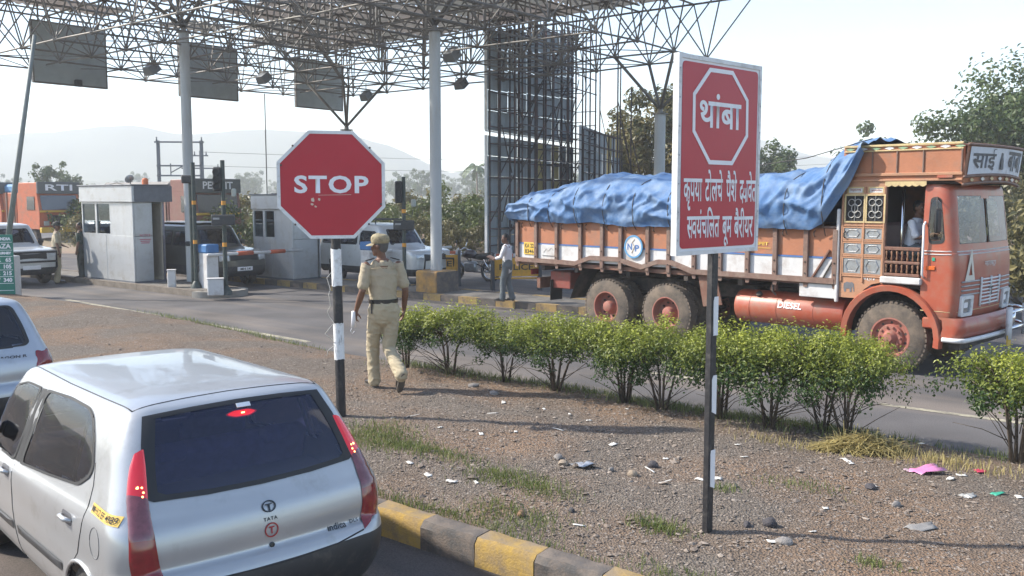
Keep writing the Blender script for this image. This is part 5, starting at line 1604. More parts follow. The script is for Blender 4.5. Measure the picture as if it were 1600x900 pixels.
MB().cyl((0, 0, 0), (0, 0, 2.9), .05, n=10).build('post', POSTG, t, 40)
MB().box((-.08, -.05, 3.0), (.26, .2, .22), .2, .03).build('camera', PLASTIC, t)
def boom(loc, base_label, ang, L_, pitch, label, blue):
    t = thing('boom_barrier', label, 'barrier', loc, ang, 'boom barriers')
    MB().box((0, 0, .50), (.36, .40, 1.0), 0, .02).build('cabinet', TWHITE, t)
    if blue: MB().box((0, 0, 1.11), (.40, .44, .24), 0, .03).build('hood', mat('hood_blue', (.05, .16, .36), .5), t)
    M_ = Matrix.Translation((0, -.26, .95)) @ Matrix.Rotation(-pitch, 4, 'Y')
    arm = MB(); arm.tube([(-.2, 0, 0), (L_, 0, 0)], .045, 8, M=M_); a_ = arm.build('arm', TWHITE, t, True)
    for k in range(int(L_ / 1.1)):
        x0 = .75 + k * 1.1
        MB().tube([(x0, 0, 0), (x0 + .50, 0, 0)], .062, 8, M=M_).build('red_sleeve', mat('sleeve_red', (.45, .10, .045), .7, var=.2), a_, True)
    return t
ANG_N = math.atan2(RN.y, RN.x)
boom(rd(18.62, 9.75, .12), '', ANG_N, 3.0, 0, 'lowered boom barrier with red sleeves in front of the dark van', True)
boom(rd(16.3, 13.55, .12), '', ANG_N, 3.2, 0, 'lowered boom barrier with red sleeves in front of the jeep', True)
t = thing('boom_barrier', 'raised grey boom pole leaning at the left edge', 'barrier', (-13.0, 24.2, .0), 0, 'boom barriers')
MB().box((-.2, .1, .55), (.4, .4, 1.1), 0, .02).build('cabinet', TWHITE, t)
MB().tube([(-.25, 0, .9), (.82, 0, 6.75)], [.075, .05], 8).build('arm', mat('boom_grey', (.20, .22, .21), .6, var=.15), t, True)
for loc, d_, lab in (((-7.62, 23.75, .12), (.40, .26, .42), 'small white box at the foot of the signal post'), ((-9.42, 25.6, .12), (.22, .22, .50), 'small white bollard at the corner of the nearest booth')):
    o = MB().box((0, 0, d_[2] / 2), d_, .3, .02).box((0, 0, d_[2] + .012), (d_[0] + .03, d_[1] + .03, .025), .3, .008).build('white_box', TWHITE); o.location = loc
    tag(o, lab, 'box')
# steel barricades
def barricade(loc, rz, w, label):
    t = thing('barricade', label, 'barricade', loc, rz, 'yellow police barricades')
    BY = mat('barricade_yellow', (.60, .30, .03), .55, var=.15, dirt=((.35, .2, .06), .35, 4))
    MB().box((0, 0, .66), (w, .03, .52), 0, .006).build('panel', BY, t)
    for z in (.34, .98):
        MB().tube([(-w / 2, 0, z), (w / 2, 0, z)], .024, 6).build('rail', BY, t)
    MB().box((0, -.02, 1.0), (w, .03, .09)).build('striped_rail', TWHITE, t)
    for k in range(4):
        MB().box((-w / 2 + w * (k + .5) / 4, -.038, 1.0), (w / 9, .006, .088)).build('red_stripe', MATS['sleeve_red'], t)
    letters(t, 'POLICE', w * .72, .17, frame((0, -.018, .66), (1, 0, 0), (0, 0, 1)), INK, .02)
    for x in (-w / 2, w / 2):
        MB().prism([(-.24, 0), (.24, 0), (.07, 1.06), (-.07, 1.06)], -.04, .04, Matrix.Translation((x, -.0, 0)) @ Matrix.Rotation(R(90), 4, 'Z') @ Matrix.Rotation(R(90), 4, 'X')).build('stand', PLASTIC, t)
    return t
barricade((-2.35, 27.6, .0), R(6), 1.55, 'yellow barricade behind the thick column')
barricade((.12, 26.3, .0), R(8), 1.35, 'yellow barricade right of the motorcycle behind the standing man')

# ---------------------------------------------------------------- toll rate board
t = thing('rate_board', 'green toll rate board with white figures at the left edge', 'sign', (-13.35, 23.3, 0), R(12))
GRN = mat('board_green', (.015, .17, .12), .5, var=.1)
MB().box((0, 0, .90), (1.5, .04, 1.58), 0, .006).build('panel', GRN, t)
for x in (-.6, .6):
    MB().box((x, .05, .4), (.06, .05, .9)).build('leg', POSTG, t)
for z in (1.60, 1.40, 1.24, 1.07, .90, .73, .56, .38):
    MB().box((0, -.024, z - .10), (1.46, .006, .012)).build('rule', SIGN_WHITE, t)
for z, s_, h_ in ((1.585, 'AUTHORITY OF INDIA', .07), (1.40, 'TOLL PLAZA', .12), (1.225, 'RATE FOR EACH JOURNEY', .06), (1.055, 'CAR   65', .10), (.885, 'LCV  105', .10), (.715, 'BUS  215', .10), (.545, 'MAV  340', .10)):
    me = text_mesh(s_, h_ * 1.35, .006, 'RIGHT'); me.transform(frame((.70, -.026, z - h_ * .45), (1, 0, 0), (0, 0, 1))); me.materials.append(SIGN_WHITE); link('lettering', me, t)
# ---------------------------------------------------------------- other vehicles
MUV = [(.34, .10, 4.28, .78, .12, .2, .03, .06, 0), (.48, .0, 4.38, .83, .12, .22, .03, .08, 0), (.80, .0, 4.38, .85, .12, .22, .03, .08, 0), (1.0, .02, 4.34, .85, .12, .22, .03, .08, 0), (1.09, .03, 4.18, .845, .12, .25, .03, .1, 0), (1.14, .05, 3.42, .84, .12, .22, .03, .1, 0), (1.20, .06, 3.24, .83, .12, .2, .03, .1, 0), (1.50, .10, 3.02, .78, .12, .18, .03, .08, 0), (1.72, .14, 2.84, .735, .12, .16, .03, .06, 0), (1.79, .20, 2.74, .68, .12, .15, .02, .05, 0), (1.83, .40, 2.50, .55, .12, .12, .02, .03, 0), (1.85, .90, 2.0, .30, .1, .1, .01, .02, 0)]
def vehicle(name, label, loc, rz, levels, paint, side_w, front_w, rear_w, axles, wr, lamps, cat='car', low=None, res=(6, 5, 36, 5, 6)):
    t = thing(name, label, cat, loc, rz)
    b = shell(levels, 4, res); tr = bvh_of(b)
    wmax = max(l[3] for l in levels)
    tests = [lambda c: any(math.hypot(c.x - ax, c.z - wr) < wr * 1.15 for ax in axles) and abs(c.y) > wmax * .55,
             lambda c: abs(c.y) > wmax * .6 and any(inside(scale_poly(P, .9), c.x, c.z) for P in side_w),
             lambda c: c.x > 1.6 and front_w and inside(scale_poly(front_w, .93), c.y, c.z) and c.z > 1.0,
             lambda c: c.x < 1.0 and rear_w and inside(scale_poly(rear_w, .93), c.y, c.z)]
    cut(b, tests)
    inn = MB(); inn.v = [(1.8 + (x - 1.8) * .985, y * .96, .8 + (z - .8) * .965) for x, y, z in b.v]; inn.f = list(b.f); inn.mi = [0] * len(b.f)
    clean(inn).build('cabin_lining', CABIN, t, 45)
    if low:
        lf = [f for f in b.f if sum(b.v[i][2] for i in f) / len(f) < low]
        lb = MB(); lb.v = list(b.v); lb.f = lf; lb.mi = [0] * len(lf); clean(lb).build('lower_cladding', PLASTIC, t, 45)
        s_ = set(lf); b.f = [f for f in b.f if f not in s_]; b.mi = [0] * len(b.f)
    clean(b).build('body', paint, t, 45)
    for sd in (1, -1):
        for P in side_w:
            window(t, tr, proj_poly(tr, rpoly(P, .05), 'Y', sd), .92, .005, name='side_window')
        for ax in axles:
            wheel(t, (ax, (wmax - .11) * sd, wr), wr, .2, wr * .62, SILVER_RIM, sd, 22)
        o_ = MB().box((max(p[0] for p in side_w[0]) + .02, (wmax + .08) * sd, min(p[1] for p in side_w[0]) + .10), (.10, .16, .14), 0, .03).build('wing_mirror', PLASTIC, t, 40)
    if front_w: window(t, tr, proj_poly(tr, rpoly(front_w, .06), 'X', 1), .94, .005, name='windscreen')
    if rear_w: window(t, tr, proj_poly(tr, rpoly(rear_w, .06), 'X', -1), .92, .005, name='rear_window')
    for nm, P, m_, sgn in lamps:
        patch(tr, proj_poly(tr, rpoly(P, .02), 'X', sgn), .012, 3).build(nm, m_, t, 50)
    zf = min(l[0] for l in levels)
    for y in (.35, -.35):
        MB().box((1.9, y, .95), (.16, .45, .75), 0, .06).build('seat', SEAT, t, 40)
    MB().box((2.0, 0, zf + .02), (3.2, wmax * 1.4, .1)).build('underbody', PLASTIC, t)
    return t, tr
HEAD = mat('headlamp_clear', (.45, .47, .48), .08, .2, coat=1)
LRED = MATS['lamp_red']
WINS = [[(2.62, 1.62), (1.98, 1.64), (1.96, 1.20), (2.92, 1.18), (2.80, 1.42)], [(1.88, 1.64), (1.12, 1.64), (1.10, 1.20), (1.86, 1.20)], [(1.02, 1.64), (.30, 1.62), (.24, 1.22), (1.0, 1.20)]]
FRW = [(-.66, 1.22), (.66, 1.22), (.62, 1.45), (.56, 1.68), (-.56, 1.68), (-.62, 1.45)]
RRW = [(-.6, 1.2), (.6, 1.2), (.56, 1.65), (-.56, 1.65)]
def front_lamps(y0, y1, z0, z1): return [('headlamp', [(s * y0, z0), (s * y1, z0), (s * y1, z1), (s * y0, z1)], HEAD, 1) for s in (1, -1)]
def rear_lamps(y0, y1, z0, z1): return [('tail_lamp', [(s * y0, z0), (s * y1, z0), (s * y1, z1), (s * y0, z1)], LRED, -1) for s in (1, -1)]
GRILLE = [('grille', [(-.46, .80), (.46, .80), (.46, .98), (-.46, .98)], RUBBER, 1), ('number_plate', [(-.26, .50), (.26, .50), (.26, .62), (-.26, .62)], SIGN_WHITE, 1)]
def plate_text(t, tr, s_, y, z, w, h):
    hh = tr.ray_cast(Vector((8, y, z)), Vector((-1, 0, 0)))
    letters(t, s_, w, h, frame(hh[0] + Vector((.016, 0, 0)), (0, 1, 0), (0, 0, 1)), INK, .02)
OLIVE = car_paint('van_dark', (.085, .085, .075), .5, .35, .3)
WSILV = car_paint('jeep_silver', (.52, .53, .53), .35, .4, .3)
WHITEP = mat('car_white', (.62, .63, .64), .35, var=.04, coat=.5, dirt=((.45, .43, .4), .3, 3))
RZ_IN = ANG_E + PI
van, vt = vehicle('van', 'dark green grey van waiting at the barrier between the booths', rd(23.55, 11.30) , RZ_IN, MUV, OLIVE, WINS, FRW, RRW, (.85, 3.45), .34, front_lamps(.50, .78, .80, .98) + GRILLE + rear_lamps(.6, .8, .8, 1.1), 'van', .60)
plate_text(van, vt, 'MH 14', 0, .56, .34, .07)
MB().box((1.5, 0, 1.875), (2.2, 1.15, .03), 0, .01).build('roof_skin', WHITEP, van)
jeep, jt = vehicle('jeep', 'silver jeep with a roof rack waiting behind the policeman', rd(19.4, 15.0), RZ_IN, MUV, WSILV, WINS, FRW, RRW, (.85, 3.45), .35, front_lamps(.48, .74, .84, 1.0) + GRILLE + rear_lamps(.6, .8, .8, 1.1), 'jeep', .55)
plate_text(jeep, jt, 'MH 12', 0, .56, .34, .07)
for x in (.5, 1.2, 1.9, 2.4):
    MB().tube([(x, -.56, 1.83), (x, -.56, 1.96), (x, .56, 1.96), (x, .56, 1.83)], .018, 6).build('rack_bar', PLASTIC, jeep)
for y in (-.56, 0, .56):
    MB().tube([(.4, y, 1.96), (2.5, y, 1.96)], .018, 6).build('rack_rail', PLASTIC, jeep)
bb = MB().tube([(4.40, -.62, .52), (4.50, -.62, .56), (4.52, -.6, .82), (4.50, 0, .86), (4.52, .6, .82), (4.50, .62, .56), (4.40, .62, .52)], .03, 7).build('bull_bar', RUBBER, jeep, True)
suv, st_ = vehicle('suv', 'silver off-roader with a dark bull bar beside the green rate board', rd(28.75, 7.55), RZ_IN, MUV, WSILV, WINS, FRW, RRW, (.85, 3.45), .36, front_lamps(.50, .78, .84, 1.0) + GRILLE + rear_lamps(.6, .8, .8, 1.1), 'jeep', .58)
bb = MB().tube([(4.40, -.66, .50), (4.52, -.66, .56), (4.54, -.66, 1.02), (4.54, .66, 1.02), (4.52, .66, .56), (4.40, .66, .50)], .035, 7).build('bull_bar', RUBBER, suv, True)
MB().tube([(4.53, -.66, .74), (4.55, .66, .74)], .03, 7).build('tube', RUBBER, bb, True)
vehicle('white_car', 'white car queuing behind the off-roader', rd(33.2, 9.6), RZ_IN, HB, WHITEP, [FW, RW], [(-.6, .98), (.6, .98), (.55, 1.2), (.48, 1.36), (-.48, 1.36), (-.55, 1.2)], RG, (.65, 3.04), .29, [('headlamp', [(s * .42, .66), (s * .70, .66), (s * .70, .80), (s * .42, .80)], HEAD, 1) for s in (1, -1)] + [('number_plate', [(-.25, .40), (.25, .40), (.25, .50), (-.25, .50)], SIGN_WHITE, 1)], 'car', .4)
# the car ahead of the silver hatchback, cut by the left edge
BLUEG = car_paint('car_grey_blue', (.42, .45, .49), .45, .36, .2)
NL_RZ = R(47) + PI / 2
nl_f = Vector((-math.sin(R(47)), math.cos(R(47)), 0)); nl_l = Vector((-math.cos(R(47)), -math.sin(R(47)), 0))
nl_loc = Vector((-4.87, 9.85, 0)) + nl_l * .80
HB2 = [(z * 1.04, xr, xf, w, rr, rf, br, bf, dz) for z, xr, xf, w, rr, rf, br, bf, dz in HB]
SC = lambda P: [(x, z * 1.04) for x, z in P]
nc, nt_ = vehicle('estate_car', 'pale grey car with a red tail lamp, cut by the left edge', nl_loc, NL_RZ, HB2, BLUEG, [SC(FW), SC(RW)], SC(WS), SC([(.50, 1.40), (0, 1.41), (-.50, 1.40), (-.56, 1.2), (-.585, 1.03), (-.54, 1.0), (0, .985), (.54, 1.0), (.585, 1.03), (.56, 1.2)]), (.655, 3.04), .29, [('tail_lamp', [(s * .60, .80), (s * .80, .80), (s * .78, .98), (s * .62, .98)], LRED, -1) for s in (1, -1)], 'car', .55, (12, 9, 60, 8, 8))
hh = nt_.ray_cast(Vector((-3, -.35, .945)), Vector((1, 0, 0)))
letters(nc, 'WAGON R', .34, .030, frame(hh[0] + Vector((-.006, 0, 0)), (0, -1, 0), (0, 0, 1)), BADGE, .02)

# far trucks in the queue
def far_truck(label, loc, rz, body_c, sign, cargo_c):
    t = thing('queued_truck', label, 'truck', loc, rz, 'trucks queuing beyond the toll booths')
    m = mat('far_truck_%s' % label[:14].replace(' ', '_'), body_c, .55, var=.15, dirt=((.2, .14, .1), .35, 2))
    cargo = mat('far_cargo_%s' % label[:14].replace(' ', '_'), cargo_c, .7, var=.2, scale=1)
    MB().box((-4.2, 0, 2.0), (6.0, 2.3, 1.8), 0, .03).build('cargo_body', m, t)
    for k in range(9):
        for y in (-1.17, 1.17):
            MB().box((-7.0 + k * .7, y, 2.0), (.09, .05, 1.85)).build('rib', RIB, t)
    MB().box((-4.2, 0, 3.1), (5.9, 2.1, .5), 0, .12).build('load', cargo, t)
    c = MB(); c.prism([(-1.1, 1.0), (.9, 1.0), (.95, 1.9), (.75, 2.9), (-1.1, 2.9)], -1.15, 1.15, frame((0, 0, 0), (1, 0, 0), (0, 0, 1))); cabm = c.build('cab', m, t)
    MB().box((.0, 0, 0), (.03, 2.0, .78), 0, .01, Matrix.Translation((.875, 0, 2.38)) @ Matrix.Rotation(R(-11.3), 4, 'Y')).build('windscreen', mat('far_glass', (.04, .045, .05), .1, coat=1), cabm)
    for y in (-1.165, 1.165):
        MB().box((.2, y, 2.35), (.7, .02, .7)).build('side_window', MATS['far_glass'], cabm)
    MB().box((.98, 0, 1.45), (.05, 1.1, .55)).build('grille', CHASSIS, cabm)
    for y in (-.8, .8):
        MB().box((.98, y, 1.3), (.06, .3, .24), 0, .02).build('headlamp', HEAD, cabm)
    MB().box((1.0, 0, .95), (.2, 2.3, .28), 0, .03).build('bumper', TYEL, t)
    MB().box((.86, 0, 1.92), (.30, 2.25, .10), 0, .02).build('painted_band', TYEL, cabm)
    v = MB().box((.85, 0, 3.15), (.12, 2.35, .62), 0, .02).build('visor', mat('visor_dark', (.10, .11, .11), .6), t)
    letters(v, sign, 1.5, .32, frame((.915, 0, 3.17), (0, 1, 0), (0, 0, 1)), SIGN_WHITE, .02)
    MB().box((-.1, 0, 3.15), (1.8, 2.3, .55), 0, .03).build('crown', m, t)
    for x in (0, -4.2, -5.5):
        for y in (-.95, .95):
            w_ = MB().lathe([(.28, -.12), (.5, -.12), (.52, -.08), (.52, .08), (.5, .12), (.28, .12)], 20, Matrix.Translation((x, y, .52)) @ Matrix.Rotation(PI / 2, 4, 'X')).build('wheel', TYRE, t, 40)
            MB().lathe([(.28, -.10), (.1, -.06), (0, -.06)], 16, Matrix.Translation((x, y * 1.0, .52)) @ Matrix.Rotation(PI / 2 * (1 if y < 0 else -1), 4, 'X') @ Matrix.Scale(-1, 4, (0, 0, 1)), cap=False).build('rim', RIMRED, w_)
    MB().box((-3.2, 0, .95), (8.4, .8, .2)).build('chassis', CHASSIS, t)
    return t
far_truck('orange truck with an RTI visor, queued far left beyond the booths', (-24.7, 49.8, 0), RZ_IN + R(6), (.46, .12, .05), 'RTI', (.10, .24, .42))
far_truck('orange truck with a dark visor, leftmost of the queue', (-27.6, 51.5, 0), RZ_IN + R(6), (.50, .14, .06), 'RTI', (.12, .28, .45))
far_truck('red brown truck with a PERMIT visor, seen above the dark van', (-13.6, 41.5, 0), RZ_IN, (.20, .09, .07), 'PERMIT', (.16, .15, .14))
# motorcycle
mc = thing('motorcycle', 'parked motorcycle with spoked wheels between the two yellow barricades', 'motorcycle', (-1.25, 29.3, .0), R(158))
TY2 = TYRE
for x in (.62, -.62):
    w_ = MB().tube([(x + .29 * math.cos(k * PI / 14), 0, .31 + .29 * math.sin(k * PI / 14)) for k in range(28)], .045, 7, closed=True).build('wheel', TY2, mc, True)
    MB().tube([(x + .235 * math.cos(k * PI / 12), 0, .31 + .235 * math.sin(k * PI / 12)) for k in range(24)], .018, 5, closed=True).build('rim', CHROME, w_, True)
    sp_ = MB()
    for k in range(14):
        a = k * PI / 7
        sp_.cyl((x, .02 * (-1) ** k, .31), (x + .24 * math.cos(a), 0, .31 + .24 * math.sin(a)), .005, n=4)
    tag(sp_.build('spokes', CHROME, w_), kind='stuff')
    MB().lathe([(.05, -.06), (.05, .06)], 10, Matrix.Translation((x, 0, .31)) @ Matrix.Rotation(PI / 2, 4, 'X')).build('hub', PANEL_S, w_)
MBLK = mat('bike_black', (.03, .02, .025), .3, coat=.6)
MB().tube([(.30, 0, .80), (.16, 0, .86), (-.02, 0, .84), (-.12, 0, .76)], [.09, .15, .14, .09], 10).build('fuel_tank', MBLK, mc, True)
MB().tube([(-.10, 0, .78), (-.35, 0, .77), (-.68, 0, .82), (-.78, 0, .85)], [.09, .12, .11, .05], 8).build('seat', RUBBER, mc, True)
MB().box((.05, 0, .45), (.42, .26, .34), 0, .06).build('engine', PANEL_S, mc, 40)
for y in (.09, -.09):
    MB().tube([(.62, y, .31), (.42, y, .92)], .022, 7).build('fork', CHROME, mc, True)
    MB().tube([(-.62, y * 1.3, .33), (-.45, y * 1.3, .70)], .025, 7).build('shock_absorber', CHROME, mc, True)
    MB().tube([(.40, y * 4, 1.08), (.36, y * 4.3, 1.22)], .010, 5).build('mirror_stem', CHROME, mc)
    MB().lathe([(.055, 0), (.05, .015), (0, .02)], 10, Matrix.Translation((.36, y * 4.4, 1.25)) @ Matrix.Rotation(R(90), 4, 'Y')).build('mirror', RUBBER, mc, True)
MB().tube([(.32, .38, 1.0), (.40, .2, 1.03), (.42, 0, .97), (.40, -.2, 1.03), (.32, -.38, 1.0)], .014, 6).build('handlebar', CHROME, mc, True)
MB().lathe([(0, -.08), (.08, -.06), (.10, .02), (.09, .05), (0, .06)], 14, Matrix.Translation((.52, 0, .88)) @ Matrix.Rotation(R(80), 4, 'Y')).build('headlamp', HEAD, mc, True)
MB().tube([(.38, 0, .9), (.1, 0, .62), (-.3, 0, .48), (-.62, 0, .31)], .024, 6).build('frame', MBLK, mc, True)
MB().tube([(.2, -.14, .3), (-.2, -.16, .27), (-.75, -.17, .36)], [.025, .035, .045], 8).build('exhaust', CHROME, mc, True)
for x, r_ in ((.62, .36), (-.62, .37)):
    rows = [[(x + r_ * math.cos(a), y, .31 + r_ * math.sin(a)) for y in (-.06, 0, .06)] for a in [R(20) + R(140) * k / 8 for k in range(9)]]
    MB().grid(rows).build('mudguard', MBLK, mc, True)
# ---------------------------------------------------------------- vegetation
def leaf_mesh(name, leaves, m):
    """leaves: list of (pos, normal, size, tone): pointed leaves of four triangles, folded along the rib"""
    v, f, tone = [], [], []
    q = random.Random(len(leaves))
    for p, n_, s, tn_ in leaves:
        n_ = n_.normalized()
        a = Vector((q.uniform(-1, 1), q.uniform(-1, 1), q.uniform(-1, 1))); u = (a - n_ * a.dot(n_)).normalized(); w = n_.cross(u)
        b = len(v)
        v += [p - u * s * .5, p + w * s * .28 + n_ * s * .10, p + u * s * .5 - n_ * s * .06, p - w * s * .28 + n_ * s * .10]
        f += [(b, b + 1, b + 2), (b, b + 2, b + 3)]
        tone += [tn_] * 4
    me = bpy.data.meshes.new(name)
    me.from_pydata([tuple(k) for k in v], [], f)
    at = me.attributes.new('tone', 'FLOAT', 'POINT'); at.data.foreach_set('value', tone)
    me.materials.append(m)
    return me
BARK = mat('bark', (.10, .075, .055), .9, var=.3, scale=12, bump=.4)
BARKG = mat('bark_grey', (.16, .13, .10), .9, var=.3, scale=9, bump=.4)
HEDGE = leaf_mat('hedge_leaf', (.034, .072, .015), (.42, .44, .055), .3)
def shrub_meshes(seed, w, h, n):
    """flat-topped shrub: forked stems and a crown of small leaves; new yellow-green growth on top, inner shade painted darker below"""
    q = random.Random(seed)
    st = MB(); tips = []
    ns = q.randint(3, 5)
    for i in range(ns):
        a = 2 * PI * i / ns + q.uniform(-.4, .4); r0 = q.uniform(.02, .06); lean = q.uniform(.25, .55) * w * .5
        p0 = Vector((r0 * math.cos(a), r0 * math.sin(a), -.05)); p1 = Vector((lean * .45 * math.cos(a), lean * .45 * math.sin(a), h * .36)); p2 = Vector((lean * math.cos(a + .2), lean * math.sin(a + .2), h * .66))
        st.tube([p0, p1, p2], [.019, .013, .008], 6)
        for k in range(7):
            b_ = a + q.uniform(-1.2, 1.2); e = p1.lerp(p2, q.uniform(.1, 1)); tp = e + Vector((math.cos(b_) * q.uniform(.1, .28) * w, math.sin(b_) * q.uniform(.1, .28) * w, q.uniform(.08, .30) * h))
            st.tube([e, e.lerp(tp, .5) + Vector((0, 0, .02)), tp], [.009, .007, .004], 5); tips.append(tp)
    for i in range(16):
        a = q.uniform(0, 2 * PI); z0 = q.uniform(0, .25) * h; r1 = q.uniform(.15, .42) * w; c = Vector((math.cos(a) * .04, math.sin(a) * .04, z0)); e = Vector((math.cos(a) * r1, math.sin(a) * r1, z0 + q.uniform(.1, .4) * h))
        st.tube([c, c.lerp(e, .5) + Vector((q.uniform(-.04, .04), q.uniform(-.04, .04), .03)), e], [.006, .004, .002], 4)
        if e.z > .42 * h or q.random() < .2: tips.append(e)
    clumps = []
    for i in range(62):
        a = q.uniform(0, 2 * PI); r_ = math.sqrt(q.random()) * w * .5
        zt = h * (.93 - .22 * (r_ / (w * .5)) ** 2.2) + q.uniform(-.07, .05)
        zb = h * (.40 + .16 * q.random())
        z = zb + (zt - zb) * (q.random() ** .62)
        clumps.append((Vector((r_ * math.cos(a), r_ * math.sin(a), z)), q.uniform(.09, .17) * (w / 1.2), q.uniform(-.12, .12)))
    for t_ in tips: clumps.append((t_, .11, 0))
    L_ = []
    for i in range(n):
        c, cr_, ct = q.choice(clumps)
        d = Vector((q.gauss(0, 1), q.gauss(0, 1), q.gauss(0, .8))); d.normalize()
        p = c + d * cr_ * q.random() ** .4
        if p.z < h * (.26 + .1 * q.random()): continue
        n_ = (d + Vector((0, 0, .9)) + Vector((q.uniform(-.7, .7), q.uniform(-.7, .7), q.uniform(-.4, .4))))
        tn_ = max(0, min(1, (p.z / h - .56) * 1.7 + ct + q.uniform(-.20, .22)))  # tone by height: new growth above, crown shade painted into the lower leaves
        L_.append((p, n_, q.uniform(.024, .044), tn_))
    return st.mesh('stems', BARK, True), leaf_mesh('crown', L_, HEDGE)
SHR = [shrub_meshes(20 + k, 1.42, .96, 9500) for k in range(6)]
HS = [(5.55, 4.45, .62, .84, 'small leftmost hedge shrub at the policeman\'s legs'),
      (4.68, 4.40, 1.08, .96, 'second hedge shrub from the left, with a forked trunk'),
      (3.80, 4.55, .86, .88, 'low hedge shrub left of the truck\'s rear wheels'),
      (2.88, 4.42, 1.02, .95, 'hedge shrub with bare stems in front of the rearmost truck wheel'),
      (1.92, 4.50, .98, .98, 'hedge shrub in front of the truck\'s second rear wheel'),
      (1.35, 4.36, .92, 1.0, 'hedge shrub left of the tall rectangular sign\'s post'),
      (.66, 4.44, .98, 1.04, 'hedge shrub just behind the tall rectangular sign\'s post'),
      (.04, 4.36, 1.02, 1.07, 'hedge shrub in front of the truck\'s fuel tank'),
      (-.42, 4.62, .88, 1.04, 'hedge shrub at the front end of the fuel tank'),
      (-.74, 4.40, .86, 1.04, 'rounded hedge shrub in front of the truck\'s front wheel'),
      (-2.24, 4.58, .98, 1.08, 'hedge shrub standing apart at the right edge'),
      (-2.95, 4.5, 1.0, 1.05, 'hedge shrub cut off by the right edge')]
for i, (a, b_, sw, sh_, lab) in enumerate(HS):
    p = on_verge(a, b_)
    t = thing('shrub', lab, 'shrub', p, rnd.uniform(0, 6.28), 'hedge shrubs along the verge')
    st_m, lf_m = SHR[i % 6]
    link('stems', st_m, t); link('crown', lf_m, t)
    t.scale = (sw * 1.03, sw * 1.03, sh_ * 1.08)

def tree_parts(seed, h, rad, trunk_h, n, leaf, m, squash=.8, clumps=60, bark=BARKG, trunk_r=.22):
    q = random.Random(seed)
    st = MB(); c0 = Vector((0, 0, trunk_h))
    st.tube([(0, 0, -.3), (.05, .03, trunk_h * .5), (0, 0, trunk_h), (.1, 0, trunk_h + (h - trunk_h) * .45)], [trunk_r * 1.25, trunk_r, trunk_r * .8, trunk_r * .3], 10)
    cl = []
    cz = trunk_h + (h - trunk_h) * .52
    for i in range(clumps):
        d = Vector((q.gauss(0, 1), q.gauss(0, 1), q.gauss(0, 1))).normalized()
        k = q.uniform(.45, 1.0)
        p = Vector((d.x * rad * k, d.y * rad * k, cz + d.z * (h - trunk_h) * .5 * k))
        p += Vector((q.uniform(-.12, .12), q.uniform(-.12, .12), q.uniform(-.08, .08))) * rad
        cl.append((p, q.uniform(.16, .30) * rad, q.uniform(-.25, .25)))
        if i % 3 == 0:
            s_ = Vector((0, 0, trunk_h * q.uniform(.8, 1.15)))
            st.tube([s_, s_.lerp(p, .5) + Vector((0, 0, .06 * h)), p], [trunk_r * .42, trunk_r * .25, trunk_r * .08], 6)
    L_ = []
    for i in range(n):
        c, r_, ct = q.choice(cl)
        d = Vector((q.gauss(0, 1), q.gauss(0, 1), q.gauss(0, squash))).normalized()
        p = c + d * r_ * q.random() ** .45
        nn = d + Vector((q.uniform(-.8, .8), q.uniform(-.8, .8), q.uniform(-.2, .9)))
        L_.append((p, nn, leaf * q.uniform(.7, 1.3), max(0, min(1, .4 + ct + q.uniform(-.25, .25)))))
    return st.mesh('trunk', bark, True), leaf_mesh('crown', L_, m)
GREEN = leaf_mat('tree_leaf', (.030, .060, .018), (.125, .165, .045), .3)
OCHRE = leaf_mat('mango_leaf', (.055, .075, .022), (.30, .22, .085), .3)
DRY = leaf_mat('scrub_leaf', (.10, .10, .045), (.26, .22, .09), .3)
SCRUBG = leaf_mat('scrub_green', (.06, .085, .025), (.17, .20, .06), .3)
def plant_tree(label, loc, parts, scale=1, group=None, rz=0, cat='tree', name='tree'):
    t = thing(name, label, cat, loc, rz, group)
    link('trunk', parts[0], t); link('crown', parts[1], t)
    t.scale = (scale, scale, scale)
    return t
plant_tree('big green tree behind the truck cab, at the right edge', (25.2, 45, 0), tree_parts(3, 8.9, 5.0, 2.2, 26000, .25, GREEN, clumps=120))
plant_tree('ochre tinged bushy tree behind the short column', (8.2, 52.5, 0), tree_parts(5, 8.6, 4.0, 1.2, 19000, .27, OCHRE, clumps=80))
TFAR = [tree_parts(11 + k, 7.5 + k, 3.2 + .5 * (k % 3), 2.0, 2600, .42, GREEN, clumps=34) for k in range(4)]
far_t = [(1205, 300, 75, .9, 'slim tree right of the tall rectangular sign'), (1355, 300, 82, 1.05, 'small tree top peeping over the truck\'s crown'), (1545, 330, 70, .55, 'low tree right behind the truck cab'), (85, 330, 95, .64, 'feathery tree above the far orange truck'), (112, 330, 105, .70, 'taller feathery tree just left of the nearest booth')]
for i, (px, py, D_, s_, lab) in enumerate(far_t):
    plant_tree(lab, ((px - 800) / 1450 * D_, D_, 0), TFAR[i % 4], s_, None, i * 1.3)
# hazy tree line far behind the plaza
q = random.Random(77)
k = 0
for px in list(range(-60, 300, 26)) + list(range(330, 1010, 19)) + list(range(1180, 1660, 40)):
    D_ = q.uniform(270, 430)
    if 560 < px < 900: D_ = q.uniform(210, 360)
    x = (px + q.uniform(-10, 10) - 800) / 1450 * D_
    plant_tree('tree in the hazy tree line far behind the toll plaza', (x, D_, -.1), TFAR[k % 4], q.uniform(.8, 1.35), 'hazy tree line behind the plaza', q.uniform(0, 6.28))
    k += 1
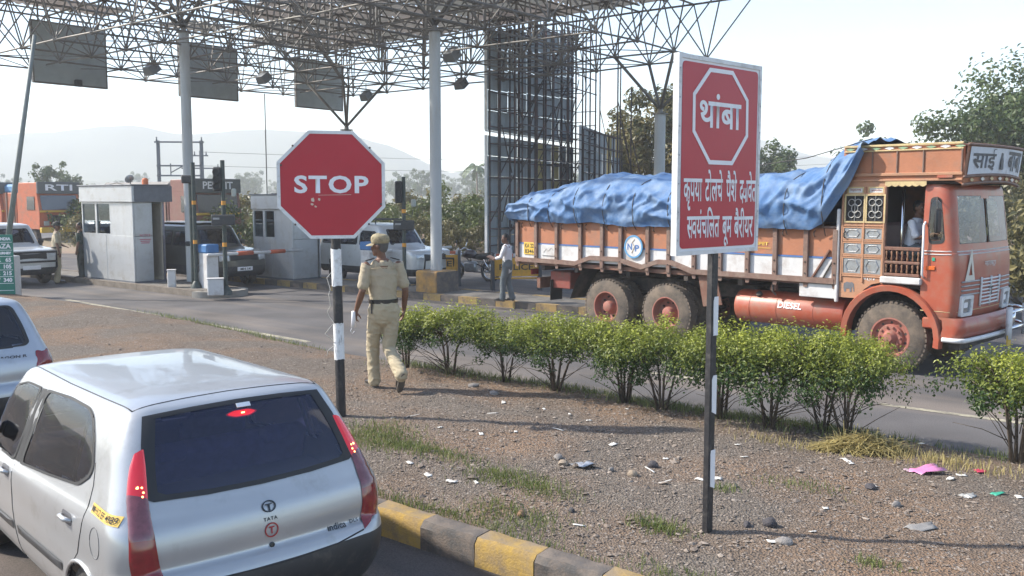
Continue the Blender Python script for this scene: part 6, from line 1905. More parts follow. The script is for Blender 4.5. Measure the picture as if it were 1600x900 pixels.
# palm
pm = thing('palm_tree', 'palm tree in the haze left of the tall hoarding', 'tree', (-5.4, 140, 0))
MB().tube([(0, 0, 0), (.2, 0, 3), (.1, 0, 7.2)], [.22, .17, .13], 8).build('trunk', BARKG, pm, True)
for k in range(13):
    a = k * 2.4; up = .9 - .13 * (k % 7)
    b = MB(); P = []
    for i in range(8):
        s_ = i / 7 * 2.6; P.append(Vector((.1 + math.cos(a) * s_ * .85, math.sin(a) * s_ * .85, 7.2 + s_ * up - .32 * s_ * s_)))
    for i in range(7):
        t_ = (P[i + 1] - P[i]).normalized(); sd = t_.cross(Vector((0, 0, 1))).normalized()
        wd = .42 * math.sin(PI * (i + .7) / 8)
        for s_ in (1, -1):
            b.add([P[i], P[i + 1], P[i + 1] + sd * wd * s_ + Vector((0, 0, -.25)), P[i] + sd * wd * s_ + Vector((0, 0, -.2)) + t_ * .12], [(0, 1, 2, 3)])
    b.build('frond', mat('palm_green', (.07, .11, .035), .6, var=.2), pm)
# scrub on the waste ground behind the barriers
SCR = [tree_parts(40 + k, 1.9, 1.4, .25, 1500, .16, (DRY, SCRUBG)[k % 2], clumps=26, trunk_r=.05) for k in range(4)]
k = 0
for px, D_, s_ in ((655, 39, 1.0), (672, 46, 1.3), (700, 42, .9), (720, 44, 1.2), (735, 38, .9), (748, 47, 1.4), (640, 52, 1.6), (690, 58, 1.7), (735, 60, 1.6), (600, 48, 1.2), (575, 55, 1.5), (380, 40, 1.2), (372, 46, 1.5), (398, 50, 1.3), (410, 44, 1.0), (440, 58, 1.6), (350, 60, 1.6), (133, 50, 1.3), (128, 44, 1.0), (760, 50, 1.2), (1594, 24, 1.5), (1606, 20, 1.2), (1590, 32, 1.9), (1570, 40, 1.9)):
    plant_tree('low scrub bush on the waste ground behind the barriers' if px < 1500 else 'dry yellow scrub bush on the bank at the right edge', ((px - 800) / 1450 * D_, D_, -.05), SCR[(k % 4) if px < 1500 else 2 * (k % 2)], s_, 'scrub on the waste ground' if px < 1500 else 'scrub on the right bank', k * 1.1, 'bush', 'scrub_bush')
    k += 1
# low earth bank behind the barriers
rows = []
for i in range(60):
    x = -30 + i * 1.6
    rows.append([(x + 6 * j, 44 + 6 * j, (.0 if j in (0, 8) else .9 + .6 * nz(x * .2, j * .7)) * smoothstep(0, 2, j)) for j in range(9)])
tag(MB().grid(rows).build('waste_ground', mat('waste_earth', (.26, .185, .135), .95, var=.3, scale=.6, dirt=((.16, .15, .08), .55, .3)), None, True), kind='structure')
# hills
def ridge(name, D_, prof, depth, m, seed):
    rows = []
    n = 110
    for i in range(n + 1):
        px = -500 + 2600 * i / n
        h_ = interp(prof, px) * D_ / 1450 + 2.6
        h_ += .03 * h_ * nz(px * .02, seed) + .02 * h_ * nz(px * .06, seed)
        r_ = []
        for k in range(9):
            t_ = k / 8
            d = D_ - depth * .8 + depth * .8 * t_
            hh = h_ * t_ ** .8 * (1 + .10 * nz(px * .015, k * .6, seed) * (1 - t_) * 2)
            r_.append(((px - 800) / 1450 * d, d, hh - 2 if k == 0 else hh))
        r_.append(((px - 800) / 1450 * (D_ + depth), D_ + depth, -2))
        rows.append(r_)
    return tag(MB().grid(rows).build(name, m, None, True), kind='structure')
HILLM = mat('hill_scrub', (.10, .105, .065), .95, var=.3, scale=.01)
ridge('hills', 860, [(-500, 70), (-200, 90), (0, 98), (90, 103), (200, 112), (235, 108), (300, 98), (380, 104), (430, 106), (500, 100), (560, 96), (620, 78), (680, 48), (710, 38), (760, 52), (800, 60), (900, 58), (1000, 60), (1100, 74), (1180, 92), (1210, 86), (1260, 66), (1330, 60), (1420, 52), (1600, 46), (2100, 40)], 190, HILLM, 3.1)
ridge('hills', 610, [(-500, 34), (0, 30), (300, 24), (640, 22), (900, 26), (1200, 30), (1600, 26), (2100, 24)], 90, HILLM, 7.7)
# electricity poles
def el_pole(label, loc, h, arms, name='power_pole'):
    t = thing(name, label, 'pole', loc, R(4))
    PM = mat('pole_concrete', (.15, .16, .17), .8)
    for x in arms['posts']:
        MB().box((x, 0, h / 2), (.20, .20, h), 0, .02).build('post', PM, t)
    for x0, x1, z in arms['bars']:
        MB().box(((x0 + x1) / 2, -.12, z), (x1 - x0, .10, .10)).build('cross_arm', PM, t)
        for xx in (x0 + .15, x1 - .15):
            MB().lathe([(.04, 0), (.07, .08), (.03, .16), (.06, .24), (0, .3)], 8, Matrix.Translation((xx, -.12, z + .05))).build('insulator', PM, t, True)
    for p0, p1 in arms.get('braces', ()):
        MB().tube([(p0[0], -.1, p0[1]), (p1[0], -.1, p1[1])], .04, 5).build('brace', PM, t)
    return t
D_ = 62
el_pole('double pole transformer frame behind the nearest booth', ((286 - 800) / 1450 * D_, D_, 0), 6.4, {'posts': (-1.4, 1.4), 'bars': ((-1.6, 1.6, 6.3), (-1.5, 1.5, 4.75), (-1.5, 1.5, 4.1), (-1.5, 1.5, 2.9), (-1.5, 1.5, 2.6)), 'braces': (((-.6, 4.1), (-.6, 4.9)), ((.3, 4.1), (.3, 4.9)), ((-.6, 4.3), (.3, 4.8)))}, 'transformer_frame')
el_pole('single power pole right of the column by the nearest booth', ((318 - 800) / 1450 * 75, 75, 0), 6.4, {'posts': (0,), 'bars': ((-.6, .6, 6.0), (-1.5, 1.5, 5.0))})
for i, (z0, z1) in enumerate(((6.3, 7.8), (5.2, 7.0))):
    w_ = MB().tube([((318 - 800) / 1450 * 75 + (70 * k / 14), 75 + 2.2 * k, z0 + (z1 - z0) * k / 14 - .9 * math.sin(PI * k / 14)) for k in range(15)], .018, 4).build('power_line', RUBBER)
    tag(w_, ('upper', 'lower')[i] + ' thin power line sagging across the hazy hills', 'wire')
# ---------------------------------------------------------------- people
SKIN = mat('skin_brown', (.155, .075, .045), .55, var=.10, scale=10)
HAIR = mat('hair_black', (.015, .013, .012), .6)
HAIRG = mat('hair_grey', (.09, .085, .08), .7)
KHAKI = mat('uniform_khaki', (.385, .325, .225), .85, var=.10, scale=7, bump=.25, bscale=35)
KHAKI2 = mat('trouser_khaki', (.395, .33, .22), .85, var=.10, scale=6, bump=.25, bscale=30)
LEATHER = mat('leather_black', (.020, .016, .015), .4, var=.2, dirt=((.1, .08, .06), .35, 18))
def loft(mb, pts, rad, side=Vector((1, 0, 0)), n=14):
    """elliptic tube with rounded ends: rad = (across, along depth) per point"""
    pts = [Vector(p) for p in pts]
    rad = [(r_, r_) if not isinstance(r_, tuple) else r_ for r_ in rad]
    m = len(pts)
    rows = []
    def ring(c, t_, ra, rb):
        u = (side - t_ * side.dot(t_)).normalized(); w = t_.cross(u)
        return [c + u * math.cos(2 * PI * k / n) * ra + w * math.sin(2 * PI * k / n) * rb for k in range(n)]
    t0 = (pts[1] - pts[0]).normalized(); t1 = (pts[-1] - pts[-2]).normalized()
    for a in (.05, .45, .8):
        k = math.sin(math.acos(1 - a)) if a < 1 else 1
        rows.append(ring(pts[0] - t0 * min(rad[0]) * (1 - a), t0, rad[0][0] * max(k, .05), rad[0][1] * max(k, .05)))
    for i in range(m):
        t_ = (pts[min(i + 1, m - 1)] - pts[max(i - 1, 0)]).normalized()
        rows.append(ring(pts[i], t_, *rad[i]))
    for a in (.8, .45, .05):
        k = math.sin(math.acos(1 - a))
        rows.append(ring(pts[-1] + t1 * min(rad[-1]) * (1 - a), t1, rad[-1][0] * max(k, .05), rad[-1][1] * max(k, .05)))
    mb.grid(rows, closed_v=True)
    k = len(rows[0]); b = len(mb.v) - len(rows) * k
    mb.f.append(tuple(range(b, b + k))[::-1]); mb.f.append(tuple(range(b + (len(rows) - 1) * k, b + len(rows) * k))); mb.mi += [0, 0]
def ball(mb, c, r, M=None, n=14):
    rx, ry, rz = r if isinstance(r, tuple) else (r, r, r)
    T = Matrix.Translation(c) @ (M or Matrix()) @ Matrix.Diagonal((rx, ry, rz, 1))
    mb.lathe([(math.sin(PI * (i + .02) / 10.04), -math.cos(PI * (i + .02) / 10.04)) for i in range(11)], n, T)
def fused(mb, name, m, parent, voxel, smooth=4, crease=0.0, seed=0):
    """joins overlapping shapes into one continuous skin"""
    o = mb.build(name, m, parent)
    md = o.modifiers.new('r', 'REMESH'); md.mode = 'VOXEL'; md.voxel_size = voxel
    sm = o.modifiers.new('s', 'SMOOTH'); sm.iterations = smooth; sm.factor = .5
    apply_mods(o)
    if crease:
        me = o.data; n = len(me.vertices)
        co = [v.co.copy() for v in me.vertices]; no = [v.normal.copy() for v in me.vertices]
        flat = []
        for p, nn in zip(co, no):
            k = crease * (.8 * nz(p.x * 8 + p.z * 4, p.y * 8, p.z * 9 + seed) + 1.1 * (.35 - min(.7, 2.2 * abs(nz(p.x * 10 + p.z * 8, p.y * 9, p.z * 15 + seed)))))
            flat += list(p + nn * k)
        me.vertices.foreach_set('co', flat)
    if not o.data.materials: o.data.materials.append(m)
    finish(o.data, True)
    return o
def hand(mb, wrist, d, palm_n, curl, side):
    """palm and five fingers; d = direction of the hand, palm_n = palm normal, side = thumb direction sign"""
    d = Vector(d).normalized(); pn = Vector(palm_n); pn = (pn - d * pn.dot(d)).normalized(); x = d.cross(pn) * side
    w = Vector(wrist)
    loft(mb, [w, w + d * .045, w + d * .085], [(.026, .019), (.038, .017), (.038, .014)], x)
    for k, (off, ln) in enumerate(((.030, .066), (.010, .075), (-.010, .070), (-.029, .055))):
        p = w + d * .085 + x * off
        pts = [p]
        dd = d.copy()
        for s_ in range(3):
            dd = (dd + pn * curl * (.5 + .35 * s_)).normalized(); p = p + dd * ln / 3 * (1.1, 1.0, .9)[s_]; pts.append(p)
        loft(mb, pts, [.0095, .0090, .0085, .0070], x, 8)
    b_ = w + d * .03 + x * .03
    loft(mb, [b_, b_ + (d * .5 + x * .7 + pn * .35).normalized() * .035, b_ + (d * .8 + x * .55 + pn * .6).normalized() * .07], [.013, .0115, .0085], pn, 8)
def person(name_label, loc, rz, P, shirt_m, trouser_m, voxel=.011, scale=1.0, hair=HAIR, shoes=LEATHER, belt=True, shoe_feet=True, collar=True, grp=None):
    t = thing('person', name_label, 'person', loc, rz, grp)
    t.scale = (scale,) * 3
    J = {k: Vector(v) for k, v in P.items() if isinstance(v, tuple) and len(v) == 3}
    X = Vector((1, 0, 0))
    face = J['face'].normalized(); up = Vector((0, 0, 1)); H = J['head']
    rt = face.cross(up).normalized()
    Mh = Matrix((rt, face, up)).transposed().to_4x4()
    # body
    b = MB()
    loft(b, [J['pelvis'] + Vector((0, 0, -.05)), J['pelvis'], J['waist'], J['chest'], J['neck'] + Vector((0, 0, -.06))], [(.13, .10), (.155, .11), (.13, .10), (.155, .11), (.10, .075)], X)
    loft(b, [J['neck'] + Vector((0, 0, -.06)), J['neck'], H + Vector((0, 0, -.06))], [(.065, .06), (.052, .055), (.05, .055)], X)
    ball(b, H + up * .025, (.073, .094, .095), Mh)
    ball(b, H + face * .022 - up * .045, (.056, .070, .066), Mh)
    ball(b, H + face * .062 - up * .088, (.028, .026, .022), Mh)                      # chin
    loft(b, [H + face * .088 + up * .012, H + face * .108 - up * .026], [(.009, .010), (.015, .013)], rt, 8)     # nose
    for s_ in (1, -1):
        ball(b, H + rt * .074 * s_ - up * .012 - face * .004, (.010, .020, .032), Mh, 10)                        # ears
        ball(b, H + face * .082 + rt * .032 * s_ + up * .026, (.020, .010, .008), Mh, 8)                           # brow
        ball(b, H + face * .070 + rt * .040 * s_ - up * .022, (.020, .016, .018), Mh, 8)                           # cheek
    loft(b, [H + face * .086 - up * .058 - rt * .020, H + face * .092 - up * .058, H + face * .086 - up * .058 + rt * .020], [.006, .008, .006], up, 8)   # lips
    for s_ in ('l', 'r'):
        sh, el, wr = J['sh_' + s_], J['el_' + s_], J['wr_' + s_]
        loft(b, [sh, sh.lerp(el, .45), el, el.lerp(wr, .3), wr], [.052, .046, .038, .040, .026], X)
        hand(b, wr, J['hd_' + s_], J['hp_' + s_], P.get('curl_' + s_, .25), (1 if s_ == 'l' else -1))
        hp, kn, an = J['hip_' + s_], J['kn_' + s_], J['an_' + s_]
        loft(b, [hp, kn, kn.lerp(an, .3), an], [.075, .052, .05, .035], X)
    body = fused(b, 'body', SKIN, t, voxel * .8, 3)
    for s_ in (1, -1):
        e = MB(); ball(e, H + face * .081 + rt * .031 * s_ + up * .008, (.013, .008, .008), Mh, 10); e.build('eye', mat('eye_white', (.5, .48, .45), .3), body, True)
        e = MB(); ball(e, H + face * .0875 + rt * .031 * s_ + up * .008, (.006, .004, .006), Mh, 8); e.build('iris', HAIR, body, True)
    # hair
    hm = MB(); ball(hm, H + up * .034 - face * .010, (.080, .098, .093), Mh, 18)
    ball(hm, H - face * .045 - up * .02, (.066, .055, .065), Mh)
    ho = fused(hm, 'hair', hair, t, voxel, 2, .004)
    bm = bmesh.new(); bm.from_mesh(ho.data)
    pc = H + face * .045 + up * .045
    bmesh.ops.bisect_plane(bm, geom=bm.verts[:] + bm.edges[:] + bm.faces[:], plane_co=pc, plane_no=(face * .85 - up * .55).normalized(), clear_outer=True)
    bm.to_mesh(ho.data); bm.free()
    if P.get('tache'):
        m_ = MB(); loft(m_, [H + face * .088 - up * .046 - rt * .026, H + face * .098 - up * .042, H + face * .088 - up * .046 + rt * .026], [.006, .008, .006], up, 8); m_.build('moustache', hair, t, True)
    # shirt with short sleeves
    s = MB()
    hem = J['waist'] + Vector((0, 0, -.06)) if P.get('tucked', True) else J['pelvis'] + Vector((0, 0, -.12))
    loft(s, [hem, J['waist'], J['waist'].lerp(J['chest'], .55), J['chest'], J['neck'] + Vector((0, 0, -.075))], [(.160, .122), (.157, .122), (.172, .128), (.192, .118), (.125, .075)], X, 20)
    for s_ in ('l', 'r'):
        sh, el, wr = J['sh_' + s_], J['el_' + s_], J['wr_' + s_]
        ln = P.get('sleeve', .78)
        end = sh.lerp(el, ln) if ln <= 1 else el.lerp(wr, ln - 1)
        chain = [J['chest'].lerp(sh, .55) + Vector((0, 0, .03)), sh, sh.lerp(el, .5)] + ([el] if ln > 1 else []) + [end]
        rr = [.080, .066, .064] + ([.055] if ln > 1 else []) + ([.066] if ln <= 1 else [.045])
        loft(s, chain, rr, X)
    so = fused(s, 'shirt', shirt_m, t, voxel, 3, .007, 3)
    if collar:
        c = MB(); nb = J['neck'] + Vector((0, 0, -.055))
        rows = [[nb + Vector((math.cos(k * PI / 10) * r_, math.sin(k * PI / 10) * r_ * .95 - .005, z)) for k in range(20)] for r_, z in ((.088, -.035), (.074, .012), (.068, .028), (.080, .0), (.096, -.03))]
        c.grid(rows, closed_v=True).build('collar', shirt_m, so, True)
    # trousers
    tr = MB()
    loft(tr, [J['pelvis'] + Vector((0, 0, -.08)), J['pelvis'], J['waist'] + Vector((0, 0, -.02))], [(.165, .135), (.175, .14), (.160, .128)], X, 20)
    for s_ in ('l', 'r'):
        hp, kn, an = J['hip_' + s_], J['kn_' + s_], J['an_' + s_]
        loft(tr, [hp + Vector((0, 0, .02)), hp.lerp(kn, .45), kn, kn.lerp(an, .5), an + (an - kn).normalized() * .0], [(.100, .112), (.090, .098), (.074, .080), (.070, .078), (.072, .086)], X, 18)
    fused(tr, 'trousers', trouser_m, t, voxel, 3, .010, 9)
    if belt:
        w_ = J['waist'] + Vector((0, 0, -.045))
        rows = [[w_ + Vector((math.cos(k * PI / 14) * (.168 + e), math.sin(k * PI / 14) * (.136 + e), z)) for k in range(28)] for e, z in ((0, -.024), (.005, -.022), (.005, .022), (0, .024))]
        bo = MB().grid(rows, closed_v=True).build('belt', LEATHER, t, 40)
        MB().box(w_ + Vector((0, .15, 0)), (.055, .012, .05)).build('buckle', CHROME, bo)
    for s_ in ('l', 'r'):
        heel, toe = J['heel_' + s_], J['toe_' + s_]
        d = (toe - heel).normalized(); upv = (J['an_' + s_] - heel); upv = (upv - d * upv.dot(d)).normalized(); xx = d.cross(upv)
        M_ = Matrix((xx, d, upv)).transposed().to_4x4(); M_ = Matrix.Translation(heel) @ M_
        sh_ = MB()
        loft(sh_, [M_ @ Vector((0, .02, .045)), M_ @ Vector((0, .10, .048)), M_ @ Vector((0, .19, .036)), M_ @ Vector((0, .255, .028))], [(.036, .042), (.040, .044), (.047, .030), (.036, .020)], xx)
        loft(sh_, [M_ @ Vector((0, .045, .05)), M_ @ Vector((0, .035, .105))], [(.038, .046), (.036, .042)], xx)
        so_ = fused(sh_, 'shoe', shoes, t, voxel * .8, 2)
        sl = MB(); outl = rpoly([(-.036, -.02), (.036, -.02), (.042, .10), (.049, .20), (.030, .285), (-.030, .285), (-.049, .20), (-.042, .10)], .03, 3)
        sl.prism(outl, -.006, .014, M_).build('sole', mat('shoe_sole', (.10, .085, .07), .9, var=.3), so_)
        MB().prism(rpoly([(-.033, -.018), (.033, -.018), (.037, .06), (-.037, .06)], .015, 2), -.022, -.005, M_).build('heel', MATS['shoe_sole'], so_)
    return t
base = dict(pelvis=(0, 0, .97), waist=(0, .0, 1.10), chest=(0, .01, 1.36), neck=(0, .02, 1.545), head=(0, .035, 1.675), face=(0, 1, 0),
            sh_l=(-.185, 0, 1.455), sh_r=(.185, 0, 1.455), el_l=(-.235, .0, 1.165), el_r=(.235, .0, 1.165), wr_l=(-.245, .06, .915), wr_r=(.245, .06, .915),
            hd_l=(-.02, .12, -1), hd_r=(.02, .12, -1), hp_l=(1, 0, 0), hp_r=(-1, 0, 0),
            hip_l=(-.092, 0, .93), hip_r=(.092, 0, .93), kn_l=(-.10, .03, .50), kn_r=(.10, .03, .50), an_l=(-.10, -.02, .09), an_r=(.10, -.02, .09),
            heel_l=(-.10, -.06, .025), toe_l=(-.11, .2, .025), heel_r=(.10, -.06, .025), toe_r=(.11, .2, .025))
# the walking policeman, seen from behind
pc = dict(base); pc.update(pelvis=(0, 0, .955), face=(-.72, .69, -.10), head=(-.022, .045, 1.668), waist=(0, .02, 1.09), chest=(.0, .045, 1.35), neck=(-.004, .045, 1.535),
          sh_l=(-.195, .03, 1.445), sh_r=(.195, .03, 1.445), el_l=(-.258, -.015, 1.165), el_r=(.250, -.03, 1.165), wr_l=(-.295, .10, .945), wr_r=(.262, .055, .925),
          hd_l=(-.12, .30, -1), hd_r=(-.05, .25, -1), curl_l=.75, curl_r=.55, hp_l=(.9, .3, 0), hp_r=(-.9, .4, 0),
          hip_l=(-.085, .01, .92), hip_r=(.085, -.01, .92), kn_l=(-.085, .17, .50), kn_r=(.055, .0, .485), an_l=(-.06, .20, .09), an_r=(.070, -.36, .245),
          heel_l=(-.06, .15, .025), toe_l=(-.08, .41, .025), heel_r=(.075, -.405, .262), toe_r=(.085, -.262, .045), tache=True)
cop_xy = (-1.57, 11.30)
cop = person('policeman in khaki uniform and cap walking away across the verge, paper in hand', (cop_xy[0], cop_xy[1], verge_z(*cop_xy) - .012), R(27), pc, KHAKI, KHAKI2, .009, 1.075, HAIRG)
def cap_on(t, P, m, peak=True):
    face = Vector(P['face']).normalized(); up = Vector((0, 0, 1)); H = Vector(P['head']); rt = face.cross(up).normalized()
    Mh = Matrix.Translation(H) @ Matrix((rt, face, up)).transposed().to_4x4()
    c = MB(); rows = []
    for r_, z, yo in ((.083, .030, -.004), (.090, .045, -.004), (.092, .075, -.004), (.088, .105, -.002), (.070, .128, 0), (.040, .139, 0), (.005, .142, 0)):
        rows.append([Mh @ Vector((math.cos(k * PI / 12) * r_, math.sin(k * PI / 12) * r_ * 1.20 + yo, z + .008 * math.sin(k * PI / 12))) for k in range(24)])
    co = c.grid(rows, closed_v=True).build('cap', m, t, True)
    if peak:
        rows = []
        for s_ in range(5):
            f_ = s_ / 4
            rows.append([Mh @ Vector((math.sin(R(-75) + R(150) * k / 12) * (.088 + .012 * f_), (.100 + .075 * f_) * math.cos(R(-75) + R(150) * k / 12) * (1 if f_ == 0 else 1), .040 - .022 * f_ * f_ - .010 * (abs(k - 6) / 6) ** 2)) for k in range(13)])
        MB().grid(rows).build('peak', m, co, True)
    return co
cap_on(cop, pc, mat('cap_camouflage', (.33, .28, .17), .85, var=.1, scale=8, dirt=((.12, .10, .06), .62, 26)))
for s_ in (1, -1):
    q_ = Vector(pc['sh_l' if s_ < 0 else 'sh_r'])
    MB().box((0, 0, 0), (.11, .045, .012), 0, .004, Matrix.Translation(q_ + Vector((-.045 * s_, 0, .074))) @ Matrix.Rotation(R(16) * s_, 4, 'Y')).build('shoulder_strap', LEATHER, cop)
MB().tube([Vector(pc['neck']) + Vector((-.17, -.115, -.115)), Vector(pc['neck']) + Vector((0, -.125, -.105)), Vector(pc['neck']) + Vector((.17, -.115, -.115))], .004, 5).build('yoke_seam', KHAKI2, cop, True)
MB().box((-.165, -.05, .985), (.012, .03, .15), 0, .004).build('pocket_edge', LEATHER, cop)
# rolled papers in the policeman's hand
pap = thing('paper', 'rolled white papers held in the policeman\'s left hand', 'paper', cop.location, cop.rotation_euler[2])
pap.scale = cop.scale
MB().tube([(-.335, .08, .93), (-.325, .115, .83), (-.325, .13, .74)], [.022, .026, .028], 10).build('roll', SIGN_WHITE, pap, True)
MB().tube([(-.33, .125, .76), (-.36, .12, .71), (-.34, .13, .67), (-.31, .13, .70)], .004, 5).build('string', SIGN_WHITE, pap, True)
# second policeman by the booths
p2 = dict(base); p2.update(face=(.5, .85, 0), el_l=(-.24, .06, 1.18), wr_l=(-.17, .22, 1.08), hd_l=(.5, .6, -.2), hp_l=(0, 0, -1))
c2_ = person('policeman in khaki standing at the left end of the nearest booth', (-13.95, 28.4, .0), R(-60), p2, KHAKI, KHAKI2, .016, 1.05)
cap_on(c2_, p2, mat('cap_dark', (.05, .05, .045), .8))
p3 = dict(base); p3.update(face=(-.6, .8, 0))
person('person in dark clothes half hidden by the nearest booth', (-13.35, 28.75, .12), R(95), p3, mat('cloth_dark_green', (.035, .055, .045), .9), mat('cloth_dark', (.045, .05, .045), .9), .016, .97)
# man at the tail of the truck, reading a paper
p4 = dict(base); p4.update(face=(-.75, .6, -.25), head=(-.02, .06, 1.665), el_l=(-.24, .10, 1.18), wr_l=(-.20, .33, 1.12), hd_l=(.3, .8, -.1), hp_l=(0, .2, -1), el_r=(.24, .08, 1.18), wr_r=(.05, .28, 1.13), hd_r=(-.6, .6, -.1), hp_r=(0, .2, -1), curl_l=.6, curl_r=.6, sleeve=1.55, tucked=False,
          kn_l=(-.07, .10, .50), an_l=(-.05, .12, .09), heel_l=(-.05, .08, .025), toe_l=(-.07, .34, .025), kn_r=(.07, .0, .5), an_r=(.07, -.12, .10), heel_r=(.07, -.16, .04), toe_r=(.08, .10, .025))
man = person('man in a white shirt and grey trousers at the truck\'s tail', (-.11, 21.85, .165), R(72), p4, mat('shirt_white', (.66, .66, .68), .8, var=.06), mat('trousers_grey', (.12, .14, .15), .85, var=.15), .014, .90, belt=False)
o = MB().box((0, 0, 0), (.28, .20, .012), 0, 0).box((.01, .01, .014), (.27, .19, .012), .08).build('folder', mat('folder_brown', (.32, .20, .15), .7)); o.matrix_world = Matrix.Translation((-.11, 21.85, .165)) @ Matrix.Rotation(R(72), 4, 'Z') @ Matrix.Translation((-.06, .36, 1.03)) @ Matrix.Rotation(R(25), 4, 'X')
tag(o, 'brown folder held by the man at the truck\'s tail', 'folder')
# driver sitting in the truck
p5 = dict(base)
p5.update(pelvis=(0, 0, .0), waist=(0, .0, .14), chest=(0, .05, .40), neck=(0, .07, .585), head=(.0, .09, .715), face=(.25, .96, -.05), sh_l=(-.185, .05, .495), sh_r=(.185, .05, .495), el_l=(-.22, .18, .24), el_r=(.235, .16, .23), wr_l=(-.10, .40, .32), wr_r=(.12, .40, .30), hd_l=(.2, .7, .2), hd_r=(-.2, .7, .2), hp_l=(0, .3, -1), hp_r=(0, .3, -1), curl_l=.9, curl_r=.9,
          hip_l=(-.09, .03, .0), hip_r=(.09, .03, .0), kn_l=(-.12, .44, .04), kn_r=(.12, .44, .04), an_l=(-.12, .52, -.36), an_r=(.12, .52, -.36), heel_l=(-.12, .47, -.42), toe_l=(-.12, .73, -.42), heel_r=(.12, .47, -.42), toe_r=(.12, .73, -.42), tache=True, sleeve=.85)
tm = Matrix.Translation(TR_LOC) @ Matrix.Rotation(TR_RZ, 4, 'Z')
person('truck driver in a pale shirt sitting behind the wheel', tm @ Vector((.08, .50, 1.80)), TR_RZ - PI / 2, p5, mat('shirt_pale', (.60, .62, .66), .8, var=.06), mat('trousers_grey', (.12, .14, .15), .85), .012, .92, belt=False)
# ---------------------------------------------------------------- gravel, grass, litter on the verge
q = random.Random(5)
STONE_M = bpy.data.materials.new('gravel_stone'); STONE_M.use_nodes = True
_n = STONE_M.node_tree.nodes; _l = STONE_M.node_tree.links
_a = _n.new('ShaderNodeAttribute'); _a.attribute_name = 'tone'
_r = _n.new('ShaderNodeValToRGB')
for e, (p_, c_) in zip((0, 1), ((0, (.095, .078, .066, 1)), (1, (.31, .26, .215, 1)))): _r.color_ramp.elements[e].position = p_; _r.color_ramp.elements[e].color = c_
_e = _r.color_ramp.elements.new(.45); _e.color = (.185, .145, .115, 1)
_l.new(_a.outputs['Fac'], _r.inputs[0]); _l.new(_r.outputs[0], _n['Principled BSDF'].inputs['Base Color']); _n['Principled BSDF'].inputs['Roughness'].default_value = .9
def pebbles(n, size, name, area, seed, flat=.42, mean=.45):
    q = random.Random(seed); v, f, tone = [], [], []
    for i in range(n):
        a, b_ = area(q)
        if not (.3 < b_ < far_edge(a) - .1): continue
        p = on_verge(a, b_); s = size * math.exp(q.gauss(0, .45))
        T = Matrix.Translation(p + Vector((0, 0, s * .18))) @ Matrix.Rotation(q.uniform(0, 6.28), 4, 'Z') @ Matrix.Rotation(q.uniform(-.4, .4), 4, 'X') @ Matrix.Diagonal((s, s * q.uniform(.5, .9), s * flat * q.uniform(.7, 1.3), 1))
        k = len(v)
        pts = [(1, 0, .1), (.3, .9, -.1), (-.8, .6, .1), (-.8, -.6, -.1), (.4, -.9, .1), (.1, .1, .9), (-.1, 0, -.8)]
        v += [tuple(T @ (Vector(c) * q.uniform(.8, 1.15))) for c in pts]
        f += [(k + j, k + (j + 1) % 5, k + 5) for j in range(5)] + [(k + (j + 1) % 5, k + j, k + 6) for j in range(5)]
        tone += [max(0, min(1, q.gauss(mean, .22)))] * 7
    me = bpy.data.meshes.new(name); me.from_pydata(v, [], f)
    at = me.attributes.new('tone', 'FLOAT', 'POINT'); at.data.foreach_set('value', tone)
    me.materials.append(STONE_M)
    return tag(link(name, me), 'loose grey brown gravel scattered over the verge', 'gravel', kind='stuff')
pebbles(20000, .0095, 'gravel', lambda q: (q.triangular(-6.5, 9, 0), q.uniform(.3, 5.1)), 1)
pebbles(3800, .0125, 'coarse_gravel', lambda q: (q.choice((q.gauss(-.9, .7), q.gauss(1.6, 1.0), q.uniform(-6, 14))), q.choice((q.gauss(.8, .4), q.gauss(2.4, .5), q.gauss(4.0, .6)))), 2)
pebbles(1200, .010, 'dry_leaf_litter', lambda q: (q.triangular(-6.5, 9, 0), q.uniform(.3, 5.1)), 8, .16, .95)['label'] = 'pale dry leaf flakes strewn over the verge'
# grass: tufts along the kerb, round the shrubs, by the car
GRASS = leaf_mat('grass_blade', (.075, .12, .03), (.25, .26, .09), .3)
def grass(name, label, patches, seed, hgt, m):
    q = random.Random(seed); v, f, tone = [], [], []
    for a0, b0, ra, rb, n in patches:
        for i in range(n):
            a = q.gauss(a0, ra); b_ = q.gauss(b0, rb)
            if not (.16 < b_ < far_edge(a) + .05): continue
            p = on_verge(a, b_); h_ = hgt * q.uniform(.4, 1.3); an = q.uniform(0, 6.28); w = Vector((math.cos(an), math.sin(an), 0)) * .0035
            ln = Vector((q.uniform(-.6, .6), q.uniform(-.6, .6), 0)) * h_
            k = len(v)
            v += [p - w, p + w, p + ln * .4 + Vector((0, 0, h_ * .6)) + w * .7, p + ln * .4 + Vector((0, 0, h_ * .6)) - w * .7, p + ln + Vector((0, 0, h_))]
            f += [(k, k + 1, k + 2, k + 3), (k + 3, k + 2, k + 4)]
            tone += [q.random()] * 5
    me = bpy.data.meshes.new(name); me.from_pydata([tuple(c) for c in v], [], f)
    at = me.attributes.new('tone', 'FLOAT', 'POINT'); at.data.foreach_set('value', tone)
    me.materials.append(m)
    return tag(link(name, me), label, 'grass', kind='stuff')
P_ = []
def PXA(px, py): 
    w = gz_(px, py, .23); return ab(w.x, w.y)
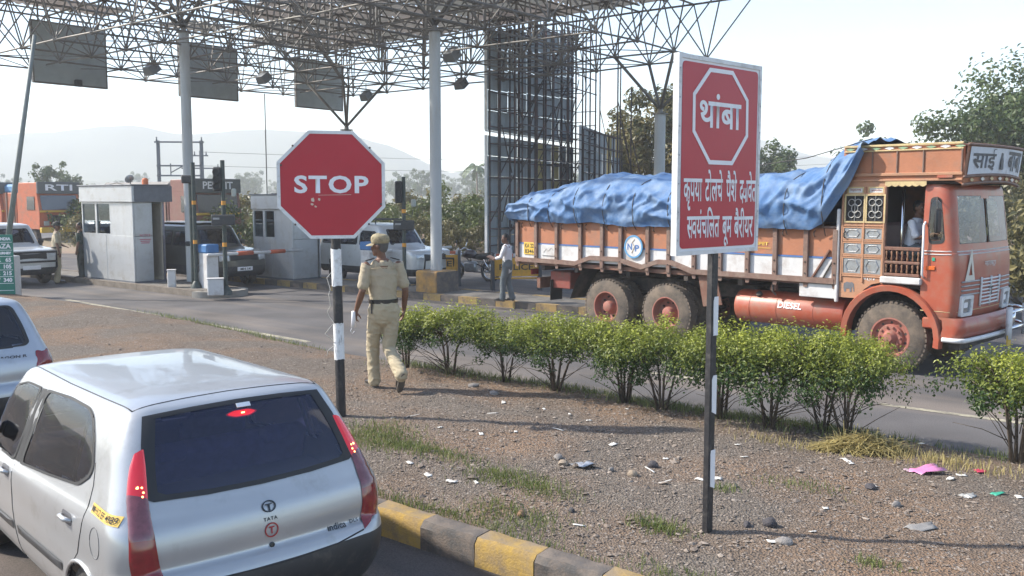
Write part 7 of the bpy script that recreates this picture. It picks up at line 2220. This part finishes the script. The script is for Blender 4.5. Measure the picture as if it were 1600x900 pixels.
for px, py, ra, rb, n in ((600, 690, .25, .18, 900), (640, 705, .3, .10, 700), (580, 680, .2, .2, 500), (700, 715, .25, .06, 250), (790, 752, .22, .10, 700), (850, 775, .16, .07, 350), (800, 805, .25, .12, 600), (1030, 828, .12, .06, 420), (1250, 765, .2, .1, 160), (1130, 775, .06, .05, 90), (700, 800, .5, .05, 400), (830, 850, .6, .05, 600), (930, 885, .5, .05, 500), (620, 785, .2, .06, 300), (1060, 895, .2, .06, 160), (1370, 890, .1, .05, 120)):
    P_.append((*PXA(px, py), ra, rb, n))
grass('grass', 'short green grass growing in patches near the kerb', P_, 3, .05, GRASS)
P_ = [(a, b_ + .30, .35, .20, 420) for a, b_, *_r2 in HS] + [(9 + k, 5.2 + .1 * k, .5, .1, 160) for k in range(6)]
grass('verge_grass', 'rough dark grass under the hedge shrubs', P_, 4, .09, GRASS)
DRYG = leaf_mat('dry_grass_blade', (.34, .27, .11), (.52, .44, .20), .3)
grass('dry_grass', 'dry yellow grass along the far edge of the verge', [(*PXA(1225, 694), .3, .10, 130), (*PXA(1400, 708), .35, .10, 130), (*PXA(1480, 724), .35, .14, 420)], 6, .09, DRYG)
# heap of cut dry grass
hp = thing('grass_heap', 'heap of cut dry yellow grass in front of the rounded shrub', 'grass heap', on_verge(*PXA(1345, 702)))
v, f, tone = [], [], []
for i in range(900):
    an = q.uniform(0, 6.28); r_ = q.random() ** .6; c = Vector((math.cos(an) * r_ * .42, math.sin(an) * r_ * .2, .13 * (1 - r_ * r_) * q.random() + .01)); d = Vector((q.gauss(0, 1), q.gauss(0, .6), q.gauss(0, .18))).normalized() * q.uniform(.08, .2); w = Vector((0, 0, 1)).cross(d).normalized() * .004
    m_ = c + Vector((0, 0, .025)); k = len(v)
    v += [c - d - w, c - d + w, m_ + w, m_ - w, c + d + w - Vector((0, 0, .01)), c + d - w - Vector((0, 0, .01))]; f += [(k, k + 1, k + 2, k + 3), (k + 3, k + 2, k + 4, k + 5)]; tone += [q.random()] * 6
me = bpy.data.meshes.new('straw'); me.from_pydata([tuple(c) for c in v], [], f); at = me.attributes.new('tone', 'FLOAT', 'POINT'); at.data.foreach_set('value', tone); me.materials.append(DRYG)
tag(link('straw', me, hp), kind='stuff')
# litter
PAPER = mat('litter_paper', (.62, .60, .56), .8, var=.12, dirt=((.4, .34, .28), .3, 9))
def scrap(px, py, w, h, m, name, label, cat, group=None, seed=0, rz=None, lift=.004):
    qq = random.Random(seed * 31 + px)
    a, b_ = PXA(px, py); p = on_verge(a, b_)
    n = 5
    outer = [[0] * n for _ in range(n)]
    rows = []
    for i in range(n):
        rows.append([(w * (i / (n - 1) - .5) * (1 + qq.uniform(-.15, .15)), h * (k / (n - 1) - .5) * (1 + qq.uniform(-.2, .2)), .003 + (lift + abs(qq.gauss(0, .22)) * min(w, h) * .5)) for k in range(n)])
    o = MB().grid(rows).build(name, m, None, 60); o.location = p; o.rotation_euler = (qq.uniform(-.1, .1), qq.uniform(-.1, .1), qq.uniform(0, 6.28) if rz is None else rz)
    sol = o.modifiers.new('t', 'SOLIDIFY'); sol.thickness = .002
    apply_mods(o)
    return tag(o, label, cat, group)
for i, (px, py, w, h) in enumerate(((688, 675, .07, .04), (752, 683, .07, .04), (806, 680, .07, .035), (787, 630, .10, .05), (958, 702, .09, .05), (668, 745, .08, .05), (705, 755, .09, .05), (744, 756, .06, .03), (640, 730, .08, .04), (890, 650, .05, .03), (920, 660, .06, .03), (1152, 702, .05, .03), (1120, 757, .08, .05), (1094, 757, .09, .06), (1322, 722, .12, .05), (1330, 729, .05, .03), (1485, 753, .09, .05), (1502, 744, .08, .05), (1513, 784, .06, .04), (1592, 783, .09, .05), (1366, 768, .06, .04), (1163, 721, .07, .03), (905, 822, .09, .03), (770, 650, .12, .02), (645, 655, .20, .012), (872, 680, .14, .02), (1015, 740, .20, .015), (1037, 760, .16, .012), (1040, 722, .05, .03), (980, 640, .05, .03), (850, 640, .05, .03), (1212, 853, .12, .05), (1270, 838, .05, .02), (1440, 690, .06, .05), (610, 853, .06, .04), (1290, 800, .05, .04))):
    if px == 610: continue
    scrap(px, py, w, h, PAPER, 'paper_scrap', 'small pale scrap of paper littering the gravel verge', 'litter', 'paper scraps on the verge', i)
scrap(1447, 741, .30, .14, mat('plastic_pink', (.62, .22, .42), .4, var=.1, spec=.6), 'plastic_bag', 'crumpled pink plastic bag lying on the verge', 'litter', None, 3, .4, .02)
scrap(1425, 738, .14, .08, mat('plastic_mauve', (.36, .26, .30), .5), 'plastic_scrap', 'mauve plastic scrap just left of the pink bag', 'litter', None, 6, .2, .01)
scrap(1532, 738, .09, .07, mat('plastic_red', (.50, .05, .10), .5), 'plastic_scrap', 'small red plastic scrap right of the pink bag', 'litter', None, 4, .2, .01)
scrap(1560, 777, .12, .06, mat('plastic_green', (.04, .30, .20), .5), 'plastic_scrap', 'small green plastic scrap near the right edge', 'litter', None, 5, .3, .006)
scrap(1512, 782, .12, .07, mat('card_grey', (.30, .30, .29), .8), 'card_scrap', 'flat grey card lying left of the green scrap', 'litter', None, 7, .2, .004)
scrap(912, 738, .20, .16, mat('plastic_clear', (.34, .36, .40), .15, coat=.6), 'plastic_pouch', 'crumpled grey plastic pouch in the middle of the verge', 'litter', None, 9, .5, .012)
scrap(1440, 828, .22, .10, mat('card_dark', (.22, .21, .20), .8), 'card_scrap', 'flat dark card half buried right of the tall sign', 'litter', None, 11, .3, .004)
def rock(px, py, s, label, m, seed, flat=.6):
    qq = random.Random(seed); a, b_ = PXA(px, py); p = on_verge(a, b_)
    bm = bmesh.new(); bmesh.ops.create_icosphere(bm, subdivisions=2, radius=1)
    for v_ in bm.verts:
        k = 1 + .28 * noise.noise(v_.co * 1.3 + Vector((seed, 0, 0))) + .10 * noise.noise(v_.co * 3.1 + Vector((0, seed, 0)))
        v_.co = Vector((v_.co.x * s * k, v_.co.y * s * k * .75, v_.co.z * s * k * flat))
    me = bpy.data.meshes.new('stone'); bm.to_mesh(me); bm.free(); me.materials.append(m); finish(me, 40)
    o = link('stone', me); o.location = p + Vector((0, 0, s * flat * .45)); o.rotation_euler = (0, 0, qq.uniform(0, 6))
    return tag(o, label, 'stone')
RK = mat('rock_tan', (.27, .215, .16), .9, var=.2, scale=20, bump=.4); RKG = mat('rock_grey', (.22, .20, .185), .9, var=.2, scale=20, bump=.4); RKD = mat('rock_dark', (.05, .045, .05), .8, var=.3, scale=30, bump=.4)
for i, (px, py, s, m_, lab) in enumerate(((988, 750, .045, RK, 'tan stone right of the crumpled grey pouch'), (880, 732, .06, RK, 'flat pale stone left of the crumpled grey pouch'), (872, 724, .055, RKG, 'flat grey stone behind the pale flat stone'), (955, 743, .03, RKG, 'small grey stone between the pouch and the tan stone'), (814, 806, .035, mat('rock_red', (.26, .15, .09), .9, var=.2, scale=20), 'reddish round stone near the kerb'), (893, 802, .03, RKD, 'small dark round lump on the bare soil'), (1167, 830, .035, RKD, 'small dark ball just right of the tall sign\'s post'), (1203, 828, .055, RKD, 'larger dark ball right of the tall sign\'s post'), (740, 606, .07, RKG, 'flat grey stone under the second shrub'), (772, 619, .06, RKG, 'flat stone right of the second shrub'), (1225, 855, .06, RKG, 'pale flat stone below the dark balls'), (1360, 770, .06, RKD, 'dark flat stone in the right half of the verge'), (1400, 795, .04, RKG, 'small grey stone near the right side of the verge'), (1020, 735, .05, RKD, 'dark stone beside a pale stick'))):
    rock(px, py, s, lab, m_, i + 2, .5 if 'flat' in lab else .85)
# scrap lying on the near road beside the car
o = MB().box((0, 0, 0), (.12, .07, .004)).box((.0, .0, .008), (.10, .06, .006), .15).build('paper_scrap', PAPER); o.location = (-.62, 6.05, .016); o.rotation_euler = (0, 0, .7); tag(o, 'white paper scrap on the road between the hatchback and the kerb', 'litter')

# ---------------------------------------------------------------- haze in the air
hz = MB().box((0, 510, 37.5), (2400, 1160, 77)).build('haze', None)
hz.data.materials.clear()
hm = bpy.data.materials.new('haze_air'); hm.use_nodes = True
N = hm.node_tree.nodes; N.remove(N['Principled BSDF'])
pv = N.new('ShaderNodeVolumePrincipled'); pv.inputs['Color'].default_value = (.95, .97, 1, 1); pv.inputs['Density'].default_value = .0011; pv.inputs['Anisotropy'].default_value = .0
hm.node_tree.links.new(pv.outputs[0], N['Material Output'].inputs['Volume'])
hz.data.materials.append(hm)
tag(hz, 'pale haze hanging in the air over the plaza and hills', 'haze', kind='stuff')

bpy.data.scenes.remove(WORKBENCH)
